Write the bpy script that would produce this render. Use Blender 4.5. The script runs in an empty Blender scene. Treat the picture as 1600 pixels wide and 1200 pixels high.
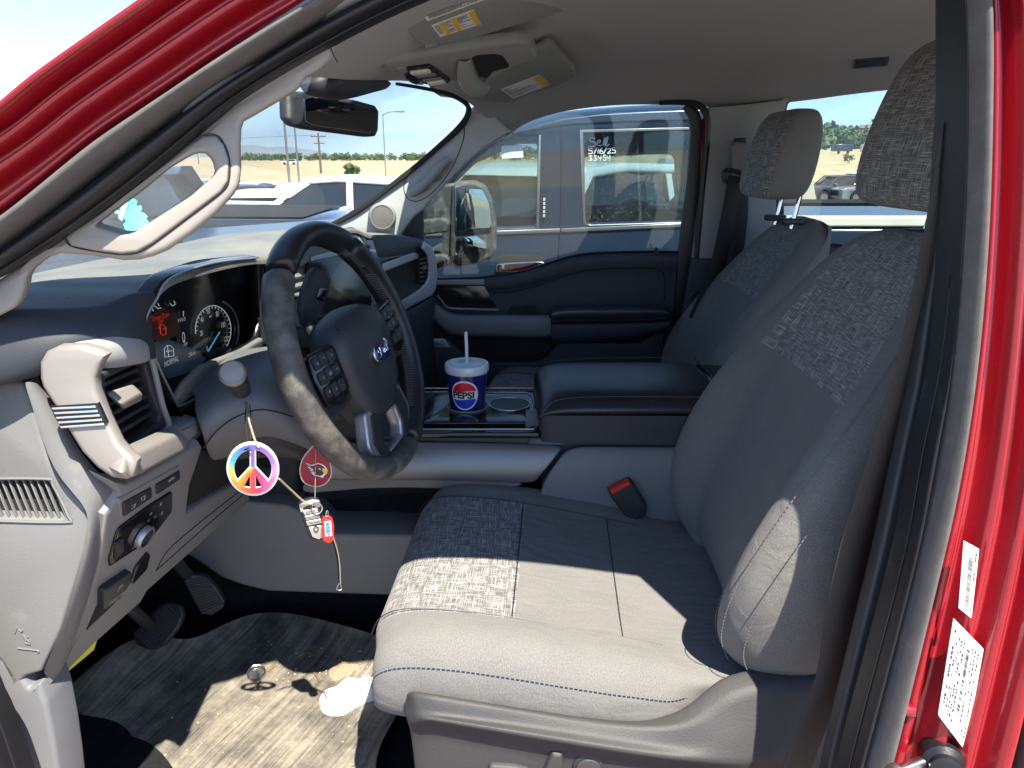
import bpy, bmesh, math, random
from mathutils import Vector as V, Matrix
random.seed(7)
R = math.radians
SC = bpy.context.scene
COL = SC.collection
# ------------------------------------------------------------ camera, sky, sun, exposure
F = 1130.0; PITCH = R(17.3); CZ = 1.69
cd = bpy.data.cameras.new('camera'); cam = bpy.data.objects.new('camera', cd); COL.objects.link(cam)
cam.location = (0, 0, CZ); cam.rotation_euler = (R(90) - PITCH, 0, 0)
cd.sensor_width = 36; cd.lens = 36 * F / 1600; cd.clip_start = .02; cd.clip_end = 60000
SC.camera = cam
SUNV = V((.25, -.47, 1)).normalized()
w = bpy.data.worlds.new('World'); SC.world = w; w.use_nodes = True
nt = w.node_tree; bg = nt.nodes['Background']
sky = nt.nodes.new('ShaderNodeTexSky'); sky.sky_type = 'NISHITA'; sky.sun_disc = False
sky.sun_elevation = math.asin(SUNV.z); sky.sun_rotation = math.atan2(SUNV.x, SUNV.y)
sky.altitude = 1400; sky.air_density = .85; sky.dust_density = .3; sky.ozone_density = 1.6
nt.links.new(sky.outputs[0], bg.inputs[0]); bg.inputs[1].default_value = .082
ld = bpy.data.lights.new('sun', 'SUN'); ld.energy = 3.5; ld.angle = R(.53); ld.color = (1, .92, .79)
sun = bpy.data.objects.new('sun', ld); COL.objects.link(sun)
sun.rotation_euler = SUNV.to_track_quat('Z', 'Y').to_euler(); sun.location = (0, -5, 20)
SC.view_settings.view_transform = 'Standard'; SC.view_settings.look = 'None'
SC.view_settings.exposure = 2.14; SC.view_settings.gamma = 1
SC.cycles.use_denoising = True
SC.cycles.max_bounces = 10; SC.cycles.diffuse_bounces = 5; SC.cycles.glossy_bounces = 4
SC.cycles.transparent_max_bounces = 24; SC.cycles.caustics_reflective = False
SC.cycles.sample_clamp_indirect = 6

# ------------------------------------------------------------ measuring helpers
CO = V((0, 0, CZ)); FW = V((0, math.cos(PITCH), -math.sin(PITCH))); UP = V((0, math.sin(PITCH), math.cos(PITCH)))
def ray(px, py): return FW + V((1, 0, 0)) * ((px - 800) / F) + UP * ((600 - py) / F)
def Q(px, py, Y):
    d = ray(px, py); return CO + d * (Y / d.y)
def QX(px, py, X):
    d = ray(px, py); return CO + d * (X / d.x)
def QZ(px, py, Z):
    d = ray(px, py); return CO + d * ((Z - CZ) / d.z)
def QP(px, py, n, k):          # plane n.p = k
    d = ray(px, py); return CO + d * ((k - n.dot(CO)) / n.dot(d))
DN = V((0, 1, -.154))
def QD(px, py, off=0.0): return QP(px, py, DN, .60 - .154 * 1.2 + off)   # plane of the driver's door opening
def plane3(a, b, c):
    n = (b - a).cross(c - a).normalized(); return n, n.dot(a)

# ------------------------------------------------------------ mesh helpers
def link(o, parent=None):
    COL.objects.link(o)
    if parent is not None:
        o.parent = parent; o.matrix_parent_inverse = Matrix.Translation(-wl(parent))
    return o
_WL = {}
def wl(o): return _WL.get(o.name, V((0, 0, 0)))
def thing(name, label, cat, loc=(0, 0, 0), group=None, kind=None):
    o = bpy.data.objects.new(name, None); COL.objects.link(o); o.empty_display_size = .05
    o.location = loc; _WL[o.name] = V(loc); o['label'] = label; o['category'] = cat
    if group: o['group'] = group
    if kind: o['kind'] = kind
    return o
def tag(o, label, cat, group=None, kind=None):
    o['label'] = label; o['category'] = cat
    if group: o['group'] = group
    if kind: o['kind'] = kind
    return o
def mk(name, verts, faces, mats, parent=None, smooth=True, sub=0, solid=0, bev=0, midx=None, uv=None, sharp=40, crease=None, off=-1):
    me = bpy.data.meshes.new(name); me.from_pydata([tuple(v) for v in verts], [], faces)
    if not isinstance(mats, (list, tuple)): mats = [mats]
    for m in mats: me.materials.append(m)
    if midx:
        for p, i in zip(me.polygons, midx): p.material_index = i
    if uv:
        ul = me.uv_layers.new(name='UVMap')
        for p in me.polygons:
            for li in p.loop_indices: ul.data[li].uv = uv(p.index, me.loops[li].vertex_index, li - p.loop_start)
    me.validate(); me.update()
    if smooth:
        me.shade_smooth()
        if not sub and sharp: me.set_sharp_from_angle(angle=R(sharp))
    else:
        me.shade_flat()
    o = bpy.data.objects.new(name, me); link(o, parent)
    if crease:
        a = me.attributes.new('crease_edge', 'FLOAT', 'EDGE')
        for e in me.edges:
            for k, c in crease.items():
                if k(e.vertices[0], e.vertices[1]): a.data[e.index].value = c
    if solid:
        m = o.modifiers.new('s', 'SOLIDIFY'); m.thickness = solid; m.offset = off
    if bev:
        m = o.modifiers.new('b', 'BEVEL'); m.width = bev; m.segments = 2; m.limit_method = 'ANGLE'; m.angle_limit = R(35)
    if sub:
        m = o.modifiers.new('u', 'SUBSURF'); m.levels = sub; m.render_levels = sub
    return o
def grid(name, rows, mats, parent=None, sub=2, solid=0, closed=False, mi=None, caps=False, smooth=True, creases=None, flip=False, sharp=40, off=-1):
    """rows of 3D points; closed = each row is a ring. mi(i,j) picks a material. creases = {('r',i):v, ('c',j):v}"""
    nr = len(rows); nc = len(rows[0]); vs = [p for r in rows for p in r]; fs = []; idx = []; uvs = []
    us = [[0.0] * (nc + 1) for _ in range(nr)]; vsd = [[0.0] * (nc + 1) for _ in range(nr)]
    for i in range(nr):
        for j in range(1, nc + 1):
            us[i][j] = us[i][j-1] + (V(rows[i][j % nc]) - V(rows[i][j-1])).length
    for j in range(nc + 1):
        for i in range(1, nr): vsd[i][j] = vsd[i-1][j] + (V(rows[i][j % nc]) - V(rows[i-1][j % nc])).length
    ua = [sum(us[i][j] for i in range(nr))/nr for j in range(nc + 1)]; va = [sum(vsd[i])/(nc + 1) for i in range(nr)]
    us = [ua[:] for _ in range(nr)]; vsd = [[va[i]]*(nc + 1) for i in range(nr)]
    for i in range(nr - 1):
        for j in range(nc if closed else nc - 1):
            k = (j + 1) % nc; f = [i*nc+j, i*nc+k, (i+1)*nc+k, (i+1)*nc+j]
            q = [(us[i][j], vsd[i][j]), (us[i][j+1], vsd[i][j+1]), (us[i+1][j+1], vsd[i+1][j+1]), (us[i+1][j], vsd[i+1][j])]
            if flip: f = f[::-1]; q = q[::-1]
            fs.append(f); uvs.append(q); idx.append(mi(i, j) if mi else 0)
    if caps:
        a = list(range(nc)); b = [(nr-1)*nc+j for j in range(nc)]
        if not flip: a = a[::-1]
        else: b = b[::-1]
        for f, ii in ((a, 0), (b, nr-2)):
            fs.append(f); uvs.append([(vs[k][0], vs[k][2]) for k in f]); idx.append(mi(ii, 0) if mi else 0)
    cr = None
    if creases:
        cr = {}
        for (t, n), val in creases.items():
            if t == 'r': cr[(lambda a, b, n=n: a // nc == n and b // nc == n)] = val
            else: cr[(lambda a, b, n=n: a % nc == n and b % nc == n)] = val
    return mk(name, vs, fs, mats, parent, smooth, sub, solid, 0, idx, lambda fi, vi, k: uvs[fi][k], sharp, cr, off)
def cat(pts, n=8, closed=False):
    """Catmull-Rom through tuples/vectors of any size"""
    P = [tuple(p) for p in pts]; out = []; m = len(P)
    rng = range(m) if closed else range(m - 1)
    for i in rng:
        if closed: a, b, c, d = P[i-1], P[i], P[(i+1) % m], P[(i+2) % m]
        else: a, b, c, d = P[max(i-1, 0)], P[i], P[i+1], P[min(i+2, m-1)]
        for k in range(n):
            t = k / n
            out.append(tuple(.5*((2*b[q]) + (c[q]-a[q])*t + (2*a[q]-5*b[q]+4*c[q]-d[q])*t*t + (3*b[q]-a[q]-3*c[q]+d[q])*t**3) for q in range(len(a))))
    if not closed: out.append(P[-1])
    return out
def resample(P, n, closed=False):
    P = [V(p) if len(p) == 3 else V((p[0], p[1], 0)) for p in P]
    if closed: P = P + [P[0]]
    L = [0.0]
    for a, b in zip(P, P[1:]): L.append(L[-1] + (b - a).length)
    out = []; j = 0; m = n if closed else n - 1
    for k in range(n):
        s = L[-1] * k / m
        while j < len(L) - 2 and L[j+1] < s: j += 1
        t = (s - L[j]) / max(L[j+1] - L[j], 1e-9); out.append(P[j].lerp(P[j+1], min(max(t, 0), 1)))
    return out
def tubev(pts, r, seg=8, closed=False, smooth=6, flat=1.0, up=V((0, 0, 1))):
    P = [V(p) for p in pts]
    rr = r if isinstance(r, (list, tuple)) else [r] * len(P)
    if smooth > 1:
        c = cat([(*p, q) for p, q in zip(P, rr)], smooth, closed); P = [V(x[:3]) for x in c]; rr = [x[3] for x in c]
    n = len(P); vs = []; fs = []; prev = None
    for i in range(n):
        a = P[i-1] if (i or closed) else P[i]; b = P[(i+1) % n] if (i < n-1 or closed) else P[i]
        t = (b - a).normalized()
        if prev is None:
            s = t.cross(up); s = s if s.length > 1e-3 else t.cross(V((1, 0, 0))); s.normalize()
        else:
            s = (prev - t * prev.dot(t)).normalized()
        prev = s; q = s.cross(t)
        for k in range(seg):
            an = 2*math.pi*k/seg; vs.append(P[i] + (s*math.cos(an) + q*math.sin(an)*flat)*rr[i])
    for i in range(n if closed else n-1):
        i2 = (i+1) % n
        for k in range(seg):
            k2 = (k+1) % seg; fs.append([i*seg+k, i*seg+k2, i2*seg+k2, i2*seg+k])
    if not closed:
        fs.append([k for k in range(seg)][::-1]); fs.append([(n-1)*seg+k for k in range(seg)])
    return vs, fs
def tube(name, pts, r, mat, parent=None, seg=8, closed=False, smooth=6, flat=1.0, up=V((0, 0, 1))):
    vs, fs = tubev(pts, r, seg, closed, smooth, flat, up)
    return mk(name, vs, [f[::-1] for f in fs], mat, parent)
def tubes(name, lines, r, mat, parent=None, seg=6, smooth=4):
    VS = []; FS = []
    for l in lines:
        v, f = tubev(l, r, seg, False, smooth); b = len(VS); VS += v; FS += [[i + b for i in x][::-1] for x in f]
    return mk(name, VS, FS, mat, parent)
def lathe(name, prof, o, ax, mat, parent=None, seg=32, mi=None, mats=None, sharp=40):
    """prof = [(radius, height)] about axis ax through o"""
    ax = V(ax).normalized(); s = ax.cross(V((0, 1, 0)));
    if s.length < 1e-2: s = ax.cross(V((1, 0, 0)))
    s.normalize(); q = ax.cross(s); vs = []; fs = []; idx = []
    for r, h in prof:
        for k in range(seg):
            an = 2*math.pi*k/seg; vs.append(V(o) + ax*h + (s*math.cos(an) + q*math.sin(an))*r)
    for i in range(len(prof)-1):
        for k in range(seg):
            k2 = (k+1) % seg; fs.append([i*seg+k, i*seg+k2, (i+1)*seg+k2, (i+1)*seg+k]); idx.append(mi(i) if mi else 0)
    fs.append([k for k in range(seg)][::-1]); fs.append([(len(prof)-1)*seg+k for k in range(seg)]); idx += [0, mi(len(prof)-2) if mi else 0]
    return mk(name, vs, fs, mats or mat, parent, midx=idx, sharp=sharp)
def hexa(name, c8, mat, parent=None, bev=.003, sub=0):
    """8 corners: 4 of one face then 4 of the opposite in the same order"""
    me = mk(name, c8, [[0,1,2,3],[7,6,5,4],[0,4,5,1],[1,5,6,2],[2,6,7,3],[3,7,4,0]], mat, parent, bev=bev)
    bm = bmesh.new(); bm.from_mesh(me.data); bmesh.ops.recalc_face_normals(bm, faces=bm.faces); bm.to_mesh(me.data); bm.free()
    return me
def box(name, c, s, mat, parent=None, bev=.003, rot=(0, 0, 0)):
    c = V(c); M = Matrix.Rotation(rot[2], 3, 'Z') @ Matrix.Rotation(rot[1], 3, 'Y') @ Matrix.Rotation(rot[0], 3, 'X')
    P = [c + M @ V((x*s[0]/2, y*s[1]/2, z*s[2]/2)) for z in (-1, 1) for x, y in ((-1,-1), (1,-1), (1,1), (-1,1))]
    return hexa(name, P, mat, parent, bev)
def _curve_mesh(outs, thick, bev):
    cu = bpy.data.curves.new('tmp', 'CURVE'); cu.dimensions = '2D'; cu.fill_mode = 'BOTH'
    for o in outs:
        sp = cu.splines.new('POLY'); sp.points.add(len(o) - 1); sp.use_cyclic_u = True
        for k, p in enumerate(o): sp.points[k].co = (p[0], p[1], 0, 1)
    cu.extrude = max(thick/2 - bev, 0); cu.bevel_depth = bev; cu.offset = -bev; cu.bevel_resolution = 2 if bev else 0
    ob = bpy.data.objects.new('tmp', cu); COL.objects.link(ob)
    me = ob.to_mesh(); vs = [tuple(v.co) for v in me.vertices]; fs = [list(p.vertices) for p in me.polygons]
    ob.to_mesh_clear(); bpy.data.objects.remove(ob); bpy.data.curves.remove(cu)
    return vs, fs
def rnd(pts, r=.25, n=4):
    """round the corners of a polygon (fraction r of the shorter side)"""
    out = []; m = len(pts)
    for i in range(m):
        a, b, c = V((*pts[i-1][:2], 0)), V((*pts[i][:2], 0)), V((*pts[(i+1) % m][:2], 0))
        rr = pts[i][2] if len(pts[i]) > 2 else r
        L = min((a-b).length, (c-b).length)
        d = L*rr if rr < 1 else min(rr, L*.5)
        p, q = b + (a-b).normalized()*d, b + (c-b).normalized()*d
        for k in range(n+1):
            t = k/n; s = p*(1-t)**2 + b*2*t*(1-t) + q*t*t; out.append((s.x, s.y))
    return out
def plate(name, outs, fn, mat, parent=None, thick=.004, bev=.001, s=1.0, smooth=True, weld=True):
    """outlines in any 2D unit; s = metres per unit; fn(x, y, depth) gives the 3D point; depth 0 is the front face"""
    if not isinstance(outs[0][0], (tuple, list)): outs = [outs]
    vs, fs = _curve_mesh([[(p[0]*s, p[1]*s) for p in o] for o in outs], thick, bev)
    vs = [fn(x/s, y/s, thick/2 - z) for x, y, z in vs]
    me = mk(name, vs, fs, mat, parent, smooth=smooth, sharp=50)
    bm = bmesh.new(); bm.from_mesh(me.data); bmesh.ops.remove_doubles(bm, verts=bm.verts, dist=2e-5)
    bmesh.ops.recalc_face_normals(bm, faces=bm.faces); bm.to_mesh(me.data); bm.free()
    if smooth: me.data.shade_smooth(); me.data.set_sharp_from_angle(angle=R(50))
    return me
def mY(Y, dv=V((0, 1, 0))): return lambda x, y, z: Q(x, y, Y) + dv*z
def mX(X, dv=V((-1, 0, 0))): return lambda x, y, z: QX(x, y, X) + dv*z
def mZ(Z, dv=V((0, 0, -1))): return lambda x, y, z: QZ(x, y, Z) + dv*z
def mP(a, b, c, sink=None):
    n, k = plane3(a, b, c)
    if n.dot(CO - a) < 0: n, k = -n, -k
    d = -n if sink is None else sink
    return lambda x, y, z: QP(x, y, n, k) + d*z
def text_raw(txt, size=1.0, align='CENTER', bold=0.0):
    cu = bpy.data.curves.new('t', 'FONT'); cu.body = txt; cu.size = size; cu.align_x = align; cu.align_y = 'CENTER'; cu.offset = bold; cu.resolution_u = 4
    ob = bpy.data.objects.new('t', cu); COL.objects.link(ob); me = ob.to_mesh()
    vs = [tuple(v.co) for v in me.vertices]; fs = [list(p.vertices) for p in me.polygons]
    ob.to_mesh_clear(); bpy.data.objects.remove(ob); bpy.data.curves.remove(cu)
    return vs, fs
def text(name, txt, size, fn, mat, parent=None, bold=0.0, shear=0.0, align='CENTER'):
    """fn(u, v) -> 3D point"""
    vs, fs = text_raw(txt, size, align, bold)
    return mk(name, [fn(x + shear*y, y) for x, y, z in vs], fs, mat, parent, smooth=False)
def frame(o, r, u): return lambda x, y: o + r*x + u*y
# ------------------------------------------------------------ materials
class N:
    def __init__(s, m):
        s.m = m; m.use_nodes = True; s.t = m.node_tree; s.b = s.t.nodes['Principled BSDF']; s.out = s.t.nodes['Material Output']
    def n(s, k, **kw):
        x = s.t.nodes.new(k)
        for a, b in kw.items():
            if a.startswith('i_'): x.inputs[int(a[2:])].default_value = b
            else: setattr(x, a, b)
        return x
    def l(s, a, b): s.t.links.new(a, b)
    def co(s, kind='Object', sc=(1, 1, 1), rot=(0, 0, 0)):
        c = s.n('ShaderNodeTexCoord'); m = s.n('ShaderNodeMapping'); m.inputs['Scale'].default_value = sc; m.inputs['Rotation'].default_value = rot
        s.l(c.outputs[kind], m.inputs[0]); return m.outputs[0]
    def noise(s, vec, scale=10, detail=4, rough=.6):
        x = s.n('ShaderNodeTexNoise'); x.inputs['Scale'].default_value = scale; x.inputs['Detail'].default_value = detail; x.inputs['Roughness'].default_value = rough
        s.l(vec, x.inputs['Vector']); return x.outputs['Fac']
    def ramp(s, f, st):
        x = s.n('ShaderNodeValToRGB'); e = x.color_ramp.elements
        while len(e) < len(st): e.new(.5)
        for k, (p, c) in enumerate(st): e[k].position = p; e[k].color = (*c, 1) if len(c) == 3 else c
        s.l(f, x.inputs[0]); return x.outputs[0]
    def mix(s, f, a, b, mode='MIX'):
        x = s.n('ShaderNodeMix', data_type='RGBA', blend_type=mode)
        for v, i in ((f, 0), (a, 6), (b, 7)):
            if hasattr(v, 'links') or hasattr(v, 'is_linked'): s.l(v, x.inputs[i])
            else: x.inputs[i].default_value = v if i == 0 else (*v, 1) if len(v) == 3 else v
        return x.outputs[2]
    def math(s, op, a, b=0.0, c=None):
        x = s.n('ShaderNodeMath', operation=op)
        for v, i in ((a, 0), (b, 1), (c, 2)):
            if v is None: continue
            if hasattr(v, 'is_linked'): s.l(v, x.inputs[i])
            else: x.inputs[i].default_value = v
        return x.outputs[0]
    def bump(s, h, st=.3, d=.001):
        x = s.n('ShaderNodeBump'); x.inputs['Strength'].default_value = st; x.inputs['Distance'].default_value = d
        s.l(h, x.inputs['Height']); s.l(x.outputs[0], s.b.inputs['Normal'])
def pm(name, col, rough=.5, metal=0, var=.12, vs=6, grain=0, gs=900, coat=0, spec=.5, dirt=None, dsc=9, dth=.55, kind='Object', emit=None):
    m = bpy.data.materials.new(name); n = N(m); b = n.b
    b.inputs['Roughness'].default_value = rough; b.inputs['Metallic'].default_value = metal; b.inputs['Specular IOR Level'].default_value = spec
    b.inputs['Coat Weight'].default_value = coat; b.inputs['Coat Roughness'].default_value = .04
    c = n.co(kind); f = n.noise(c, vs, 5)
    lo = tuple(x*(1-var) for x in col); hi = tuple(min(1, x*(1+var)) for x in col)
    o = n.ramp(f, [(.3, lo), (.7, hi)])
    if dirt:
        g = n.noise(c, dsc, 8, .7); g2 = n.ramp(g, [(dth, (0, 0, 0)), (dth+.18, (1, 1, 1))]); o = n.mix(g2, o, dirt)
        n.l(n.math('MULTIPLY_ADD', g2, .25, rough), b.inputs['Roughness'])
    n.l(o, b.inputs['Base Color'])
    if grain: n.bump(n.noise(c, gs, 2), grain, .0006)
    if emit: b.inputs['Emission Color'].default_value = (*col, 1); b.inputs['Emission Strength'].default_value = emit
    return m
M = {}
M['trim'] = pm('trim_grey', (.30, .275, .245), .55, grain=.25, var=.05)
M['trim_cool'] = pm('trim_cool', (.25, .255, .255), .55, grain=.25, var=.05)
M['endcap'] = pm('endcap', (.155, .157, .155), .5, grain=.35, gs=600, var=.05, dirt=(.23,.225,.21), dsc=16, dth=.60)
M['knee'] = pm('knee_panel', (.225, .216, .207), .55, grain=.35, gs=600, var=.06, dirt=(.28,.265,.24), dsc=16, dth=.60)
M['dark'] = pm('dark_plastic', (.024, .026, .030), .48, grain=.25, dirt=(.09, .085, .075), dsc=14, dth=.62)
M['dark_soft'] = pm('dark_soft', (.026, .030, .039), .6, grain=.4, gs=700)
M['gloss'] = pm('piano_black', (.012, .012, .013), .12, dirt=(.05, .05, .05), dsc=30, dth=.66)
M['rubber'] = pm('seal_rubber', (.010, .010, .012), .42, grain=.3, gs=500, dirt=(.05, .048, .046), dsc=26, dth=.60)
M['dusty'] = pm('dusty_seal', (.105, .10, .095), .8, grain=.5, gs=900, var=.15, vs=60, dirt=(.17, .16, .15), dsc=60, dth=.6)
M['leather'] = pm('black_leather', (.018, .019, .022), .33, grain=.45, gs=420, dirt=(.05, .047, .042), dsc=22, dth=.6)
M['worn'] = pm('worn_leather', (.05, .047, .043), .45, grain=.6, gs=380, dirt=(.115, .105, .093), dsc=34, dth=.44)
M['trim_blue'] = pm('trim_slate', (.145, .15, .16), .55, grain=.35, var=.06, dirt=(.2,.2,.195), dsc=30, dth=.66)
M['rails'] = pm('rail_metal', (.20, .195, .195), .42, metal=.55, var=.06, dirt=(.26,.25,.24), dsc=24, dth=.66)
M['pillar_sun_tone'] = pm('pillar_sun_tone', (.38, .39, .385), .55, grain=.25, var=.05)  # cool trim tone lightened so the passenger pillar looks more strongly sunlit
M['pale'] = pm('pale_silver', (.46, .47, .48), .38, metal=.15, var=.04, dirt=(.36,.35,.33), dsc=30, dth=.66)
M['silver'] = pm('silver_trim', (.42, .42, .43), .33, metal=.65, var=.05, dirt=(.3, .29, .27), dsc=18, dth=.62)
M['satin'] = pm('satin_trim', (.27, .25, .23), .45, metal=.3, var=.05, grain=.15)
M['chrome'] = pm('chrome', (.78, .79, .8), .1, metal=1, var=.03)
M['steel'] = pm('steel', (.5, .5, .5), .3, metal=1, var=.08)
M['white'] = pm('label_white', (.75, .75, .74), .5, var=.03)
M['ink'] = pm('ink', (.03, .03, .035), .6, var=.02)
M['mark'] = pm('icon_white', (.55, .56, .58), .5, var=.02)
M['yellow'] = pm('label_yellow', (.75, .46, .03), .5, var=.03)
M['yel_strap'] = pm('yellow_strap', (.8, .78, .02), .5, var=.05)
M['redbtn'] = pm('red_button', (.7, .03, .015), .4, var=.05)
M['pole'] = pm('pole_grey', (.2, .21, .22), .6)
M['wood'] = pm('pole_wood', (.16, .10, .065), .9, var=.3, vs=2)
M['asphalt'] = pm('asphalt', (.10, .10, .10), .95, grain=.5, gs=60, var=.25, vs=.6)
def headliner():
    m = bpy.data.materials.new('headliner_cloth'); n = N(m); c = n.co()
    f = n.noise(c, 1400, 2); g = n.noise(c, 5, 3)
    o = n.mix(n.ramp(g, [(.35, (0, 0, 0)), (.7, (1, 1, 1))]), n.ramp(f, [(.3, (.185, .193, .21)), (.7, (.295, .305, .328))]), n.ramp(f, [(.3, (.205, .212, .228)), (.7, (.315, .323, .342))]))
    n.l(o, n.b.inputs['Base Color']); n.b.inputs['Roughness'].default_value = .95; n.b.inputs['Specular IOR Level'].default_value = .1
    n.b.inputs['Sheen Weight'].default_value = .2; n.bump(f, .3, .0008); return m
M['head'] = headliner()
def fabric(name, base, hi, weave):
    m = bpy.data.materials.new(name); n = N(m); b = n.b; b.inputs['Roughness'].default_value = .92; b.inputs['Specular IOR Level'].default_value = .15
    b.inputs['Sheen Weight'].default_value = .12
    if weave:
        a = n.noise(n.co('UV', (800, 36, 1)), 1, 2, .5); d = n.noise(n.co('UV', (36, 800, 1)), 1, 2, .5)
        e = n.noise(n.co('UV', (800, 26, 1)), 1, 1, .5); g = n.noise(n.co('UV', (26, 800, 1)), 1, 1, .5)
        s1 = n.math('MAXIMUM', n.math('MULTIPLY', n.math('SUBTRACT', a, .50), 5.0), n.math('MULTIPLY', n.math('SUBTRACT', d, .50), 5.0))
        s2 = n.math('MAXIMUM', n.math('MULTIPLY', n.math('SUBTRACT', e, .53), 5.0), n.math('MULTIPLY', n.math('SUBTRACT', g, .53), 5.0))
        s = n.math('MAXIMUM', s1, n.math('MULTIPLY', s2, .35)); o = n.ramp(s, [(.0, base), (.85, hi)]); n.l(o, b.inputs['Base Color']); n.bump(s, .5, .0008)
    else:
        a = n.noise(n.co('UV', (520, 520, 1)), 1, 5, .85); g = n.noise(n.co('Object'), 9, 4)
        o = n.mix(n.math('MULTIPLY', n.ramp(g, [(.35, (0, 0, 0)), (.75, (1, 1, 1))]), .35), n.ramp(a, [(.35, base), (.68, hi)]), (hi[0]*.95, hi[1]*.93, hi[2]*.88))
        n.l(o, b.inputs['Base Color']); n.bump(a, .55, .001)
        w_ = n.n('ShaderNodeTexNoise'); w_.inputs['Scale'].default_value = 11; w_.inputs['Detail'].default_value = 3; w_.inputs['Distortion'].default_value = 1.2; n.l(n.co('Object', (1, 2.2, 1.6)), w_.inputs['Vector'])
        b2 = n.n('ShaderNodeBump'); b2.inputs['Strength'].default_value = .35; b2.inputs['Distance'].default_value = .012; n.l(w_.outputs['Fac'], b2.inputs['Height'])
        b1 = b.inputs['Normal'].links[0].from_node; n.l(b2.outputs[0], b1.inputs['Normal'])
    return m
M['fab'] = fabric('dark_fabric', (.085, .085, .086), (.225, .22, .21), False)
M['weave'] = fabric('woven_fabric', (.07, .072, .077), (.42, .41, .385), True)
def dashpad():
    m = bpy.data.materials.new('dash_pad'); n = N(m); b = n.b
    c = n.co('Object', (260, 260, 260)); wv = n.n('ShaderNodeTexVoronoi'); n.l(c, wv.inputs['Vector']); wv.inputs['Scale'].default_value = 1
    g = n.noise(n.co(), 7, 6, .65); o = n.mix(n.ramp(g, [(.4, (0, 0, 0)), (.75, (1, 1, 1))]), (.15, .15, .143), (.25, .243, .22))
    n.l(o, b.inputs['Base Color']); b.inputs['Roughness'].default_value = .62; n.bump(wv.outputs['Distance'], .5, .0015); return m
M['pad'] = dashpad()
def redpaint():
    m = bpy.data.materials.new('red_paint'); n = N(m); b = n.b; c = n.co()
    f = n.noise(c, 1600, 1); o = n.ramp(f, [(.35, (.30, .004, .012)), (.7, (.46, .010, .026))])
    g = n.noise(n.co('Object', (40, 40, 40)), 6, 8, .75); o = n.mix(n.math('MULTIPLY', n.ramp(g, [(.6, (0, 0, 0)), (.72, (1, 1, 1))]), .3), o, (.45, .16, .14))
    n.l(o, b.inputs['Base Color']); b.inputs['Metallic'].default_value = .35; b.inputs['Roughness'].default_value = .34; b.inputs['Coat Weight'].default_value = 1; b.inputs['Coat Roughness'].default_value = .06
    return m
M['red'] = redpaint()
def bluepaint():
    m = bpy.data.materials.new('blue_paint'); n = N(m); b = n.b; c = n.co()
    g = n.noise(n.co('Object', (60, 60, 60)), 1.2, 6, .8); g2 = n.noise(c, 1.6, 4)
    o = n.mix(n.math('MULTIPLY', n.ramp(g, [(.60, (0, 0, 0)), (.72, (1, 1, 1))]), .35), (.008, .024, .056), (.20, .20, .20)); o = n.mix(n.math('MULTIPLY', g2, .10), o, (.15, .15, .145))
    n.l(o, b.inputs['Base Color']); b.inputs['Metallic'].default_value = .2; b.inputs['Roughness'].default_value = .38; b.inputs['Coat Weight'].default_value = .45; b.inputs['Coat Roughness'].default_value = .15
    return m
M['blue'] = bluepaint()
def glass(name, tint=(.93, .96, .95), dust=.0, gl=.04, sc=500, dcol=(.6, .6, .56)):
    m = bpy.data.materials.new(name); n = N(m); t = n.t; t.nodes.remove(n.b)
    tr = n.n('ShaderNodeBsdfTransparent'); tr.inputs[0].default_value = (*tint, 1)
    g = n.n('ShaderNodeBsdfGlossy'); g.inputs['Roughness'].default_value = .02
    fr = n.n('ShaderNodeLayerWeight'); fr.inputs[0].default_value = .5
    a = n.n('ShaderNodeMixShader'); n.l(n.math('MULTIPLY_ADD', n.math('POWER', fr.outputs['Facing'], 5.0), .8, gl), a.inputs[0]); n.l(tr.outputs[0], a.inputs[1]); n.l(g.outputs[0], a.inputs[2])
    last = a.outputs[0]
    if dust:
        d = n.n('ShaderNodeBsdfDiffuse'); d.inputs[0].default_value = (*dcol, 1)
        x = n.noise(n.co('Object'), sc, 3, .8); y = n.noise(n.co('Object'), 5, 4)
        k = n.math('MULTIPLY', n.ramp(x, [(.58, (0, 0, 0)), (.7, (1, 1, 1))]), dust); k = n.math('ADD', n.math('MULTIPLY', k, n.math('MULTIPLY', y, 2)), dust*.07)
        e = n.n('ShaderNodeMixShader'); n.l(k, e.inputs[0]); n.l(last, e.inputs[1]); n.l(d.outputs[0], e.inputs[2]); last = e.outputs[0]
    n.l(last, n.out.inputs[0]); return m
M['glass'] = glass('clear_glass', (.78, .84, .84), .05)
M['glass_side'] = glass('side_glass', (.74, .81, .81), .16, sc=260)
M['glass_tint'] = glass('tinted_glass', (.42, .48, .50), .10, gl=.1)
M['glass_blue'] = glass('blue_truck_glass', (.60, .70, .70), .25, gl=.08, sc=120)
M['glass_rear'] = glass('blue_truck_rear_glass', (.62, .73, .76), .3, gl=.08, sc=120)
M['carglass'] = pm('car_glass', (.02, .025, .03), .06, var=.1, spec=.8)
M['carwhite'] = pm('car_white', (.72, .72, .70), .3, coat=.6, var=.03)
M['carsilver'] = pm('car_silver', (.30, .31, .32), .3, metal=.5, coat=.6)
M['cargrey'] = pm('car_grey', (.07, .075, .085), .3, metal=.4, coat=.6)
M['cardark'] = pm('car_dark', (.018, .022, .032), .25, coat=.8)
M['cartan'] = pm('car_tan', (.38, .34, .27), .3, coat=.5)
M['tyre'] = pm('tyre', (.02, .02, .02), .85)
M['tail'] = pm('tail_lamp', (.45, .012, .015), .2, coat=.6)
M['black'] = pm('matte_black', (.008, .008, .009), .8, var=.05)
M['carpet'] = pm('carpet', (.014, .014, .016), .98, grain=1.0, gs=600, var=.3, vs=80, spec=.1)
M['dimglass'] = pm('dimmed_mirror', (.22, .23, .24), .03, metal=1, var=.01)
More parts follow.
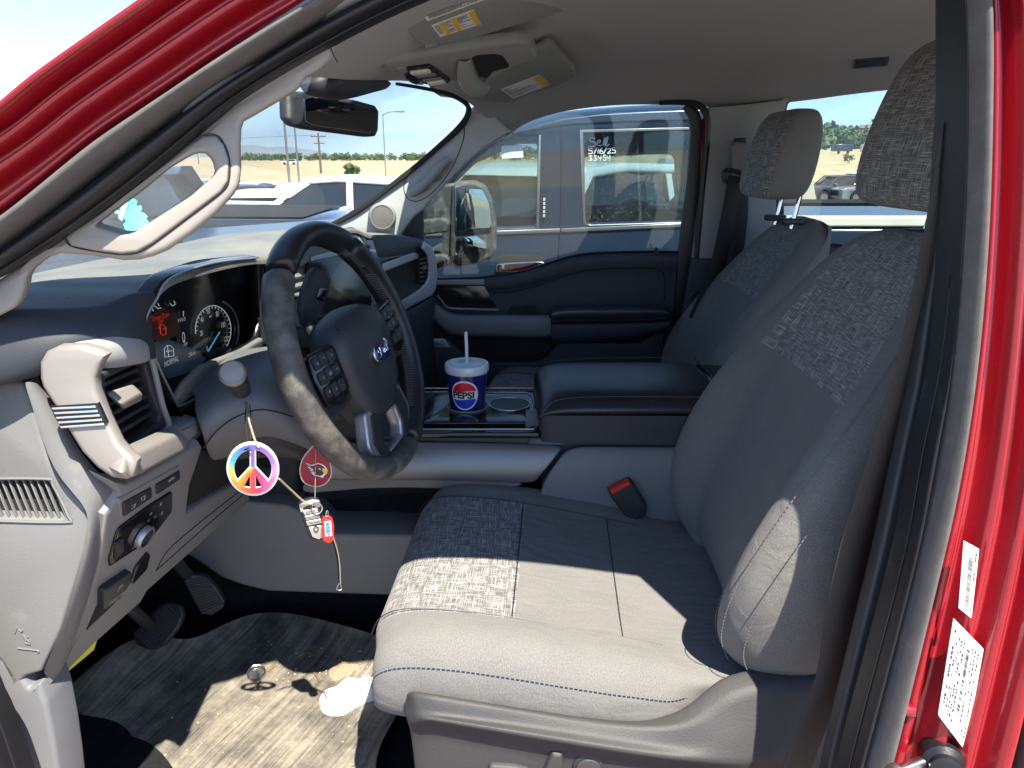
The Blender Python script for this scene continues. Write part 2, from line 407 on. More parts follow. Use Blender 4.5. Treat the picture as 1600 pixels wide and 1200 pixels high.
M['backing'] = pm('mirror_glass', (.75, .77, .78), .02, metal=1, var=.01)
# ============================================================ RED PICKUP: body shell round the cab
truck = thing('pickup_truck', 'red pickup truck whose open driver door frame surrounds the grey cab interior', 'pickup truck', (0, .6, 0))
# -- loops of the door opening, left bottom -> over the top -> right bottom (photo pixel, offset from the door plane)
LEFT = {'C3': [(72, 1300), (37, 1200), (2, 1100), (-28, 1060), (-98, 960), (-110, 800), (-105, 600), (-75, 480)], 'C2': [(22, 1330), (7, 1225), (-26, 1120), (-58, 1040), (-95, 950), (-145, 800), (-145, 600), (-105, 470)], 'C1': [(-38, 1380), (-58, 1240), (-88, 1130), (-128, 1060), (-178, 960), (-195, 800), (-195, 600), (-145, 440)], 'C0': [(-158, 1420), (-178, 1300), (-218, 1180), (-268, 1080), (-318, 980), (-345, 800), (-335, 560), (-205, 310)]}
TOPR = {'C3': [(0,432),(68,390),(136,345),(210,290),(283,230),(350,172),(412,130),(474,94),(545,55),(612,22),(700,-15),(800,-52),(1000,-100),(1200,-122),(1380,-112),(1466,-60),(1486,20),(1489,150),(1485,320),(1474,470),(1456,600),(1433,700),(1403,867),(1333,1133),(1317,1200),(1292,1310)],
        'C2': [(0,390),(50,352),(100,314),(200,236),(300,163),(350,129),(400,98),(450,65),(500,34),(570,-5),(660,-50),(770,-95),(1000,-150),(1230,-172),(1420,-155),(1482,-80),(1496,10),(1499,200),(1494,360),(1483,520),(1468,660),(1450,760),(1427,867),(1365,1120),(1343,1200),(1315,1320)],
        'C1': [(0,342),(70,287),(143,227),(200,188),(283,133),(325,104),(367,77),(415,47),(467,17),(540,-27),(640,-80),(750,-130),(1000,-205),(1260,-232),(1460,-205),(1525,-100),(1541,0),(1541,200),(1536,360),(1524,520),(1506,660),(1487,770),(1465,867),(1404,1120),(1384,1200),(1355,1330)],
        'C0': [(0,178),(40,144),(83,110),(150,63),(243,-2),(280,-28),(320,-55),(370,-85),(430,-120),(500,-160),(600,-215),(740,-270),(1000,-340),(1320,-365),(1570,-300),(1660,-120),(1680,0),(1680,200),(1672,400),(1660,600),(1645,760),(1622,900),(1600,1000),(1572,1120),(1552,1200),(1520,1340)]}
def loop(key, off, n=120):
    P = cat([QD(x, y, off) for x, y in LEFT[key] + TOPR[key]], 5)
    return resample(P, n)
def rib(a, b, t): return [p.lerp(q, t) for p, q in zip(a, b)]
L3, L2, L1, L0 = loop('C3', .0), loop('C2', -.012), loop('C1', -.03), loop('C0', -.05)
def push(P, dy, dz=0): return [p + V((0, dy, dz)) for p in P]
# red jamb: rolled outer skin, two pressed grooves, flange under the seal
prof = [(0, .16), (0, .04), (0, 0), (.03, -.022), (.10, -.034), (.17, -.032), (.22, -.014), (.26, -.004), (.30, -.012), (.36, -.022), (.42, -.006), (.47, .006), (.52, -.006), (.58, -.012), (.66, .006), (.74, .018), (.8, .004), (.88, -.004), (.96, .012), (1.04, .03)]
rows = []
for t, dy in prof: rows.append(push(rib(L0, L1, t), dy - (0 if t else 0)))
grid('door_frame', rows, M['red'], truck, sub=1, flip=True)
# seals: dusty felt-edged strip and the hollow black bulb beside it
def strip(name, a, b, prof, mat, fl=True): return grid(name, [push(rib(a, b, t), dy) for t, dy in prof], mat, truck, sub=1, flip=fl)
strip('weather_seal', L1, L2, [(-.02, .03), (-.02, .0), (.08, -.013), (.3, -.02), (.6, -.021), (.85, -.015), (1.0, .0), (1.0, .03)], M['dusty'])
strip('door_seal', L2, L3, [(.0, .03), (.02, .004), (.1, -.004), (.3, -.014), (.55, -.02), (.72, -.012), (.8, .0), (.82, -.006), (.90, -.008), (.96, .003), (.96, .014)], M['rubber'])
ip = plate('inner_pillar_trim', [rnd([(1478,-60),(1520,-60),(1520,600),(1450,1000),(1400,1330),(1268,1330),(1300,1170),(1376,860),(1432,600),(1462,400),(1478,150)], .1)], lambda x, y, z: QD(x, y, .03) + V((0, 1, 0))*z, M['dark'], truck, thick=.02, bev=.004, s=.0006)
# ---- lower rear jamb beyond the red, towards the rear door (dark rubber gap and rear door edge)
rr = resample(cat([QD(x, y, -.055) for x, y in [(1690,820),(1650,900),(1606,1010),(1580,1090),(1556,1200),(1530,1330)]], 5), 20)
rr2 = resample(cat([QD(x, y, -.075) for x, y in [(1800,820),(1760,900),(1740,1010),(1720,1090),(1700,1200),(1680,1330)]], 5), 20)
grid('rear_door_edge', [push(rr, .05), push(rr, -.004), push(rib(rr, rr2, .12), -.02), push(rib(rr, rr2, .5), -.026), rr2], M['rubber'], truck, sub=1, flip=True)

# ---- driver side A pillar trim with its grab handle opening
outer = [(-60,478),(0,436)] + TOPR['C3'][1:9] + [(528,66),(522,88),(500,108),(478,120),(470,134)]
inner = [(462,141),(430,160),(396,180),(381,188),(377,200),(376,230),(377,262),(374,288),(366,304),(340,333),(300,366),(262,392),(240,401),(216,407),(192,408),(168,404),(130,399),(92,397),(74,403),(60,412),(46,424),(40,436),(38,450),(32,468),(22,482),(0,494),(-60,520)]
hole = [(152,350),(158,343),(204,307),(264,262),(298,242),(309,239),(320,240),(327,246),(332,254),(335,266),(333,274),(327,281),(296,305),(247,339),(219,357),(211,362),(203,364),(191,363),(168,356),(156,353)]
NA = (DN).normalized()
APN, APK = NA, NA.dot(QD(300, 250, .012))
fA = lambda x, y, z: QP(x, y, APN, APK) + V((-.35, 1, 0)).normalized()*z
ap = plate('pillar_trim', [outer + inner, hole[::-1]], fA, M['trim'], truck, thick=.030, bev=.007, s=.00058)
ap['label'] = 'front pillar trim with grab handle beside the driver'
# raised handle: groove line round it, and the bar along the lower edge of the opening
groove = [(103,371),(112,362),(180,318),(250,262),(296,226),(318,212),(338,212),(350,226),(358,250),(357,282),(346,300),(300,335),(240,380),(215,394),(190,397),(150,392),(112,384)]
tube('handle_seam', [fA(x, y, -.0005) for x, y in groove], .0011, M['dark'], ap, seg=5, closed=True, smooth=4)
def _grow(P, k, cx=250, cy=300): return [(cx + (x-cx)*k, cy + (y-cy)*k) for x, y in P]
plate('grab_handle', [groove, [(x + (1 if x > 250 else -1)*2.0, y + (-1.5 if y < 300 else 1.5)) for x, y in hole][::-1]], lambda x, y, z: fA(x, y, z - .0035), M['trim'], ap, thick=.012, bev=.0035, s=.00058)
# seam between pillar trim and headliner
tube('trim_seam', [fA(x, y, -.0008) for x, y in [(516,70),(520,84),(528,98)]], .0008, M['dark'], ap, seg=4)

# ---- headliner: one sheet from the driver's header across to the passenger's window
def H(px, py, y=None, z=None):
    return Q(px, py, y) if y is not None else QZ(px, py, z)
hl = [  # each row runs front -> rear at one lateral station, in metres (X, Z)
 (.665, [(-.30,1.70),(-.245,1.745),(-.19,1.785),(-.12,1.815),(.0,1.845),(.15,1.868),(.45,1.885),(.9,1.885),(1.5,1.875)]),
 (.73,  [(-.27,1.742),(-.225,1.770),(-.17,1.805),(-.10,1.840),(.0,1.872),(.15,1.897),(.45,1.915),(.9,1.915),(1.5,1.905)]),
 (.85,  [(-.235,1.772),(-.195,1.797),(-.14,1.828),(-.07,1.862),(.02,1.893),(.16,1.918),(.45,1.935),(.9,1.935),(1.5,1.925)]),
 (1.10, [(-.225,1.783),(-.18,1.808),(-.12,1.838),(-.05,1.872),(.04,1.902),(.18,1.930),(.45,1.948),(.9,1.948),(1.5,1.938)]),
 (1.40, [(-.215,1.788),(-.17,1.812),(-.11,1.842),(-.04,1.876),(.05,1.906),(.18,1.935),(.45,1.953),(.9,1.953),(1.5,1.943)]),
 (1.70, [(-.205,1.786),(-.16,1.808),(-.10,1.838),(-.03,1.870),(.06,1.900),(.18,1.928),(.45,1.945),(.9,1.945),(1.5,1.935)]),
 (1.88, [(-.20,1.772),(-.15,1.797),(-.09,1.826),(-.02,1.858),(.07,1.886),(.2,1.910),(.45,1.925),(.9,1.925),(1.5,1.915)]),
 (1.97, [(-.22,1.742),(-.16,1.772),(-.08,1.806),(.0,1.838),(.1,1.862),(.22,1.884),(.45,1.896),(.9,1.896),(1.5,1.886)])]
lastrow = [Q(790,214,2.03), Q(797,209,2.035), Q(806,202,2.04), Q(825,189,2.045), Q(880,171,2.05), Q(980,160,2.05), Q(1085,164,2.05), Q(1160,170,2.05), Q(1400,138,2.05)]
rowsH = [[V((x, y, z)) for x, z in r] for y, r in hl]
for k_, p_ in ((2, Q(560,118,1.05)), (3, Q(600,130,1.15)), (4, Q(634,131,1.42)), (5, Q(683,143,1.70)), (6, Q(720,157,1.87)), (7, Q(738,168,1.955))):
    r_ = rowsH[k_]
    if k_ < 4: continue
    r_[0] = p_; r_[1] = p_.lerp(r_[3], .34) + V((0, 0, .006)); r_[2] = p_.lerp(r_[3], .68) + V((0, 0, .006))
rowsH.append(lastrow); rowsH.append([p + V((0, .03, -.004)) for p in lastrow])
head = grid('headliner', rowsH, M['head'], truck, sub=2, solid=.03, off=1)
# roof skin above it
rf = [[V((x, y, z)) for x in (-.22, .1, .6, 1.6)] for y, z in ((.60, 1.90), (.75, 1.965), (1.3, 2.0), (1.9, 1.965), (2.08, 1.90))]
for r in rf: r[0].z -= .085
grid('roof_skin', rf, M['red'], truck, sub=2, solid=.004)
# dome light in the ceiling above the rear seat
from mathutils.bvhtree import BVHTree
_dg = bpy.context.evaluated_depsgraph_get(); _dg.update(); _bh = BVHTree.FromObject(head, _dg)
def onhead(x, y, dn=.0): return _bh.ray_cast(CO, ray(x, y).normalized())[0] + V((0, 0, -dn))
_q = ((1337,92),(1390,88),(1387,101),(1334,106))
dl = hexa('ceiling_lamp', [onhead(x, y, .003) for x, y in _q] + [onhead(x, y, -.004) for x, y in _q], M['dark'], truck, bev=.001)
_q = ((1342,94),(1384,91),(1382,99),(1340,103))
hexa('lamp_lens', [onhead(x, y, .0045) for x, y in _q] + [onhead(x, y, .001) for x, y in _q], M['gloss'], dl, bev=.0005)

# ---- passenger side A pillar trim (sun-lit, its tone lightened to boost that), grab handle, tweeter
pa = [(737,168),(733,186),(718,203),(690,230),(650,264),(600,303),(556,334),(516,358),(530,366),(600,376),(622,376),(634,356),(648,338),(662,328),(672,316),(690,296),(712,272),(735,250),(762,228),(800,205),(778,184),(752,160)]
fPA = mP(Q(730,180,1.98), Q(515,358,1.90), Q(640,345,1.93), V((-.1, 1, 0)))
pt = plate('pillar_trim', [pa], fPA, M['pillar_sun_tone'], truck, thick=.04, bev=.010, s=.0018)
pt['label'] = 'sunlit front pillar trim on the passenger side'
rec = [(724,193),(716,200),(690,222),(660,250),(634,280),(632,300),(640,312),(654,314),(672,304),(690,286),(706,262),(718,236),(725,212)]
tube('panel_seam', [fPA(x, y, -.0006) for x, y in rec], .0012, M['dark_soft'], pt, seg=5, closed=True)
plate('handle_recess', [rnd([(700,246),(704,262),(694,278),(676,294),(660,304),(648,308),(644,302),(660,286),(682,262)], .3)], fPA, M['trim'], pt, thick=.006, bev=.002, s=.0018)
tube('grab_handle', [fPA(x, y, -.02) for x, y in [(640,300),(650,297),(668,282),(690,258),(703,248)]], [.012, .014, .012, .012, .010], M['trim_cool'], pt, seg=10)
tw = fPA(598, 338, -.015); twn = (CO - tw).normalized()
lathe('tweeter', [(.036,-.03),(.036,.008),(.030,.016),(.0285,.016),(.028,.013)], tw, twn, M['trim_cool'], pt, seg=28)
m_ = pm('tweeter_mesh', (.13,.12,.11), .6, grain=1, gs=500)
lathe('tweeter_grille', [(.028,.0131),(.027,.0145),(.015,.016),(.001,.0165)], tw, twn, m_, pt, seg=28)

# ---- windscreen: header edge, black band, glass
wh = [V((-.31,.69,1.72)),V((-.235,.85,1.772)),V((-.225,1.10,1.783)),Q(634,131,1.42),Q(683,143,1.70),Q(720,157,1.87),Q(744,172,1.99)]
wl_ = [V((-.72,.56,1.39)),V((-.86,.85,1.39)),V((-.95,1.1,1.39)),V((-.96,1.4,1.39)),V((-.90,1.7,1.39)),V((-.76,1.95,1.39)),V((-.56,2.16,1.39))]
ws = grid('windscreen', [[p + V((.02,0,.022)) for p in wh], [a.lerp(b, .5) + V((-.0,0,.035)) for a, b in zip(wh, wl_)], wl_], M['glass'], truck, sub=2)
# black edge of the glass along the passenger pillar and header
tube('glass_edge', [Q(x, y, Y) for x, y, Y in [(620,131,1.40),(668,139,1.62),(700,147,1.78),(722,157,1.90),(732,168,1.955),(729,184,1.97),(714,203,1.968),(690,225,1.96),(650,260,1.94),(600,299,1.925),(556,331,1.91),(515,353,1.90)]], [.003,.004,.005,.006,.007,.008,.008,.007,.007,.007,.007,.006], M['black'], truck, seg=6)
# cowl under the windscreen
grid('cowl', [[V((x, y, 1.40 + .01*k)) for y in (.6, 1.0, 1.4, 1.8, 2.15)] for k, x in enumerate((-1.35, -1.1, -.95))], M['dark'], truck, sub=1, solid=.01)
# red bonnet in front of it
grid('bonnet', [[V((x, y, z - .05*abs(y-1.38)**2)) for y in (.45, .8, 1.1, 1.38, 1.66, 1.95, 2.3)] for x, z in ((-1.3, 1.37), (-1.7, 1.36), (-2.1, 1.33), (-2.35, 1.26), (-2.42, 1.0), (-2.42, .6))], M['red'], truck, sub=2)
# body sides below the doors and the far side beyond the cabin
box('rear_wall', (1.52, 1.35, 1.25), (.05, 1.5, .62), M['dark_soft'], truck)
# lower hinge pillar trim at the driver's feet (pale grey kick panel)
kick = [(44,1076),(60,1070),(72,1100),(84,1160),(92,1215),(100,1290),(20,1290),(0,1200),(-60,1080),(-80,1040),(0,1010)]
plate('kick_panel', [rnd(kick, .2)], lambda x, y, z: QD(x, y, .055) + V((0, 1, 0))*z, M['trim_blue'], truck, thick=.05, bev=.006, s=.0008)
# rocker sill below the opening
hexa('sill', [V((-.62,.50,.70)),V((.6,.50,.70)),V((.6,.66,.80)),V((-.62,.66,.80)),V((-.62,.50,.5)),V((.6,.50,.5)),V((.6,.66,.5)),V((-.62,.66,.5))], M['red'], truck, bev=.01)
# front bulkhead: keeps daylight out of the footwell
grid('bulkhead', [[V((x, y, z)) for y in (.58, 1.0, 1.4, 1.8, 2.2)] for x, z in ((-.72, .70), (-.98, .82), (-1.05, 1.1), (-1.02, 1.42))], M['carpet'], truck, sub=1, solid=.01)
hexa('hinge_pillar', [V((-.60,.56,.6)),V((-1.3,.56,.6)),V((-1.3,.56,1.48)),V((-.60,.60,1.48)),V((-.60,.64,.6)),V((-1.3,.64,.6)),V((-1.3,.64,1.48)),V((-.60,.64,1.48))], M['red'], truck, bev=.01)
# far side body under the windows
hexa('body_side', [V((-1.3,2.20,.5)),V((2.6,2.20,.5)),V((2.6,2.20,1.33)),V((-1.3,2.20,1.33)),V((-1.3,2.3,.5)),V((2.6,2.3,.5)),V((2.6,2.26,1.33)),V((-1.3,2.26,1.33))], M['red'], truck, bev=.01)

# ---- passenger side B pillar trim and red door jamb behind the window
bp = [(1108,167),(1160,163),(1222,154),(1234,150),(1227,170),(1220,200),(1215,260),(1213,330),(1212,420),(1205,520),(1190,600),(1020,600),(1080,480),(1083,404),(1096,300),(1107,200)]
bpil = plate('pillar_trim', [bp], mY(2.03), M['trim_cool'], truck, thick=.03, bev=.004, s=.0018)
bpil['label'] = 'centre pillar trim between the passenger door and the rear window'
plate('pillar_panel', [[(1080,404),(1135,404),(1215,380),(1212,600),(1030,600),(1066,500)]], mY(2.024), M['dark_soft'], bpil, thick=.02, bev=.003, s=.0018)
tube('pillar_seam', [Q(x, y, 2.0295) for x, y in [(1108,167),(1150,164),(1222,156)]], .0012, M['dark'], bpil, seg=4)
jm = [(1098,180),(1103,190),(1101,290),(1092,400),(1082,500),(1076,500),(1084,400),(1093,290)]
plate('door_jamb', [jm], mY(2.06), M['red'], truck, thick=.02, bev=.002, s=.0018)
plate('window_channel', [[(1078,160),(1092,172),(1098,190),(1094,290),(1084,400),(1076,500),(1052,500),(1060,396),(1074,290),(1080,210),(1078,185),(1068,168)]], mY(2.055), M['rubber'], truck, thick=.02, bev=.003, s=.0018)
tube('door_seal', [Q(x, y, 2.035) for x, y in [(1030,161),(1072,160),(1090,164),(1101,174),(1106,192),(1104,230),(1097,300),(1088,400),(1080,500),(1070,520)]], [.006,.007,.009,.009,.009,.009,.009,.009,.009,.009], M['rubber'], truck, seg=6)
# rear passenger window: frame, glass
rw_o = [(1210,120),(1600,95),(1600,620),(1208,620)]
rw_h = [(1226,172),(1232,158),(1244,150),(1300,143),(1372,139),(1590,128),(1590,384),(1300,382),(1230,380),(1222,330),(1222,230)]
rd = plate('rear_door_panel', [rw_o, rw_h[::-1]], mY(2.075), M['dark_soft'], truck, thick=.05, bev=.004, s=.0018)
plate('rear_side_glass', [[(1205,130),(1600,110),(1600,395),(1205,395)]], mY(2.10), M['glass_side'], truck, thick=.004, bev=0, s=.0018)
tube('window_seal', [Q(x, y, 2.068) for x, y in rw_h], .005, M['rubber'], rd, seg=6, closed=True, smooth=2)
# rear seat top seen past the front seats
rs = [[V((x, y, z)) for y in (1.3, 1.6, 1.95)] for x, z in ((.98,1.0),(1.05,1.2),(1.12,1.30),(1.2,1.31))]

# ---- floor: carpet
fl = [[V((x, y, z)) for y in (.60, .75, 1.0, 1.2, 1.27)] for x, z in ((-.98, 1.0), (-.86, .87), (-.74, .80), (-.5, .785), (0, .785), (.6, .785), (1.5, .79))]
grid('carpet', fl, M['carpet'], truck, sub=1, solid=.01)
fl2 = [[V((x, y, z)) for y in (1.27, 1.6, 2.08)] for x, z in ((-.98, 1.0), (-.74, .80), (0, .785), (1.5, .79))]
grid('carpet', fl2, M['carpet'], truck, sub=1, solid=.01)
# overhead console and bezels are things fixed to the headliner, below
# ============================================================ DASHBOARD
dash = thing('dashboard', 'wide grey dashboard with digital instrument cluster, touch screen and air vents under the windscreen', 'dashboard', (-.6, .7, 1.2))
edge = [(-60,505,.69),(0,492,.70),(70,491,.715),(130,488,.735),(165,483,.752),(190,468,.77),(214,456,.79),(240,455,.812),(252,440,.824),(264,430,.835),(300,418,.90),(350,407,1.0),(398,399,1.13),(415,402,1.18),(440,398,1.22),(480,378,1.24),(513,360,1.26),(540,353,1.38),(560,354,1.50),(576,366,1.56),(610,368,1.75),(640,369,1.90),(660,374,2.0),(668,380,2.03)]
E0 = [Q(*e) for e in edge]
rows = [[p + V((.0, .0, -.012)) for p in E0], E0]
for dx, dz in ((-.03, .006), (-.10, .010), (-.22, .006)): rows.append([p + V((dx, .0, dz)) for p in E0])
rows.append([V((-.80, .60 + 1.5*k/23, 1.50)) for k in range(24)]); rows.append([V((-1.02, .60 + 1.5*k/23, 1.40)) for k in range(24)])
for r in rows[2:5]:
    for k in range(24):
        zz = 1.548 - .0*k; r[k].z = r[k].z*.35 + zz*.65 if k < 19 else r[k].z
grid('top_pad', rows, M['pad'], dash, sub=2, flip=False)
# gritty demister grille along the windscreen
hexa('demister_grille', [V((-.86,.95,1.487)),V((-.83,.95,1.492)),V((-.83,1.85,1.492)),V((-.86,1.85,1.487)),V((-.86,.95,1.477)),V((-.83,.95,1.477)),V((-.83,1.85,1.477)),V((-.86,1.85,1.477))], M['black'], dash, bev=.001)
# ---- body panel under the pad: keeps the whole thing solid
shoulder = [[Q(x, y, Y) for x, y, Y in r] for r in (
 [(-60,503,.69),(0,492,.70),(70,491,.715),(130,488,.735),(165,483,.752),(190,468,.77),(214,456,.79),(240,456,.812)],
 [(-60,512,.68),(0,500,.69),(70,501,.70),(130,500,.72),(165,498,.74),(190,486,.76),(212,474,.775),(232,474,.80)],
 [(-60,545,.67),(0,528,.68),(70,520,.69),(130,514,.71),(165,512,.73),(190,506,.745),(210,497,.765),(226,496,.80)],
 [(-60,590,.665),(0,575,.672),(70,556,.68),(130,532,.70),(165,528,.72),(190,526,.735),(210,524,.76),(228,524,.80)],
 [(-60,610,.67),(0,600,.675),(70,580,.69),(130,560,.71),(165,556,.73),(200,560,.745),(225,560,.77),(240,570,.81)])]
grid('shoulder_panel', shoulder, M['dark_soft'], dash, sub=2, solid=.01)
# pale grey end panel facing the open door, chamfered towards the driver
ecm = [(-90,600),(0,592),(38,598),(46,622),(58,660),(74,712),(96,752),(130,786),(141,812),(134,862),(96,985),(66,1050),(40,1058),(20,1082),(10,1060),(0,1040),(-90,960)]
fE = lambda x, y, z: QD(x, y, .055) + V((-.1, 1, 0))*z
vent_h = rnd([(-30,752),(70,752),(79,760),(103,806),(98,811),(-30,808)], .3)
ec = plate('end_panel', [ecm, vent_h[::-1]], fE, M['endcap'], dash, thick=.03, bev=.005, s=.00072)
ec['label'] = 'pale grey end panel facing the open driver door'
plate('slot_backing', [[(-60,745),(80,745),(110,818),(-60,818)]], lambda x, y, z: fE(x, y, z + .016), M['black'], ec, thick=.004, bev=0, s=.00072)
for k in range(10):
    x0 = -25 + 11.2*k
    plate('slat', [[(x0,750),(x0+2.6,750),(x0+27.5,811),(x0+24.4,811)]], lambda x, y, z: fE(x, y, z + .002), M['endcap'], ec, thick=.004, bev=.0008, s=.00072)
tube('slot_rim', [fE(x, y, -.0005) for x, y in [(-30,748),(72,748),(83,757),(107,806),(101,816),(-30,813)]], .0016, M['endcap'], ec, seg=6, smooth=3)
chm = [[Q(x, y, Y) for x, y, Y in r] for r in (
 [(38,598,.668),(46,622,.668),(58,660,.668),(74,712,.668),(96,752,.668),(130,786,.668),(141,812,.668),(134,862,.667),(96,985,.65),(66,1050,.645)],
 [(42,596,.668),(50,620,.668),(63,658,.668),(80,708,.668),(102,748,.668),(136,782,.669),(147,810,.669),(140,862,.668),(102,985,.655),(70,1054,.65)],
 [(56,598,.676),(72,622,.676),(90,655,.676),(106,694,.676),(132,732,.676),(168,768,.68),(156,810,.682),(150,872,.68),(116,985,.67),(84,1064,.665)],
 [(60,600,.69),(80,622,.69),(98,652,.69),(114,690,.69),(142,728,.69),(190,772,.695),(166,806,.70),(158,872,.70),(122,988,.69),(90,1066,.685)])]
grid('end_panel_chamfer', chm, M['endcap'], ec, sub=1)
# embossed airbag figure on the end panel
tubes('embossed_figure', [[fE(x, y, -.0006) for x, y in l] for l in ([(30,982),(34,986),(36,984)], [(36,990),(42,998),(46,1002),(43,1006)], [(44,994),(40,1003),(48,1006)], [(28,1012),(36,1013),(60,1016),(60,1019)], [(26,980),(24,988)])], .0010, M['endcap'], ec, seg=5)
# corner cap above the side vent
fQ = lambda Y: mY(Y)
cap = [[Q(x, y, Y) for x, y, Y in r] for r in (
 [(72,540,.70),(98,524,.71),(128,513,.73),(170,512,.75),(200,513,.77),(222,534,.79)],
 [(66,552,.688),(96,540,.692),(128,536,.70),(168,530,.715),(204,526,.74),(227,545,.77)],
 [(70,560,.69),(100,545,.69),(130,545,.695),(165,562,.705),(200,556,.735),(230,553,.77)],
 [(80,575,.70),(100,570,.70),(130,570,.70),(165,572,.715),(200,566,.745),(232,560,.775)])]
cap = grid('corner_cap', cap, M['trim_cool'], dash, sub=2, solid=.008)
# side air vent
fV = mP(Q(158,585,.705), Q(235,560,.80), Q(180,700,.715))
vent = plate('air_vent', [rnd([(150,590),(160,578),(222,556),(230,565),(238,600),(252,640),(256,662),(250,668),(200,702),(190,696),(168,650),(154,612)], .3), rnd([(160,592),(214,567),(222,572),(232,608),(246,650),(243,660),(202,692),(194,686),(172,645),(160,606)], .2)[::-1]], lambda x, y, z: fV(x, y, z - .004), M['dark'], dash, thick=.02, bev=.003, s=.0007)
plate('vent_backing', [[(148,575),(232,550),(262,665),(192,710)]], lambda x, y, z: fV(x, y, z + .03), M['black'], vent, thick=.003, bev=0, s=.0007)
for k in range(6):
    t = k/5; a = (160+32*t, 606+72*t); b = (222+22*t, 578+68*t)
    plate('vane', [[(a[0],a[1]-3.4),(b[0],b[1]-3.4),(b[0],b[1]+3.4),(a[0],a[1]+3.4)]], lambda x, y, z: fV(x, y, z + .004 + (0)) , M['dark'], vent, thick=.018, bev=.001, s=.0007)
kn = hexa('vane_knob', [Q(x, y, Y) for x, y, Y in ((163,612,.70),(208,598,.74),(226,616,.75),(192,634,.70))] + [Q(x, y, Y) for x, y, Y in ((168,620,.72),(206,610,.76),(222,628,.77),(194,641,.72))], M['satin'], vent, bev=.004)
tube('vent_rim', [fV(x, y, -.006) for x, y in [(228,556),(236,590),(246,632),(256,662),(250,672),(204,706)]], .0035, M['trim_cool'], vent, seg=8)
# satin bracket wrapping round the vent
br_o = [(60,592),(60,566),(70,550),(90,541),(126,540),(148,546),(166,555),(156,570),(147,590),(149,612),(165,654),(184,694),(200,712),(212,722),(208,747),(198,752),(174,749),(150,733),(126,708),(106,676),(86,640),(64,606)]
fB = lambda x, y, z: QD(x, y, .022) + V((-.05, 1, 0))*z
bro = plate('vent_bracket', [br_o], fB, M['satin'], dash, thick=.018, bev=.006, s=.00068)
bro['label'] = 'sunlit satin bracket wrapping the driver side vent'
fArm = mP(Q(200,720,.655), Q(288,684,.80), Q(206,748,.652), sink=V((-.8, .6, 0)))
plate('bracket_arm', [rnd([(196,716),(280,675),(291,680),(296,688),(291,705),(262,720),(222,742),(200,751),(190,740)], .12)], fArm, M['satin'], bro, thick=.03, bev=.005, s=.00072)
plate('bracket_end_cap', [rnd([(281,676),(312,655),(318,662),(318,678),(296,694),(289,684)], .15)], lambda x, y, z: fArm(x, y, z + .006), M['trim_cool'], bro, thick=.03, bev=.004, s=.00075)
ci = plate('chrome_insert', [[(80,634),(144,630),(154,629),(168,660),(158,664),(98,668),(86,650)]], lambda x, y, z: fB(x, y, z - .0022), M['gloss'], bro, thick=.006, bev=.0012, s=.00068)
for k in range(5):
    t = k/4; plate('chrome_rib', [[(83+13*t,635+29*t),(151+13*t,632+27*t),(153+13*t,635.5+27*t),(85+13*t,638.5+29*t)]], lambda x, y, z: fB(x, y, z - .0034), M['chrome'], ci, thick=.002, bev=.0004, s=.00068)
# ---- knee panel and its switches
KA, KB, KC = Q(190,776,.695), Q(88,1064,.69), Q(388,784,1.15)
fK = mP(KA, KB, KC)
kn_o = [(190,772),(176,752),(198,757),(224,746),(262,724),(294,706),(312,690),(318,700),(309,728),(298,760),(293,800),(330,778),(384,745),(392,783),(340,828),(232,924),(222,942),(150,1006),(104,1052),(88,1064),(84,1062),(122,984),(158,872),(166,806)]
knee = plate('knee_panel', [kn_o], fK, M['knee'], dash, thick=.03, bev=.004, s=.0008)
tube('panel_seam', [fK(x, y, -.0004) for x, y in [(243,892),(262,860),(300,826),(345,790),(384,760)]], .0009, M['dark'], knee, seg=4)
tube('panel_seam', [fK(x, y, -.0004) for x, y in [(243,892),(290,850),(340,806),(388,766)]], .0009, M['dark'], knee, seg=4)
def kp(name, o, mat, z=0, th=.006, bv=.0015, par=knee, r=.15): return plate(name, [rnd(o, r)], lambda x, y, q: fK(x, y, q + z), mat, par, thick=th, bev=bv, s=.0008)
kp('switch_bezel', [(183,780),(232,752),(280,726),(282,748),(240,776),(187,812)], M['knee'], -.002)
kp('switch', [(187,784),(233,759),(234,776),(189,806)], M['dark'], -.004)
kp('switch', [(239,756),(277,733),(278,747),(241,772)], M['dark'], -.004)
kp('headlight_panel', [(181,826),(226,792),(267,766),(267,798),(236,838),(212,856),(169,884),(168,872)], M['gloss'], -.003)
kp('fog_switch', [(174,846),(187,836),(188,858),(174,872)], M['dark'], -.006)
kc = fK(217, 835, -.004); kno = (V((1, -.1, .1))).normalized()
nK, _ = plane3(KA, KB, KC); nK = nK if nK.dot(CO - KA) > 0 else -nK
hk = lathe('headlight_knob', [(.0145,0),(.0145,.006),(.0135,.0075),(.0115,.0075),(.011,.005),(.001,.005)], kc, nK, M['dark'], knee, seg=28, mats=[M['silver'], M['dark']], mi=lambda i: 0 if i < 3 else 1)
kp('dimmer_switch', [(202,908),(210,884),(228,862),(233,866),(228,888),(206,912)], M['gloss'], -.003)
kp('recess', [(134,984),(150,946),(196,900),(200,916),(178,944),(140,980)], M['black'], -.001)
pb = kp('parking_brake_switch', [(152,918),(196,888),(197,904),(182,930),(152,950)], M['dark'], -.008, .012)
kr = (fK(230,800,0) - fK(220,806,0)).normalized(); ku = nK.cross(kr).normalized()
def kt(name, t, x, y, sz, z=-.0095, par=knee): text(name, t, sz, frame(fK(x, y, z), kr, ku), M['mark'], par)
kt('lettering', 'PULL ON', 174, 929, .0075, -.0086, pb); kt('icon', '(P)', 178, 913, .009, -.0086, pb)
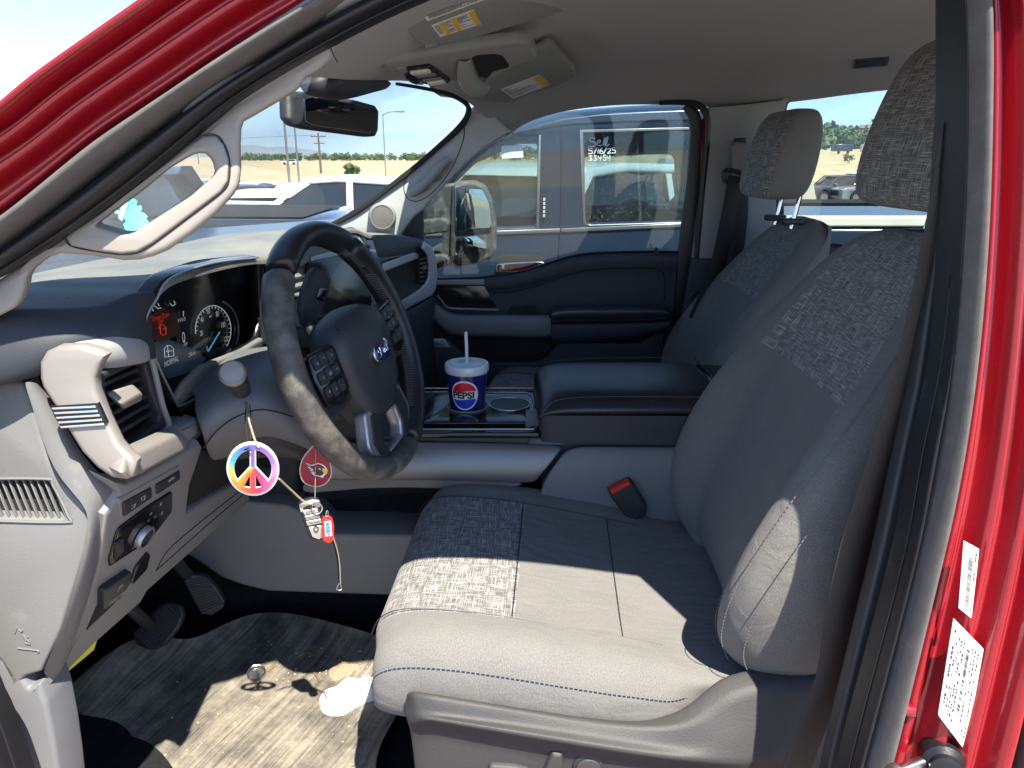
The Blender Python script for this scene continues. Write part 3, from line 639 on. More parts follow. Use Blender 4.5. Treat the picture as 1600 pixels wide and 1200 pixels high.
for t, x, y in (('*', 203, 856), ('=', 228, 812), ('-', 236, 820), ('o', 232, 800), ('=', 238, 806), ('%', 249, 800), ('%', 247, 786)): kt('icon', t, x, y, .008, -.0036)
tubes('icon', [[fK(x, y, -.0046) for x, y in l] for l in ([(258,750),(264,746),(262,744)], [(258,750),(260,747),(266,743),(268,744),(258,750)], [(215,775),(221,771),(220,778),(216,779),(215,775)], [(200,788),(206,784),(204,790),(200,792)])], .0004, M['mark'], knee, seg=4, smooth=1)
# yellow strap just below the knee panel
plate('strap', [[(98,1052),(146,1004),(158,1000),(152,1018),(112,1052)]], lambda x, y, z: fK(x, y, z + .004), M['yel_strap'], dash, thick=.006, bev=.001, s=.0008)
# dark mass behind knee panel so nothing shows through
hexa('dash_core', [V((-.54,.74,1.17)),V((-.50,1.25,1.13)),V((-.42,1.25,1.38)),V((-.48,.78,1.47)),V((-.95,.70,1.17)),V((-.95,1.25,1.13)),V((-.95,1.25,1.46)),V((-.95,.70,1.46))], M['black'], dash, bev=.01)
hexa('dash_core', [V((-.42,1.25,1.0)),V((-.30,2.12,1.0)),V((-.27,2.12,1.44)),V((-.36,1.25,1.44)),V((-.95,1.25,1.0)),V((-.9,2.12,1.0)),V((-.9,2.12,1.44)),V((-.95,1.25,1.44))], M['dark_soft'], dash, bev=.01)

# ---- instrument cluster
cl_o = [(240,457),(252,441),(264,431),(300,419),(350,408),(398,400),(409,402),(415,412),(416,500),(408,540),(345,585),(312,622),(282,636),(270,628),(236,560),(222,520),(220,500),(232,470)]
cl_h = rnd([(226,502),(264,436),(330,413),(398,405),(409,412),(411,500),(402,532),(340,568),(306,612),(281,630),(273,622),(238,552),(227,520)], .2)
CA, CB, CC = Q(262,432,.835), Q(408,402,1.165), Q(275,625,.86)
fC = mP(CA, CB, CC)
clb = plate('instrument_cluster', [cl_o, cl_h[::-1]], fC, M['gloss'], dash, thick=.02, bev=.003, s=.00085)
tube('bezel_trim', [fC(x, y, -.002) for x, y in [(398,403),(330,411),(265,434),(240,470),(224,503),(236,552),(271,624),(281,633),(309,618)]], .0016, M['silver'], clb, seg=8)
fS = mP(Q(262,432,.835) + V((-.05,0,-.0)), Q(408,402,1.165) + V((-.05,0,0)), Q(275,625,.86) + V((-.028,0,0)))
scr = plate('display', [[(215,500),(255,425),(420,390),(425,545),(340,590),(282,645)]], fS, M['gloss'], clb, thick=.004, bev=0, s=.00085)
def lit(name, col, st): 
    m = bpy.data.materials.new(name); n = N(m); n.b.inputs['Base Color'].default_value = (*col, 1); n.b.inputs['Emission Color'].default_value = (*col, 1); n.b.inputs['Emission Strength'].default_value = st; n.b.inputs['Roughness'].default_value = .3; return m
M['lit_white'] = lit('lit_white', (.62, .68, .70), .06); M['lit_red'] = lit('lit_red', (.5, .03, .02), .10); M['lit_blue'] = lit('lit_blue', (.015, .03, .05), .08)
M['lit_redbg'] = lit('lit_redbg', (.03, .008, .004), .05); M['lit_needle'] = lit('lit_needle', (.10, .42, .62), .10)
def sp(name, o, mat, z=-.001, r=.15, par=scr): return plate(name, [rnd(o, r)], lambda x, y, q: fS(x, y, q + z), mat, par, thick=.0012, bev=0, s=.00085)
sp('message_area', [(234,494),(250,480),(275,490),(283,520),(250,536),(238,530)], M['lit_redbg'])
sp('menu_area', [(236,536),(262,530),(300,545),(322,560),(300,580),(262,592),(244,566)], M['lit_blue'])
sr = (fS(300,500,0) - fS(280,507,0)).normalized(); nS, _ = plane3(fS(300,500,0), fS(280,507,0), fS(290,540,0)); nS = nS if nS.dot(CO - fS(290,500,0)) > 0 else -nS
su = nS.cross(sr).normalized()
def st(name, t, x, y, sz, mat='lit_white'): text(name, t, sz, frame(fS(x, y, -.0035), sr, su), M[mat], scr)
st('numeral', '20', 311, 521, .0105); st('numeral', '40', 312, 500, .0105); st('numeral', '60', 322, 486, .012); st('numeral', '80', 336, 491, .012); st('numeral', '100', 345, 508, .012); st('numeral', '120', 350, 530, .012); st('numeral', '0', 320, 545, .010); st('lettering', 'mph', 325, 494, .006)
st('numeral', '0', 283, 528, .021); st('lettering', 'mph', 286, 537, .007); st('lettering', 'Driver Door', 247, 495, .009, 'lit_red'); st('lettering', 'Ajar', 247, 502, .009, 'lit_red')
st('lettering', 'NORMAL', 264, 565, .010); st('lettering', '276 mi', 296, 553, .008)
st('lettering', 'P R N D', 280, 500, .007)
tubes('tick', [[fS(330 + 27*math.cos(a)*r_, 516 - 37*math.sin(a)*r_, -.003) for r_ in (.92, 1.02)] for a in [R(-50 + 11*k) for k in range(22)]], .0005, M['lit_white'], scr, seg=4, smooth=1)
tube('dial_ring', [fS(330 + 28*math.cos(a), 516 - 38.5*math.sin(a), -.003) for a in [R(-52 + 12*k) for k in range(21)]], .0007, M['lit_white'], scr, seg=5)
tube('dial_arc', [fS(334 + 36*math.cos(a), 516 - 47*math.sin(a), -.003) for a in [R(-40 + 14*k) for k in range(9)]], .0014, M['silver'], scr, seg=6)
tube('needle', [fS(320, 549, -.005), fS(338, 519, -.005)], .0011, M['lit_needle'], scr, seg=5, smooth=1)
tubes('door_ajar_icon', [[fS(x, y, -.003) for x, y in l] for l in ([(246,508),(251,507),(255,511),(256,522),(251,524),(247,521),(246,508)], [(251,514),(257,513)], [(247,513),(243,512)])], .0007, M['lit_red'], scr, seg=4, smooth=1)
tubes('truck_icon', [[fS(x, y, -.003) for x, y in l] for l in ([(253,545),(257,540),(263,540),(267,544),(268,556),(254,558),(253,545)], [(256,549),(265,548)], [(258,540),(260,558)])], .0006, M['lit_white'], scr, seg=4, smooth=1)
tubes('gauge_icon', [[fS(x, y, -.003) for x, y in l] for l in ([(238,478),(243,482),(248,481)], [(243,474),(245,478)], [(262,474),(266,478),(271,475)], [(268,470),(270,474)], [(283,486),(283,494)], [(234,482),(236,486)])], .0006, M['lit_white'], scr, seg=4, smooth=1)
# lit fold between cluster and column
plate('lower_bezel', [rnd([(274,630),(290,600),(318,572),(380,548),(412,528),(425,540),(390,556),(352,570),(322,592),(300,618),(284,636)], .2)], mP(Q(274,632,.86), Q(300,590,.90), Q(412,532,1.15)), M['pad'], dash, thick=.01, bev=.003, s=.0008)

# ---- steering column shroud and lower dash between cluster and console
col = [[V((-.54, .92 + .04*k, 1.37)) for k in range(6)]] + [[Q(x, y, Y) for x, y, Y in r] for r in (
 [(316,600,.92),(335,592,.95),(355,575,.97),(392,555,1.0),(430,535,1.03),(470,530,1.05)],
 [(300,640,.86),(330,622,.86),(360,600,.88),(395,585,.90),(440,575,.92),(480,575,.95)],
 [(316,668,.84),(340,652,.84),(370,636,.85),(410,625,.86),(450,640,.88),(490,650,.92)],
 [(320,700,.86),(345,690,.86),(380,676,.87),(415,665,.87),(465,688,.89),(505,690,.93)],
 [(330,720,.95),(350,712,.95),(390,700,.95),(430,690,.95),(480,708,.97),(520,706,1.0)])]
grid('column_shroud', col, M['trim_blue'], dash, sub=2, solid=.006)
tube('panel_seam', [Q(x, y, Y-.004) for x, y, Y in ((318,700,.858),(340,672,.842),(372,650,.845),(412,640,.857),(462,652,.88))], .001, M['black'], dash, seg=4)
grid('column_cover', [[Q(x, y, Y) for x, y, Y in r] for r in ([(376,668,.90),(420,660,.90),(470,690,.92),(505,695,.98)], [(384,690,.90),(430,690,.90),(470,705,.93),(500,712,1.0)], [(398,706,.93),(440,708,.93),(470,712,.96),(500,722,1.02)])], M['dark'], dash, sub=2, solid=.01)
# bracket block between vent and column
plate('trim_block', [rnd([(243,700),(262,678),(300,652),(316,656),(318,680),(300,694),(290,684),(278,676)], .2)], mP(Q(250,690,.80), Q(316,655,.90), Q(318,690,.90)), M['trim_cool'], dash, thick=.03, bev=.004, s=.0008)
plate('open_pocket', [rnd([(309,728),(320,706),(398,700),(470,700),(470,735),(400,735),(384,746),(296,797)], .05)], lambda x, y, z: fK(x, y, z + .006), M['black'], dash, thick=.01, bev=.002, s=.0008)

hexa('sun_leak_blocker', [V((-.46,.95,1.275)),V((-.29,.98,1.275)),V((-.29,1.22,1.275)),V((-.46,1.22,1.275)),V((-.46,.95,1.295)),V((-.29,.98,1.295)),V((-.29,1.22,1.295)),V((-.46,1.22,1.295))], M['dark'], dash, bev=.005)  # panel added under the column to block sun leaking onto the console
# ---- turn signal stalk
s0, s1 = Q(388, 628, .92), Q(363, 583, .80); sd = (s1 - s0).normalized(); sl = (s1 - s0).length
stalk = tag(lathe('turn_signal_stalk', [(.014,-.02),(.010,sl*.35),(.0125,sl*.7),(.0150,sl*.96),(.0155,sl),(.0135,sl+.003),(.013,sl+.001),(.001,sl+.002)], s0, sd, M['dark'], None, seg=28, mats=[M['dark'], M['satin']], mi=lambda i: 1 if i >= 3 else 0), 'black indicator stalk with a pale round end cap left of the steering wheel', 'stalk')
# ---- centre stack with touch screen
fT = mP(Q(440,388,1.235), Q(566,362,1.53), Q(590,480,1.50))
ts_o = [(425,392),(470,372),(513,359),(552,354),(566,362),(576,378),(588,420),(592,445),(600,490),(598,520),(540,545),(430,545)]
stk = plate('centre_stack', [rnd(ts_o, .2)], fT, M['dark'], dash, thick=.03, bev=.004, s=.0011)
plate('screen_bezel', [rnd([(448,398),(514,366),(556,366),(570,388),(584,430),(588,470),(582,505),(520,520),(455,510)], .15)], lambda x, y, z: fT(x, y, z - .006), M['trim_cool'], stk, thick=.01, bev=.003, s=.0011)
plate('touch_screen', [rnd([(470,412),(545,396),(562,420),(574,470),(570,496),(520,508),(475,500)], .1)], lambda x, y, z: fT(x, y, z - .012), M['gloss'], stk, thick=.006, bev=.001, s=.0011)
plate('screen_trim', [rnd([(480,410),(478,402),(545,384),(552,392),(548,396)], .2)], lambda x, y, z: fT(x, y, z - .010), M['silver'], stk, thick=.008, bev=.001, s=.0011)
for x, y in ((436, 410), (440, 424), (444, 438), (448, 452), (452, 466)):
    plate('vane', [[(x,y),(x+30,y-8),(x+31,y-4),(x+1,y+4)]], lambda a, b, z: fT(a, b, z - .010), M['dark'], stk, thick=.01, bev=.001, s=.0011)
for k in range(6):
    y = 384 + 9*k; x = 560 + 3*k
    plate('vane', [[(x,y),(x+12,y+1),(x+13,y+4),(x+1,y+3)]], lambda a, b, z: fT(a, b, z - .010), M['dark'], stk, thick=.01, bev=.001, s=.0011)
plate('hazard_switch', [rnd([(532,372),(550,369),(553,374),(536,378)], .2)], lambda x, y, z: fT(x, y, z - .010), M['steel'], stk, thick=.006, bev=.001, s=.0011)

# ---- passenger side of the dash
pd = [[Q(x, y, Y) for x, y, Y in r] for r in (
 [(574,366,1.57),(600,368,1.70),(640,370,1.90),(660,375,2.0),(670,381,2.03)],
 [(580,376,1.55),(606,376,1.69),(642,376,1.88),(662,381,1.98),(673,388,2.02)],
 [(585,392,1.54),(612,388,1.68),(640,384,1.86),(658,388,1.96),(671,396,2.0)],
 [(588,406,1.54),(612,401,1.68),(638,396,1.85),(655,396,1.95),(668,404,2.0)])]
grid('passenger_pad', pd, M['dark_soft'], dash, sub=2, solid=.004)
grid('shelf_recess', [[Q(x, y, Y) for x, y, Y in r] for r in ([(589,408,1.6),(625,400,1.80),(664,396,2.04)], [(598,424,1.66),(628,412,1.86),(664,406,2.08)], [(606,452,1.66),(632,440,1.86),(662,432,2.08)], [(612,474,1.56),(640,460,1.74),(670,444,1.98)])], M['black'], dash, sub=1)
hexa('dash_trim_bar', [Q(x, y, Y) for x, y, Y in ((596,413,1.53),(655,392,1.95),(657,402,1.95),(600,425,1.53))] + [Q(x, y, Y) for x, y, Y in ((596,411,1.57),(655,390,1.99),(657,402,1.99),(600,425,1.57))], M['pale'], dash, bev=.003)
so = [(665,378),(676,386),(682,402),(685,430),(682,452),(676,462),(640,482),(622,494),(616,482),(620,474),(648,458),(664,446),(670,434),(671,414),(668,398),(660,388)]
fPO = lambda x, y, z: Q(x, y, 1.60 + (x - 600)/80*.38) + V((-.3, .6, 0))*z
plate('dash_end_trim', [so], fPO, M['pale'], dash, thick=.03, bev=.008, s=.0016)
fPV = lambda x, y, z: Q(x, y, 1.93 + (x-655)/15*.04) + V((-.8, .2, 0))*z
pv = plate('air_vent', [rnd([(653,398),(664,396),(670,410),(670,434),(660,446),(654,444)], .3)], fPV, M['black'], dash, thick=.01, bev=.002, s=.0016)
for k in range(6):
    y = 402 + 7*k; plate('vane', [[(655,y+2),(668,y),(669,y+2.4),(656,y+4.4)]], lambda a, b, z: fPV(a, b, z - .004), M['silver'], pv, thick=.006, bev=.001, s=.0016)
plate('vane_knob', [rnd([(657,416),(664,413),(665,419),(658,422)], .2)], lambda a, b, z: fPV(a, b, z - .012), M['satin'], pv, thick=.008, bev=.001, s=.0016)
lowr = [[Q(x, y, Y) for x, y, Y in r] for r in (
 [(600,486,1.52),(620,490,1.60),(645,482,1.75),(680,458,2.0)],
 [(602,510,1.50),(626,512,1.60),(652,502,1.78),(684,475,2.02)],
 [(606,560,1.50),(632,560,1.62),(655,545,1.80),(676,510,2.04)],
 [(610,640,1.52),(638,640,1.66),(660,630,1.84),(690,600,2.06)])]
grid('lower_panel', lowr, M['dark_soft'], dash, sub=2, solid=.004)
# ============================================================ STEERING WHEEL
WC = Q(555, 548, 1.0)
WN = V((.915, -.20, .32)).normalized(); WY = (V((0, 1, 0)) - WN*WN.y).normalized(); WU = WN.cross(WY)
if WU.z < 0: WU = -WU
def W(a, b, c): return WC + WY*a + WU*b + WN*c
wheel = thing('steering_wheel', 'worn black leather steering wheel with stitched rim and oval badge on its hub', 'steering wheel', tuple(WC))
RR = .172
def rimrows(t0, t1, n, r=.0180, sc=1.0):
    rows = []
    for k in range(n + 1):
        th = R(t0 + (t1 - t0)*k/n); ex = 1 + .10*max(0, math.cos((math.degrees(th) % 360 - 60)*math.pi/60) if 30 < math.degrees(th) % 360 < 90 else 0) + .1*max(0, math.cos((math.degrees(th) % 360 - 120)*math.pi/60) if 90 < math.degrees(th) % 360 < 150 else 0)
        rad = r*ex*sc; ring = []
        for q in range(14):
            an = 2*math.pi*q/14; rr = RR + rad*math.cos(an)*.95; ring.append(W(rr*math.cos(th), rr*math.sin(th), rad*1.12*math.sin(an)))
        rows.append(ring)
    return rows
rim = grid('rim', rimrows(55, 125, 14), M['leather'], wheel, sub=1, closed=True, caps=True)
grid('rim_grip', rimrows(126, 254, 26), M['worn'], rim, sub=1, closed=True, caps=True)
grid('rim_grip', rimrows(255, 284, 6, sc=.98), M['worn'], rim, sub=1, closed=True, caps=True)
grid('rim_grip', rimrows(285, 414, 26), M['leather'], rim, sub=1, closed=True, caps=True)
M['hub'] = pm('hub_plastic', (.036, .038, .043), .5, grain=.4)
th_m = pm('grey_thread', (.13, .13, .132), .9)
for t0, t1 in ((40, 64), (5, 34), (-55, -12), (116, 176), (186, 250)):
    L = []
    for k in range(int((t1 - t0)/1.6)):
        a = R(t0 + 1.6*k); b = R(t0 + 1.6*k + .9); ri = RR - .0165
        L.append([W(ri*math.cos(a), ri*math.sin(a), .0085), W((ri-.0012)*math.cos(b), (ri-.0012)*math.sin(b), .002)])
        L.append([W(ri*math.cos(a), ri*math.sin(a), -.0035), W((ri-.0012)*math.cos(b), (ri-.0012)*math.sin(b), .002)])
    tubes('stitching', L, .0008, th_m, rim, seg=4, smooth=1)
# hub: convex airbag cover
hub_o = [(x*1.06, y - .016) for x, y in [(-.082,.030),(-.070,.062),(-.040,.076),(0,.080),(.040,.076),(.070,.062),(.082,.030),(.078,-.010),(.066,-.050),(.046,-.082),(.0,-.092),(-.046,-.082),(-.066,-.050),(-.078,-.010)]]
rows = []
for s, c in ((1.0, -.035), (1.02, -.010), (1.0, .004), (.93, .020), (.80, .030), (.5, .036), (.2, .038), (.02, .0385)): rows.append([W(x*s, (y+.004)*s - .004, c + .006*y/.08) for x, y in hub_o])
hub = grid('hub', rows, M['hub'], wheel, sub=2, closed=True, caps=True)
dl_ = [(-.070,.052),(-.050,.028),(-.046,-.02),(-.040,-.075)]
for sg in (-1, 1): tube('cover_seam', [W(sg*x*-1, y, .0245 - abs(y)*.03) for x, y in dl_], .0008, M['black'], hub, seg=4)
# oval badge: chromed rim, dark blue field, looping script
eo = [(.0285*math.cos(R(12*k)), .0175*math.sin(R(12*k))) for k in range(30)]
fb = lambda x, y, z: W(x, y - .010, .0400 - z)
badge = plate('badge', [eo], fb, M['chrome'], hub, thick=.004, bev=.001, s=1)
mbl = pm('badge_blue', (.006, .02, .11), .2, coat=1)
plate('badge_field', [[(x*.84, y*.80) for x, y in eo]], lambda x, y, z: fb(x, y, z - .0012), mbl, badge, thick=.002, bev=.0004, s=1)
F_ = [[(-.0150,-.002),(-.0160,.003),(-.0130,.0058),(-.0085,.0058),(-.0050,.0064)], [(-.0090,.0056),(-.0100,.000),(-.0125,-.0050),(-.0150,-.0045)], [(-.0135,.0006),(-.0070,.0012)],
      [(-.0045,-.004),(-.0060,-.001),(-.0040,.0016),(-.0015,.000),(-.0025,-.0035),(-.0045,-.004)], [(-.0012,.0012),(.0012,.0016),(.0010,-.004)], [(.0012,.000),(.0035,.002),(.0050,.001)],
      [(.0100,.000),(.0080,.0018),(.0055,-.001),(.0065,-.004),(.0090,-.003),(.0115,.0045),(.0130,.007)], [(.0115,.0045),(.0100,-.003),(.0125,-.0045),(.0150,-.002)]]
tubes('badge_script', [[fb(x*1.2, y*1.2, -.0024) for x, y in l] for l in F_], .0007, M['chrome'], badge, seg=5)
# spokes with switch pads
for sg in (-1, 1):
    o = [(sg*.070,.030),(sg*.110,.030),(sg*.172,.040),(sg*.174,.0),(sg*.168,-.040),(sg*.120,-.052),(sg*.074,-.048)]
    spk = plate('spoke', [rnd(o, .15)], lambda x, y, z: W(x, y, .004 - z + .010*(1 - abs(x)/.17)), M['dark'], wheel, thick=.022, bev=.005, s=1)
    pad = plate('switch_pad', [rnd([(sg*.078,.034),(sg*.142,.038),(sg*.150,.010),(sg*.146,-.030),(sg*.110,-.042),(sg*.084,-.030)], .2)], lambda x, y, z: W(x, y, .0125 - z + .008*(1 - abs(x)/.17)), M['gloss'], spk, thick=.004, bev=.001, s=1)
    for i, (x0, x1, y0, y1) in enumerate(((.090,.106,.014,.030),(.109,.125,.016,.032),(.128,.141,.016,.032),(.092,.106,-.004,.010),(.109,.125,-.004,.012),(.128,.142,-.004,.012),(.094,.108,-.026,-.010),(.112,.126,-.026,-.008),(.129,.142,-.022,-.008))):
        plate('switch', [rnd([(sg*x0,y0),(sg*x1,y0),(sg*x1,y1),(sg*x0,y1)], .2)], lambda x, y, z: W(x, y, .0155 - z + .008*(1 - abs(x)/.17)), M['dark'], spk, thick=.004, bev=.0008, s=1)
        text('icon', ('+', '^', 'o', '<', 'ok', '>', '-', 'v', '=')[i], .0085, lambda u, v, cx=sg*(x0+x1)/2, cy=(y0+y1)/2: W(cx+u, cy+v, .0159 + .008*(1 - abs(cx)/.17)), M['mark'], spk)
# lower spoke: silver frame with an opening
lo = rnd([(-.066,-.074),(.066,-.074),(.084,-.120),(.064,-.166),(-.064,-.166),(-.084,-.120)], .12); lh = rnd([(-.030,-.102),(.030,-.102),(.036,-.132),(.026,-.150),(-.026,-.150),(-.036,-.132)], .25)
ls = plate('lower_spoke', [lo, lh[::-1]], lambda x, y, z: W(x, y, .002 - z + (.16+y)*.12), M['silver'], wheel, thick=.022, bev=.005, s=1)
plate('spoke_insert', [rnd([(-.056,-.084),(.056,-.084),(.070,-.119),(.054,-.154),(-.054,-.154),(-.070,-.119)], .12), [(x*1.12, (y+.125)*1.12 - .125) for x, y in lh][::-1]], lambda x, y, z: W(x, y, .0042 - z + (.16+y)*.12), M['dark'], ls, thick=.006, bev=.001, s=1)
# column behind the hub
lathe('column_boss', [(.050,-.15),(.052,-.06),(.048,-.02)], WC + WU*-.045, WN, M['dark'], wheel, seg=28)
# ---- column gear lever behind the rim
fG = mP(Q(480,505,1.17), Q(500,418,1.22), Q(520,437,1.24), sink=V((-.9, .2, -.1)))
gl = plate('gear_lever', [rnd([(487,424),(494,417),(512,424),(520,437),(514,462),(504,490),(500,508),(478,508),(472,484),(476,456)], .1)], fG, M['dark'], None, thick=.014, bev=.005, s=.0011)
tag(gl, 'black paddle shaped gear lever standing behind the steering wheel rim', 'gear lever')
gb = plate('lever_button', [rnd([(497,448),(510,452),(503,472),(492,466)], .25)], lambda x, y, z: fG(x, y, z - .003), M['gloss'], gl, thick=.005, bev=.001, s=.0011)
text('icon', '+', .010, frame(fG(500, 456, -.0035), WY, WU), M['mark'], gb); text('icon', '-', .010, frame(fG(502, 464, -.0035), WY, WU), M['mark'], gb)
tube('lever_arm', [fG(488, 505, .01), Q(500, 540, 1.15), Q(520, 575, 1.1)], .009, M['dark'], gl, seg=10)
# right-hand wiper / trailer control below the spoke
# ============================================================ CENTRE CONSOLE
cons = thing('centre_console', 'wide grey centre console with padded armrest lid, cup holders and side storage slot', 'centre console', (.1, 1.38, .8))
# padded lid: section along Y, lofted along X
def lidrow(x, zt, zb, y0=1.24, y1=1.50, r=.03):
    return [V((x,y0+.004,zb)), V((x,y0-.012,zb+(zt-zb)*.35)), V((x,y0-.004,zt-r*.8)), V((x,y0+r*.6,zt-.003)), V((x,(y0+y1)/2,zt)), V((x,y1-r*.6,zt-.003)), V((x,y1,zt-r*.9)), V((x,y1,zb))]
l0 = Q(843, 663, 1.24); l1 = Q(1120, 620, 1.24)
zt = 1.283; zb = 1.245
rows = []
for x, t in ((.046,.0), (.047,.25), (.052,.55), (.066,.80), (.090,.95), (.125,1.0), (.22,1.0), (.33,.99), (.372,.97), (.384,.90), (.386,.3), (.386,.0)):
    rows.append(lidrow(x, 1.238 + (zt - 1.236)*t + .004, 1.238, 1.235, 1.495, .014 + .016*t))
lid = grid('armrest_lid', rows, M['leather'], cons, sub=2, closed=True, caps=True)
def stitchline(pts, mat, par, r=.0009, gap=.5, nm='stitching', n=None):
    P = resample(cat(pts, 6), n or max(8, int(sum((V(a)-V(b)).length for a, b in zip(pts, pts[1:]))/.006))); 
    return tubes(nm, [[P[i], P[i].lerp(P[i+1], 1-gap)] for i in range(len(P)-1)], r, mat, par, seg=4, smooth=1)
stitchline([V((.051,1.224,1.247)), V((.066,1.228,1.268)), V((.10,1.233,1.279)), V((.20,1.2345,1.282)), V((.37,1.2345,1.280))], th_m, lid, r=.0008)
stitchline([V((.08,1.49,1.277)), V((.2,1.492,1.284)), V((.37,1.492,1.284))], th_m, lid, r=.0008)
# lower half of the armrest box
bl = [[V((x,1.238+o,z)) for x, o in ((.050,.03),(.050,.004),(.056,0),(.2,0),(.39,0))] for z, o in ((1.244,0),(1.236,0),(1.215,.0),(1.196,.001),(1.188,.004))]
grid('armrest_box', bl, M['dark_soft'], cons, sub=1)
hexa('console_body', [V((.055,1.242,1.10)),V((.60,1.242,1.10)),V((.60,1.49,1.10)),V((.055,1.49,1.10)),V((.052,1.242,1.240)),V((.60,1.242,1.240)),V((.60,1.49,1.240)),V((.052,1.49,1.240))], M['dark_soft'], cons, bev=.004)
# rear tray beyond the lid, chrome lined
hexa('rear_tray', [V((.392,1.24,1.24)),V((.52,1.24,1.24)),V((.52,1.49,1.24)),V((.392,1.49,1.24)),V((.392,1.24,1.272)),V((.52,1.24,1.262)),V((.52,1.49,1.262)),V((.392,1.49,1.272))], M['gloss'], cons, bev=.004)
tube('chrome_strip', [V((.389,1.238,1.274)),V((.389,1.36,1.286)),V((.389,1.49,1.284))], .0014, M['chrome'], cons, seg=6)
# cup holder deck
zd = 1.212
dk_o = [(-.20,1.235),(.052,1.235),(.052,1.49),(-.20,1.49)]
def circ(x, y, r, n=28): return [(x + r*math.cos(2*math.pi*k/n), y + r*math.sin(2*math.pi*k/n)) for k in range(n)]
CUPX, CUPY = -.090, 1.385
deck = plate('cup_holder_deck', [rnd(dk_o, .02), circ(CUPX, CUPY, .041)[::-1], circ(-.005, 1.395, .041)[::-1], rnd([(-.165,1.262),(.032,1.262),(.032,1.290),(-.165,1.290)], .2)[::-1]], lambda x, y, z: V((x, y, zd - z)), M['gloss'], cons, thick=.012, bev=.003, s=1)
for x, y in ((CUPX, CUPY), (-.005, 1.395)):
    lathe('cup_well', [(.041,0),(.041,-.005),(.037,-.055),(.001,-.056)], V((x, y, zd)), (0, 0, 1), M['dark'], cons, seg=28)
    tube('well_rim', [V((x + .0415*math.cos(R(15*k)), y + .0415*math.sin(R(15*k)), zd + .0005)) for k in range(24)], .0018, M['satin'] if x < -.05 else M['steel'], cons, seg=6, closed=True, smooth=2)
plate('phone_slot', [rnd([(-.168,1.259),(.035,1.259),(.035,1.293),(-.168,1.293)], .1)], lambda x, y, z: V((x, y, zd - .013 - z)), M['black'], cons, thick=.003, bev=0, s=1)
tube('chrome_strip', [V((-.20,1.492,zd+.003)), V((.052,1.492,zd+.003))], .0022, M['chrome'], cons, seg=6, smooth=1)
tube('chrome_strip', [V((-.18,1.250,zd+.001)), V((.040,1.250,zd+.001)), V((.046,1.262,zd+.001)), V((.044,1.44,zd+.001)), V((.03,1.47,zd+.001)), V((-.17,1.475,zd+.001))], .0016, M['silver'], cons, seg=6, smooth=1)
hexa('coin_tray_wall', [V((-.20,1.236,1.185)),V((.028,1.236,1.185)),V((.028,1.246,1.185)),V((-.20,1.246,1.185)),V((-.20,1.236,1.209)),V((.036,1.236,1.209)),V((.036,1.246,1.209)),V((-.20,1.246,1.209))], M['dark'], cons, bev=.002)
# silver rail along the driver's edge
def qr(l): return [Q(*p) for p in l]
rail = [qr(r) for r in (
 [(500,692,1.22),(560,692,1.228),(665,692,1.232),(760,693,1.234),(886,697,1.236)],
 [(500,697,1.21),(560,697,1.218),(665,697,1.222),(760,698,1.224),(884,701,1.226)],
 [(490,722,1.195),(560,720,1.203),(665,719,1.208),(760,720,1.21),(868,722,1.212)],
 [(480,744,1.19),(550,742,1.198),(660,743,1.203),(760,746,1.205),(842,749,1.207)],
 [(480,750,1.195),(550,748,1.203),(660,748,1.208),(760,751,1.21),(838,754,1.212)])]
grid('side_rail', rail, M['rails'], cons, sub=2, solid=.004)
low = [qr(r) for r in ([(478,748,1.20),(560,748,1.206),(700,750,1.21),(838,753,1.213)],[(474,758,1.21),(560,757,1.213),(700,757,1.217),(800,760,1.22)],[(470,775,1.215),(560,760,1.22),(700,762,1.222),(790,768,1.226)])]
grid('rail_lip', low, M['knee'], cons, sub=1)
# deck between rail and armrest
grid('deck_edge', [qr([(840,640,1.30),(846,690,1.24),(886,694,1.238)]), qr([(822,640,1.30),(820,692,1.24),(830,696,1.236)])], M['trim_blue'], cons, sub=0)
# storage slot: dark hollow behind the pale side panel
slot = [qr(r) for r in ([(470,770,1.23),(560,750,1.24),(700,745,1.24),(860,745,1.24)],[(470,790,1.33),(560,775,1.34),(700,775,1.34),(860,775,1.34)],[(470,825,1.36),(560,820,1.36),(700,815,1.36),(860,810,1.34)],[(470,850,1.30),(560,846,1.30),(700,844,1.30),(860,840,1.30)])]
grid('storage_slot', slot, M['dark_soft'], cons, sub=2)
sp_o = [(330,760),(388,784),(412,786),(448,790),(478,803),(494,820),(508,835),(600,836),(760,838),(860,838),(1000,842),(1000,950),(700,935),(600,931),(420,925),(378,915),(345,903),(312,880),(280,860)]
plate('side_panel', [sp_o], lambda x, y, z: Q(x, y, 1.205 + (y-836)*-.00004) + V((0, 1, 0))*z, M['knee'], cons, thick=.10, bev=.006, s=.0012)
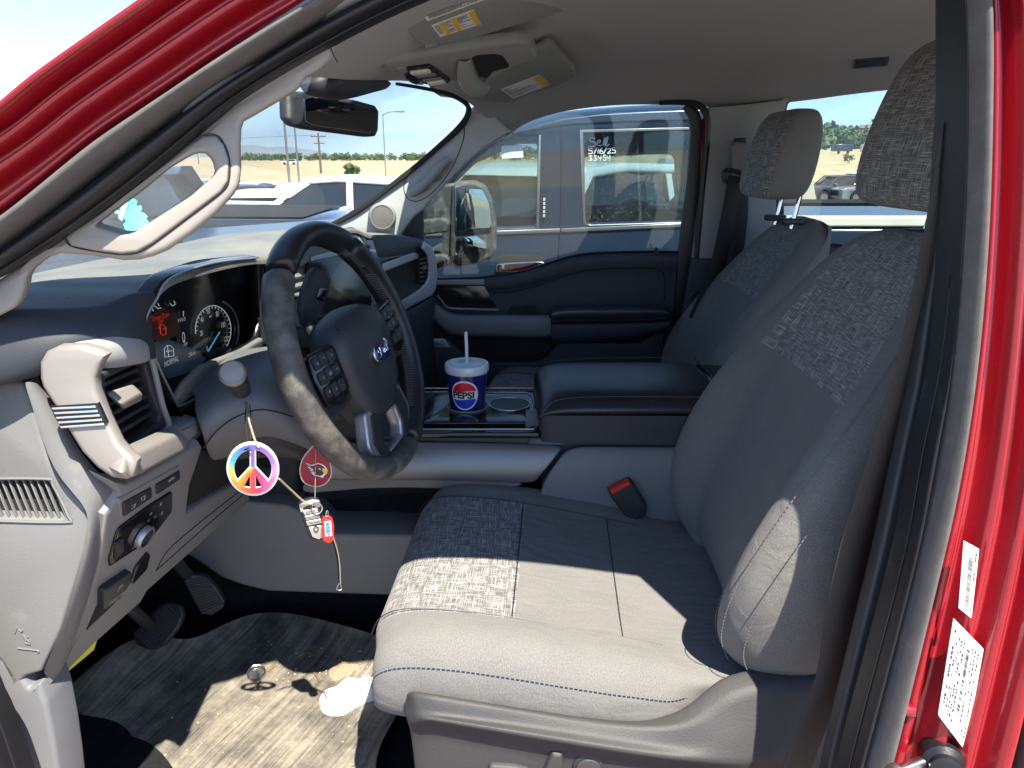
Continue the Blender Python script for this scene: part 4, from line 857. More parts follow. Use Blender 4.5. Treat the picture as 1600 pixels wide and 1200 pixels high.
# grey rear side panel beside the seat
rp = [qr(r) for r in ([(884,696,1.232),(950,699,1.235),(1046,700,1.24),(1120,702,1.24)],[(866,722,1.215),(950,716,1.222),(1046,712,1.226),(1120,712,1.226)],[(842,750,1.212),(950,745,1.216),(1046,745,1.22),(1120,745,1.22)],[(830,800,1.214),(950,850,1.218),(1060,850,1.22),(1140,850,1.22)],[(830,900,1.214),(950,900,1.218),(1060,900,1.22),(1140,900,1.22)])]
grid('rear_side_panel', rp, M['trim_blue'], cons, sub=2, solid=.01)
hexa('console_core', [V((-.95,1.26,.77)),V((.7,1.26,.77)),V((.7,1.49,.77)),V((-.95,1.49,.77)),V((-.9,1.37,1.08)),V((.7,1.28,1.16)),V((.7,1.49,1.16)),V((-.9,1.49,1.16))], M['carpet'], cons, bev=.004)
hexa('console_core', [V((-.34,1.37,1.08)),V((.055,1.37,1.08)),V((.055,1.49,1.08)),V((-.34,1.49,1.08)),V((-.30,1.25,1.150)),V((.055,1.25,1.150)),V((.055,1.49,1.150)),V((-.30,1.49,1.150))], M['dark_soft'], cons, bev=.004)
hexa('console_front', [V((-.34,1.24,1.15)),V((-.19,1.24,1.20)),V((-.19,1.50,1.20)),V((-.34,1.50,1.15)),V((-.34,1.24,1.30)),V((-.24,1.24,1.205)),V((-.24,1.50,1.205)),V((-.34,1.50,1.30))], M['dark_soft'], cons, bev=.004)

# ============================================================ SEATS
def seat(name, label, Yc, dx, sc=1.0, near=True, bdx=0, k=.06, lean=.56, hs=1.0, ts=1.0, ws=1.0):
    s = thing(name, label, 'car seat', (.1 + dx, Yc, .80), 'front seats of the cab')
    # ---------- backrest rings: along the leaning back
    a0 = V((.335 + dx + bdx, 0, 1.085)); ad = V((lean, 0, 1.0)).normalized(); nd = V((-ad.z, 0, ad.x))   # up the back, and out of its front
    def bp(h, y, n): return a0 + ad*h + nd*n + V((k*y, Yc + y, 0))
    lv = [  # h, half width, bolster height, bolster y, centre depth, back thickness, height of bolster seam
     (-.035,.205,-.03,.17,-.06,.07),(-.02,.225,.010,.19,-.03,.10),(.02,.245,.045,.205,-.010,.13),(.09,.262,.068,.215,.0,.14),(.17,.266,.070,.218,.004,.14),(.26,.262,.062,.212,.006,.13),(.34,.252,.048,.20,.006,.12),
     (.42,.236,.034,.18,.006,.11),(.49,.214,.020,.155,.004,.10),(.54,.19,.008,.135,.0,.085),(.575,.155,-.012,.11,-.008,.065),(.590,.10,-.030,.07,-.026,.05)]
    lv = [(h*hs, w_*(1 - (1-ws)*min(1, max(0, h/.3))), b, by*(1 - (1-ws)*min(1, max(0, h/.3))), c, t*(1 - (1-ts)*min(1, max(0, h/.25)))) for h, w_, b, by, c, t in lv]
    rows = []
    for h, w_, b, by, c, t in lv:
        L = []
        for sg in (-1, 1):
            q = [(sg*.0, c), (sg*.07, c+.001), (sg*by*.60, c+.004), (sg*by*.70, c+.002+b*.10), (sg*by*.86, b*.72), (sg*by, b), (sg*(by+w_)/2, b-.008), (sg*w_*.99, b-.035), (sg*w_, -t*.45), (sg*w_*.97, -t*.9), (sg*w_*.7, -t), (0, -t)]
            L.append(q)
        ring = L[0][::-1] + L[1][1:-1]
        rows.append([bp(h, y, n) for y, n in ring])
    nc = len(rows[0])
    def mi(i, j):
        return 1 if (i >= 6 and 6 <= j <= 14) else 0   # centre columns above the cross seam
    back = grid('backrest', rows, [M['fab'], M['weave']], s, sub=2, closed=True, caps=True, mi=mi, flip=True)
    # piping seams following the surface rows
    def seam(j0, i0, i1, nm='seam', off=.0006): 
        P = []
        for i in range(i0, i1):
            p = rows[i][j0]; c = bp(lv[i][0], 0, -.05); P.append(p + (p - c).normalized()*off)
        stitchline(P, th_m, back, r=.00085, gap=.4)
        return P
    for j in (4, 5) if near else (4,): seam(j, 1, 10)
    seam(nc-4 - 0, 1, 10); seam(7, 1, 5); seam(13, 1, 5)
    # ---------- cushion rings front -> rear (X), section across Y
    cs = [ # x, top z, bolster z, half width, bottom z, centre drop
     (-.168,1.040,1.040,.215,1.015),(-.180,1.075,1.078,.24,1.00),(-.165,1.102,1.108,.252,.995),(-.130,1.114,1.122,.258,.99),(-.06,1.110,1.122,.262,.985),(.01,1.100,1.112,.264,.98),(.10,1.082,1.094,.264,.97),(.16,1.068,1.082,.262,.965),(.215,1.056,1.068,.254,.965),(.245,1.050,1.052,.232,.97),(.30,1.046,1.046,.215,.965),(.40,1.04,1.04,.20,.95)]
    rows2 = []
    for x, z, bz, w_, bt in cs:
        x += dx; q = []
        prof_ = [(0, z), (.09, z), (.150, z+.001), (.168, z+(bz-z)*.3), (.205, bz), (.232, bz-.003), (w_*.985, bz-.025), (w_, bz-(bz-bt)*.55), (w_*.97, bt+.012), (w_*.8, bt), (0, bt)]
        Lf = [(-y, zz) for y, zz in prof_][::-1] + prof_[1:-1]
        rows2.append([V((x + k*y + (.012 if abs(y) > .2 else 0) * (1 if x < dx-.12 else 0), Yc + y, zz)) for y, zz in Lf])
    def mi2(i, j): return 1 if (i <= 4 and 7 <= j <= 12) else 0
    cu = grid('cushion', rows2, [M['fab'], M['weave']], s, sub=2, closed=True, caps=True, mi=mi2, flip=False)
    nn = len(rows2[0])
    for j in (4,):
        P = [rows2[i][j] + V((0, -.0012, .0010)) for i in range(1, 10)]; stitchline(P, th_m, cu, r=.0009, gap=.3, nm='seam')
    for i in (5, 7): tube('seam', [rows2[i][j] + V((.0, 0, .0012 if 7 <= j <= 13 else .0)) for j in range(7, 14)], .0009, M['dark'], cu, seg=4)
    for j in (7, 13): tube('seam', [rows2[i][j] + V((0, 0, .0004)) for i in range(1, 9)], .0009, M['dark'], cu, seg=4)
    return s, bp, back, cu
def headrest(s, C_, w_, d_, h_, lean=.18, pl_=.064, px_=.016):
    """C_ = centre; rounded wedge with woven front panel and plain sides"""
    rows = []
    for k, (t, sx, sy) in enumerate(((-1.0,.35,.55),(-.97,.7,.82),(-.85,.92,.93),(-.6,1.0,.98),(-.2,1.0,1.0),(.2,.94,.99),(.6,.82,.95),(.85,.66,.88),(.97,.45,.75),(1.0,.2,.5))):
        z = t*h_/2; ring = []
        for y, x in ((0,-1),(.45,-1),(.78,-.97),(.95,-.80),(1,-.45),(1,.2),(.98,.75),(.85,.98),(.45,1.0),(0,1.0)):
            ring.append((y, x))
        full = ring + [(-y, x) for y, x in ring[1:-1]][::-1]
        rows.append([C_ + V((x*d_/2*sx + z*lean*1.0 - .02*t*t*(x < 0)*0, y*w_/2*sy, z)) for y, x in full])
    hr = grid('headrest', rows, [M['fab'], M['weave']], s, sub=2, closed=True, caps=True, mi=lambda i, j: 1 if (j < 3 or j > 14) else 0, flip=False)
    for sg in (-1, 1): stitchline([rows[i][3 if sg > 0 else 15].lerp(C_, .05) for i in range(2, 8)], th_m, hr, r=.0008, gap=.4, nm='seam')
    for sg in (-1, 1):
        b = C_ + V((px_, sg*.055, -h_/2 + .012)); e = b + V((-.012, 0, -pl_))
        tube('headrest_post', [b, e], .0055, M['chrome'], hr, seg=12, smooth=1)
        P = [e + V((dx_, dy_, dz_)) for dz_ in (.010, .024) for dx_, dy_ in ((-.026,-.016),(.022,-.016),(.022,.016),(-.026,.016))]
        hexa('post_guide', P, M['dark'], hr, bev=.004)
    return hr
ds, dbp, dback, dcush = seat('driver_seat', 'front seat nearest the camera, its grey fabric cushion half in bright sunlight', 1.0, 0.0, bdx=-.032, lean=.44, hs=.965)
headrest(ds, Q(1480, 190, .98) + V((.02, 0, 0)), .285, .14, .222)
# plastic base of the driver's seat with its controls
basep = [qr(r) for r in (
 [(632,1092,.80),(640,1078,.78),(800,1102,.765),(930,1122,.755),(1010,1130,.75),(1062,1116,.75),(1104,1080,.76),(1142,1044,.78),(1302,1044,.78),(1420,1044,.78)],
 [(632,1090,.76),(648,1086,.73),(800,1112,.73),(930,1134,.73),(1020,1142,.73),(1080,1134,.73),(1112,1110,.74),(1155,1075,.75),(1302,1066,.76),(1420,1060,.76)],
 [(634,1110,.74),(660,1112,.725),(800,1134,.722),(930,1154,.72),(1030,1168,.72),(1090,1170,.72),(1140,1150,.725),(1180,1130,.735),(1302,1120,.75),(1420,1110,.75)],
 [(638,1128,.735),(672,1120,.715),(800,1142,.712),(930,1163,.71),(1030,1178,.71),(1090,1182,.712),(1150,1186,.715),(1200,1180,.725),(1302,1170,.74),(1420,1160,.74)],
 [(642,1140,.745),(676,1132,.735),(800,1158,.735),(930,1180,.732),(1030,1194,.73),(1090,1200,.73),(1150,1206,.73),(1200,1210,.735),(1302,1200,.745),(1420,1190,.745)],
 [(650,1210,.74),(680,1212,.735),(800,1230,.735),(930,1250,.732),(1030,1262,.73),(1090,1270,.73),(1150,1276,.73),(1200,1280,.735),(1302,1280,.745),(1420,1270,.745)],
 [(656,1300,.74),(686,1302,.735),(800,1310,.735),(930,1330,.732),(1030,1340,.73),(1090,1340,.73),(1150,1340,.73),(1200,1340,.735),(1302,1340,.745),(1420,1330,.745)])]
M['base'] = pm('seat_base_plastic', (.042, .042, .043), .62, grain=.8, gs=450, dirt=(.085, .08, .075), dsc=40, dth=.66)
bs = grid('base_trim', basep, M['base'], ds, sub=2, solid=.006, creases={('r',1): .95, ('r',2): .5, ('r',3): .95, ('r',4): .95, ('c',6): .6, ('c',8): .8, ('c',1): .5})
fR = lambda x, y, z: Q(x, y, .733) + V((0, 1, 0))*z
plate('seat_switch', [rnd([(764,1186),(800,1188),(828,1194),(830,1240),(760,1240)], .2)], lambda x, y, z: fR(x, y, z - .012), M['base'], ds, thick=.014, bev=.004, s=.0009)
plate('recline_switch', [rnd([(862,1164),(878,1166),(880,1220),(850,1220),(846,1200)], .25)], lambda x, y, z: fR(x, y, z - .014), M['base'], ds, thick=.016, bev=.005, s=.0009)
kb = plate('lumbar_knob', [[(918 + 25*math.cos(R(12*k)), 1192 + 21*math.sin(R(12*k))) for k in range(30)]], lambda x, y, z: fR(x, y, z - .009), M['dark'], ds, thick=.012, bev=.003, s=.0009)
plate('knob_face', [[(918 + 19*math.cos(R(12*k)), 1192 + 15*math.sin(R(12*k))) for k in range(30)]], lambda x, y, z: fR(x, y, z - .0115), M['base'], kb, thick=.004, bev=.001, s=.0009)
tubes('moulded_lettering', [[fR(x, y, -.002) for x, y in l] for l in ([(1060,1196),(1062,1188),(1088,1190),(1088,1200)], [(1094,1198),(1094,1192),(1118,1194)], [(1122,1202),(1124,1194),(1146,1196),(1152,1191)])], .0012, M['base'], bs, seg=5, smooth=1)
# cushion support shell and rails under the seat
hexa('seat_frame', [V((-.12,.80,.80)),V((.40,.80,.80)),V((.40,1.22,.80)),V((-.12,1.22,.80)),V((-.13,.78,.99)),V((.42,.78,.97)),V((.42,1.22,.97)),V((-.13,1.22,.99))], M['black'], ds, bev=.006)

ps_, pbp, pback, pcush = seat('passenger_seat', 'far front seat on the passenger side beyond the padded armrest', 1.78, .10, near=True, lean=.54, ts=.66, ws=.93, hs=.93)
headrest(ps_, Q(1220, 242, 1.79) + V((.0, 0, 0)), .235, .115, .20, pl_=.078, px_=.036)
hexa('seat_frame', [V((.06,1.56,.80)),V((.56,1.56,.80)),V((.56,2.0,.80)),V((.06,2.0,.80)),V((.05,1.56,.98)),V((.56,1.56,.97)),V((.56,2.0,.97)),V((.05,2.0,.98))], M['black'], ps_, bev=.006)

# ---- rear bench behind
rb = thing('rear_bench', 'dark rear bench seat glimpsed behind the two front seats', 'rear seat', (1.1, 1.4, .8))
grid('backrest', [[V((x, y, z)) for y in (.85, 1.2, 1.6, 2.0)] for x, z in ((1.10,1.0),(1.18,1.2),(1.26,1.36),(1.32,1.40),(1.38,1.38))], M['fab'], rb, sub=2, solid=.05)
grid('cushion', [[V((x, y, z)) for y in (.85, 1.2, 1.6, 2.0)] for x, z in ((.80,.85),(.78,1.02),(.85,1.08),(1.2,1.06))], M['fab'], rb, sub=2, solid=.04)

# ============================================================ PASSENGER DOOR (inside face)
pdr = thing('passenger_door', 'closed far front door with dark inner panel, padded armrest and dusty window', 'truck door', (.1, 2.08, .8))
belt = [(560,437),(683,437),(740,435),(770,432),(800,428),(830,421),(860,411),(890,402),(920,397),(960,395),(1020,394),(1066,395)]
up = [[Q(x, y, 2.075) for x, y in belt], [Q(x, y + 2, 2.062) for x, y in belt], [Q(x, y + 8, 2.055) for x, y in belt], [Q(x, y + 24, 2.06) for x, y in belt], [Q(x, y*.6 + 190, 2.066) for x, y in belt], [Q(x, 492, 2.066) for x, y in belt], [Q(x, 560, 2.07) for x, y in belt], [Q(x, 660, 2.08) for x, y in belt], [Q(x, 760, 2.08) for x, y in belt]]
dpn = grid('door_panel', up, M['dark_soft'], pdr, sub=2)
tube('belt_seal', [Q(x, y - 1, 2.072) for x, y in belt[1:]], .0035, M['rubber'], pdr, seg=6)
tube('panel_seam', [Q(x, y, 2.057) for x, y in [(768,458),(800,456),(840,446),(880,432),(910,424),(950,420),(1010,419),(1030,422),(1038,432),(1038,470)]], .0014, M['black'], dpn, seg=5)
# gloss inlay and its bright edge
plate('door_inlay', [[(676,446),(757,446),(776,480),(705,482),(694,476),(684,462)]], mY(2.052), M['gloss'], pdr, thick=.008, bev=.002, s=.0018)
plate('upper_pad', [[(676,438),(756,437),(757,445),(676,445)]], mY(2.048), M['trim_cool'], pdr, thick=.008, bev=.002, s=.0018)
tube('bright_strip', [Q(x, y, Y) for x, y, Y in [(684,462,2.01),(692,472,2.02),(702,481,2.03),(740,483,2.03),(779,484,2.035)]], .0028, M['silver'], pdr, seg=8)
plate('handle_recess', [rnd([(800,480),(838,480),(836,492),(792,492)], .2)], mY(2.046), M['black'], pdr, thick=.01, bev=.002, s=.0018)
# pull rail and padded armrest
def bar(name, top, bot, Yf, Yb, mat, par, sub=2):
    rows = []
    for (x0, yt), (_, yb) in zip(top, bot):
        m_ = (yt + yb)/2
        rows.append([Q(x0, yt - 3, Yb), Q(x0, yt - 2, (Yf+Yb)/2), Q(x0, yt, Yf + .006), Q(x0, yt + (yb-yt)*.15, Yf), Q(x0, yt + (yb-yt)*.8, Yf), Q(x0, yb, Yf + .012), Q(x0, yb + 1, Yb)])
    return grid(name, rows, mat, par, sub=sub, caps=False, solid=.0)
bar('pull_rail', [(676,470),(690,484),(705,493),(740,494),(860,494),(861,494)], [(676,500),(690,516),(705,526),(740,527),(860,528),(861,528)], 1.985, 2.06, M['trim_blue'], pdr)
hexa('rail_end', [Q(858,492,1.987),Q(862,493,1.99),Q(862,528,1.992),Q(858,528,1.99),Q(858,490,2.06),Q(862,491,2.06),Q(862,530,2.06),Q(858,530,2.06)], M['dark'], pdr, bev=.001)
ar = bar('armrest', [(862,486),(870,482),(900,480),(960,480),(1020,480),(1040,482),(1046,488)], [(862,506),(870,505),(900,504),(960,503),(1020,502),(1040,500),(1046,498)], 1.955, 2.06, M['leather'], pdr)
bar('armrest_base', [(862,504),(870,504),(900,504),(960,503),(1020,502),(1040,501),(1046,502)], [(862,535),(900,535),(960,535),(1000,534),(1015,524),(1035,516),(1042,510)], 1.975, 2.06, M['dark_soft'], pdr)
stitchline([Q(864,502,1.955), Q(920,501,1.953), Q(1000,500,1.953), Q(1040,497,1.957)], th_m, ar, r=.0009)
# door pocket moulding
plate('door_pocket', [[(705,530),(860,532),(868,545),(850,566),(838,566),(740,565),(730,548)]], mY(2.045), M['black'], pdr, thick=.01, bev=.003, s=.0018)
plate('pocket_moulding', [rnd([(730,566),(838,566),(852,560),(872,536),(1000,536),(1030,518),(1038,520),(1040,760),(690,760)], .1)], mY(2.02), M['dark_soft'], pdr, thick=.03, bev=.006, s=.0018)
spk_ = plate('speaker_panel', [[(652,530),(700,530),(735,566),(735,700),(640,700),(640,560)]], mY(2.0), M['dark_soft'], pdr, thick=.02, bev=.003, s=.0018)
plate('speaker_plate', [rnd([(648,529),(694,529),(704,543),(650,543)], .1)], mY(1.995), M['silver'], pdr, thick=.004, bev=.001, s=.0018)
text('lettering', 'B&O', .018, frame(Q(685,537,1.992), V((1,0,0)), V((0,0,1))), M['ink'], spk_)
# lock pin and the black mirror corner
lathe('lock_pin', [(.008,0),(.008,.003),(.004,.005),(.004,.012),(.006,.015),(.001,.018)], Q(1025,396,2.06), (0,0,1), M['dark'], pdr, seg=14)
plate('mirror_corner', [[(612,372),(640,345),(656,330),(661,326),(662,390),(664,398),(655,400),(620,380)]], mY(2.045), M['dark'], pdr, thick=.02, bev=.003, s=.0018)
# window glass of the passenger door
plate('window', [[(655,470),(655,315),(700,250),(760,205),(830,170),(900,158),(1100,150),(1090,470)]], mY(2.10), M['glass_side'], pdr, thick=.004, bev=0, s=.0018)
# towing mirror outside
tm = plate('towing_mirror', [rnd([(706,292),(712,284),(740,283),(757,290),(768,312),(775,350),(775,392),(768,404),(745,413),(716,417),(706,410),(703,392),(704,340)], .2)], mY(2.36), M['dark'], pdr, thick=.12, bev=.012, s=.002)
tm['label'] = 'dusty black towing mirror on twin arms'
fM = mY(2.352)
plate('mirror_glass', [rnd([(711,290),(742,289),(754,296),(764,318),(769,358),(712,363)], .12)], fM, M['backing'], tm, thick=.006, bev=.001, s=.002)
plate('wide_mirror_glass', [rnd([(712,371),(744,368),(758,378),(761,390),(748,400),(716,409),(711,402)], .2)], fM, M['backing'], tm, thick=.006, bev=.001, s=.002)
M['oldblack'] = pm('faded_black', (.06, .062, .06), .7, grain=.4, dirt=(.22,.21,.18), dsc=50, dth=.52)
tm.data.materials[0] = M['oldblack']
plate('mirror_back', [rnd([(664,292),(712,286),(706,415),(690,418),(672,424),(668,392),(690,380),(690,352),(664,352)], .1)], mY(2.38), M['oldblack'], tm, thick=.08, bev=.01, s=.002)
for y0, y1 in ((341, 366), (398, 416)):
    plate('mirror_arm', [rnd([(655,y0+4),(690,y0),(698,y0+3),(701,y0+9),(699,y1-3),(655,y1+2)], .15)], mY(2.28), M['oldblack'], tm, thick=.05, bev=.006, s=.002)
# ============================================================ REAR VIEW MIRROR, OVERHEAD CONSOLE, VISORS
mY0 = 1.12
rm = thing('rear_view_mirror', 'black rear view mirror hanging from the windscreen on a short arm', 'mirror', tuple(Q(520, 150, 1.15)))
mo = rnd([(452,150),(462,144),(482,144),(560,157),(590,165),(596,174),(595,204),(590,214),(575,215),(480,203),(462,198),(453,186)], .2)
fMi = mP(Q(455,170,1.02), Q(594,190,1.20), Q(590,212,1.185), sink=V((-.9,.35,.1)))
plate('mirror_housing', [mo], fMi, M['dark'], rm, thick=.022, bev=.008, s=.00092)
plate('mirror_glass', [rnd([(474,154),(486,151),(560,163),(584,169),(589,177),(588,202),(583,209),(570,208),(486,196),(475,190)], .2)], lambda x, y, z: fMi(x, y, z - .003), M['dimglass'], rm, thick=.004, bev=.0008, s=.00092)
mb_ = rm
grid('sensor_cover', [[Q(x, y, Y) for x, y, Y in r] for r in (
 [(464,134,1.0),(482,116,1.02),(506,98,1.04),(540,98,1.08),(580,110,1.18),(612,132,1.30)],
 [(470,137,1.0),(490,128,1.0),(512,116,1.0),(545,116,1.05),(582,124,1.15),(610,133,1.28)],
 [(474,142,1.02),(500,149,1.0),(525,148,1.02),(548,145,1.06),(580,139,1.17),(606,135,1.28)],
 [(478,143,1.06),(505,153,1.05),(530,154,1.06),(552,151,1.10),(580,142,1.2),(604,136,1.3)])], M['dark'], rm, sub=2, solid=.004)
tube('mirror_arm', [Q(505,138,1.08), Q(515,150,1.10), Q(522,165,1.13)], .010, M['dark'], rm, seg=10)

oc = thing('overhead_console', 'grey overhead console with two lit map lamps, sunglasses holder and switches under the roof', 'overhead console', tuple(Q(740, 110, 1.3)))
fO = mP(Q(598,104,1.06), Q(835,72,1.22), Q(740,140,1.34), sink=V((0,.2,1)))
oc_o = rnd([(594,104),(604,98),(700,82),(810,66),(830,70),(839,90),(835,97),(772,112),(758,124),(752,128),(742,135),(700,128),(655,134),(636,130),(612,116)], .15)
ocp = plate('console_shell', [oc_o], fO, M['trim_cool'], oc, thick=.02, bev=.005, s=.0011)
plate('switch_recess', [rnd([(619,106),(634,104),(666,128),(660,132),(644,130),(620,112)], .15)], lambda x, y, z: fO(x, y, z - .002), M['trim_cool'], oc, thick=.006, bev=.002, s=.0011)
plate('microphone_panel', [rnd([(632,112),(640,110),(657,123),(652,128),(646,126),(634,118)], .15)], lambda x, y, z: fO(x, y, z - .005), M['gloss'], oc, thick=.004, bev=.001, s=.0011)
lp = plate('lamp_bezel', [rnd([(634,104),(672,99),(704,122),(700,126),(664,127)], .08)], lambda x, y, z: fO(x, y, z - .005), M['gloss'], oc, thick=.006, bev=.001, s=.0011)
M['lens'] = pm('lamp_lens', (.72, .72, .68), .3, var=.03)
plate('lamp_lens', [rnd([(640,105),(669,101),(674,105),(645,109)], .2)], lambda x, y, z: fO(x, y, z - .0085), M['lens'], oc, thick=.004, bev=.001, s=.0011)
plate('lamp_lens', [rnd([(667,122),(692,118),(697,122),(672,126)], .2)], lambda x, y, z: fO(x, y, z - .0085), M['lens'], oc, thick=.004, bev=.001, s=.0011)
for a in ([(649,111),(678,107),(682,110),(653,114)], [(660,118),(688,114),(691,116),(664,120)]):
    plate('lamp_switch', [rnd(a, .15)], lambda x, y, z: fO(x, y, z - .008), M['satin'], oc, thick=.003, bev=.0006, s=.0011)
plate('compartment_mouth', [rnd([(737,90),(745,86),(775,84),(786,87),(797,104),(770,111),(762,122),(748,118)], .25)], lambda x, y, z: fO(x, y, z - .0015), M['black'], oc, thick=.006, bev=.001, s=.0011)
hd = [[fO(x, y, z) for x, y, z in r] for r in (
 [(714,92,.0),(711,104,-.006),(713,120,-.012),(732,134,-.012),(752,141,-.008)],
 [(722,91,-.006),(717,104,-.022),(722,117,-.030),(740,128,-.028),(758,136,-.016)],
 [(736,90,-.004),(736,102,-.020),(744,114,-.028),(756,122,-.026),(766,132,-.012)],
 [(738,92,.006),(742,104,-.004),(750,114,-.010),(762,122,-.010),(770,130,-.002)])]
grid('sunglasses_holder', hd, M['trim_cool'], oc, sub=2, solid=.004)

M['visor'] = pm('visor_cloth', (.23, .245, .24), .9, grain=.3, var=.04)
def label_plate(nm, quad, fn, par, yel, rows_n, seed, cols=3):
    rg = random.Random(seed)
    p = plate(nm, [quad], fn, M['white'], par, thick=.0006, bev=0, s=.001)
    A, B, C_, D = [V((*q, 0)) for q in quad]     # A->B long edge, D->C opposite
    def at(u, v): q = A.lerp(B, u).lerp(D.lerp(C_, u), v); return fn(q.x, q.y, -.0006)
    def rect(n_, u0, v0, u1, v1, mat): return mk(n_, [at(u0,v0), at(u1,v0), at(u1,v1), at(u0,v1)], [[0,1,2,3]], mat, p, smooth=False)
    for u0, u1 in yel: rect('yellow_band', u0, .03, u1, .97, M['yellow'])
    VS = []; FS = []
    free = []; last = 0.03
    for u0, u1 in sorted(yel) + [(1, 1)]:
        if u0 - last > .06: free.append((last + .02, u0 - .02))
        last = u1
    for f0, f1 in free:
        for k in range(rows_n):
            v = .1 + .8*k/rows_n; u = f0
            if rg.random() < .08: continue
            while u < f1 - .02:
                w_ = rg.uniform(.012, .05); e = min(u + w_, f1); b = len(VS)
                VS += [at(u, v) , at(e, v), at(e, v + .35/rows_n), at(u, v + .35/rows_n)]; FS.append([b, b+1, b+2, b+3]); u = e + rg.uniform(.006, .014)
                if rg.random() < .06: break
    mk('small_print', VS, FS, M['ink'], p, smooth=False); return p
fVd = mP(Q(620,38,.90), Q(820,-20,1.02), Q(663,76,1.05), sink=V((0,.2,1)))
vd = plate('sun_visor', [rnd([(622,38),(628,34),(700,5),(840,-60),(1010,-60),(960,-10),(880,22),(800,48),(720,70),(682,74),(663,77),(655,72)], .12)], fVd, M['visor'], None, thick=.018, bev=.006, s=.00085)
tag(vd, 'grey sun visor with two rows of white and yellow labels, nearest the open door', 'sun visor')
plate('visor_clip', [rnd([(664,71),(680,66),(684,68),(684,72),(668,77),(662,77)], .2)], lambda x, y, z: fVd(x, y, z - .003), M['trim_cool'], vd, thick=.008, bev=.002, s=.00085)
label_plate('warning_label', [(674,39),(740,14),(752,37),(688,57)], lambda x, y, z: fVd(x, y, z - .0008), vd, [(.17,.27),(.44,.55),(.88,1.0)], 9, 3)
lb2 = label_plate('warning_label', [(659,20),(760,-32),(775,-8),(668,32)], lambda x, y, z: fVd(x, y, z - .0008), vd, [], 10, 4)
fVp = mP(Q(757,142,1.72), Q(898,118,1.78), Q(858,86,1.50), sink=V((0,.1,1)))
vp = plate('sun_visor', [rnd([(756,140),(764,124),(800,104),(852,72),(862,74),(898,112),(900,124),(870,137),(820,152),(800,163),(786,162)], .14)], fVp, M['visor'], None, thick=.018, bev=.006, s=.0014)
tag(vp, 'folded grey sun visor with one white label in front of the far seat', 'sun visor')
label_plate('warning_label', [(782,139),(843,116),(860,132),(802,154)], lambda x, y, z: fVp(x, y, z - .0008), vp, [(.82,1.0)], 10, 5)

# ============================================================ SEAT BELTS AND BUCKLE
M['belt'] = pm('belt_webbing', (.018, .017, .017), .8, grain=.8, gs=700)
def belt_strip(nm, pts, w_, par, mat=None):
    P = resample(cat([Q(x, y, Y) for x, y, Y in pts], 6), 24)
    rows = []
    for i, p in enumerate(P):
        t = (P[min(i+1, 23)] - P[max(i-1, 0)]).normalized(); s = t.cross(V((-.35, 1, 0)).normalized()).normalized()
        rows.append([p - s*w_/2, p, p + s*w_/2])
    return grid(nm, rows, mat or M['belt'], par, sub=0, solid=.0014, smooth=True)
b1 = thing('seat_belt', 'black seat belt hanging down the far centre pillar from its height adjuster', 'seat belt', tuple(Q(1150, 270, 2.0)))
belt_strip('webbing', [(1150,275,1.985),(1138,340,1.975),(1120,420,1.97),(1100,470,1.965),(1086,500,1.96)], .048, b1)
belt_strip('webbing', [(1156,278,1.995),(1156,340,1.99),(1145,420,1.985),(1130,500,1.98)], .048, b1)
plate('height_adjuster', [rnd([(1146,226),(1150,222),(1166,223),(1168,230),(1165,277),(1146,277)], .25)], mY(1.985), M['knee'], b1, thick=.03, bev=.005, s=.0018)
plate('adjuster_track', [rnd([(1150,216),(1166,215),(1166,300),(1145,300),(1143,262)], .15)], mY(2.012), M['dark'], b1, thick=.02, bev=.003, s=.0018)
tube('guide_loop', [Q(x, y, 1.985) for x, y in [(1130,272),(1133,283),(1142,284),(1158,281),(1164,275),(1150,268),(1136,266)]], .006, M['dark'], b1, seg=8, closed=True)
tube('guide_loop', [Q(x, y, 1.99) for x, y in [(1081,460),(1080,468),(1085,472),(1092,470),(1095,464),(1088,458)]], .004, M['dark'], b1, seg=8, closed=True)
b2 = thing('seat_belt', 'brown black seat belt running down between the front seat and the red door pillar', 'seat belt', tuple(Q(1330, 900, .7)))
belt_strip('webbing', [(1500,190,.70),(1482,310,.70),(1460,420,.70),(1436,530,.70),(1412,620,.70),(1380,720,.70),(1338,850,.695),(1314,960,.69),(1300,1050,.69),(1266,1140,.685),(1230,1240,.68)], .046, b2, pm('brown_webbing', (.05,.043,.036), .8, grain=.9, gs=600))
bk = thing('belt_buckle', 'black seat belt buckle with a red release button beside the cushion', 'buckle', tuple(Q(985, 790, 1.19)))
fBk = mY(1.185)
plate('buckle_body', [rnd([(951,770),(983,754),(990,757),(1012,792),(1010,806),(990,816),(978,808),(956,780)], .12)], fBk, M['dark'], bk, thick=.028, bev=.005, s=.0012)
plate('release_button', [rnd([(953,766),(983,752),(986,757),(957,773)], .1)], lambda x, y, z: fBk(x, y, z - .001), M['redbtn'], bk, thick=.018, bev=.002, s=.0012)
tube('buckle_stalk', [Q(995,812,1.195), Q(1015,826,1.2), Q(1040,836,1.2)], .007, M['dark'], bk, seg=8)

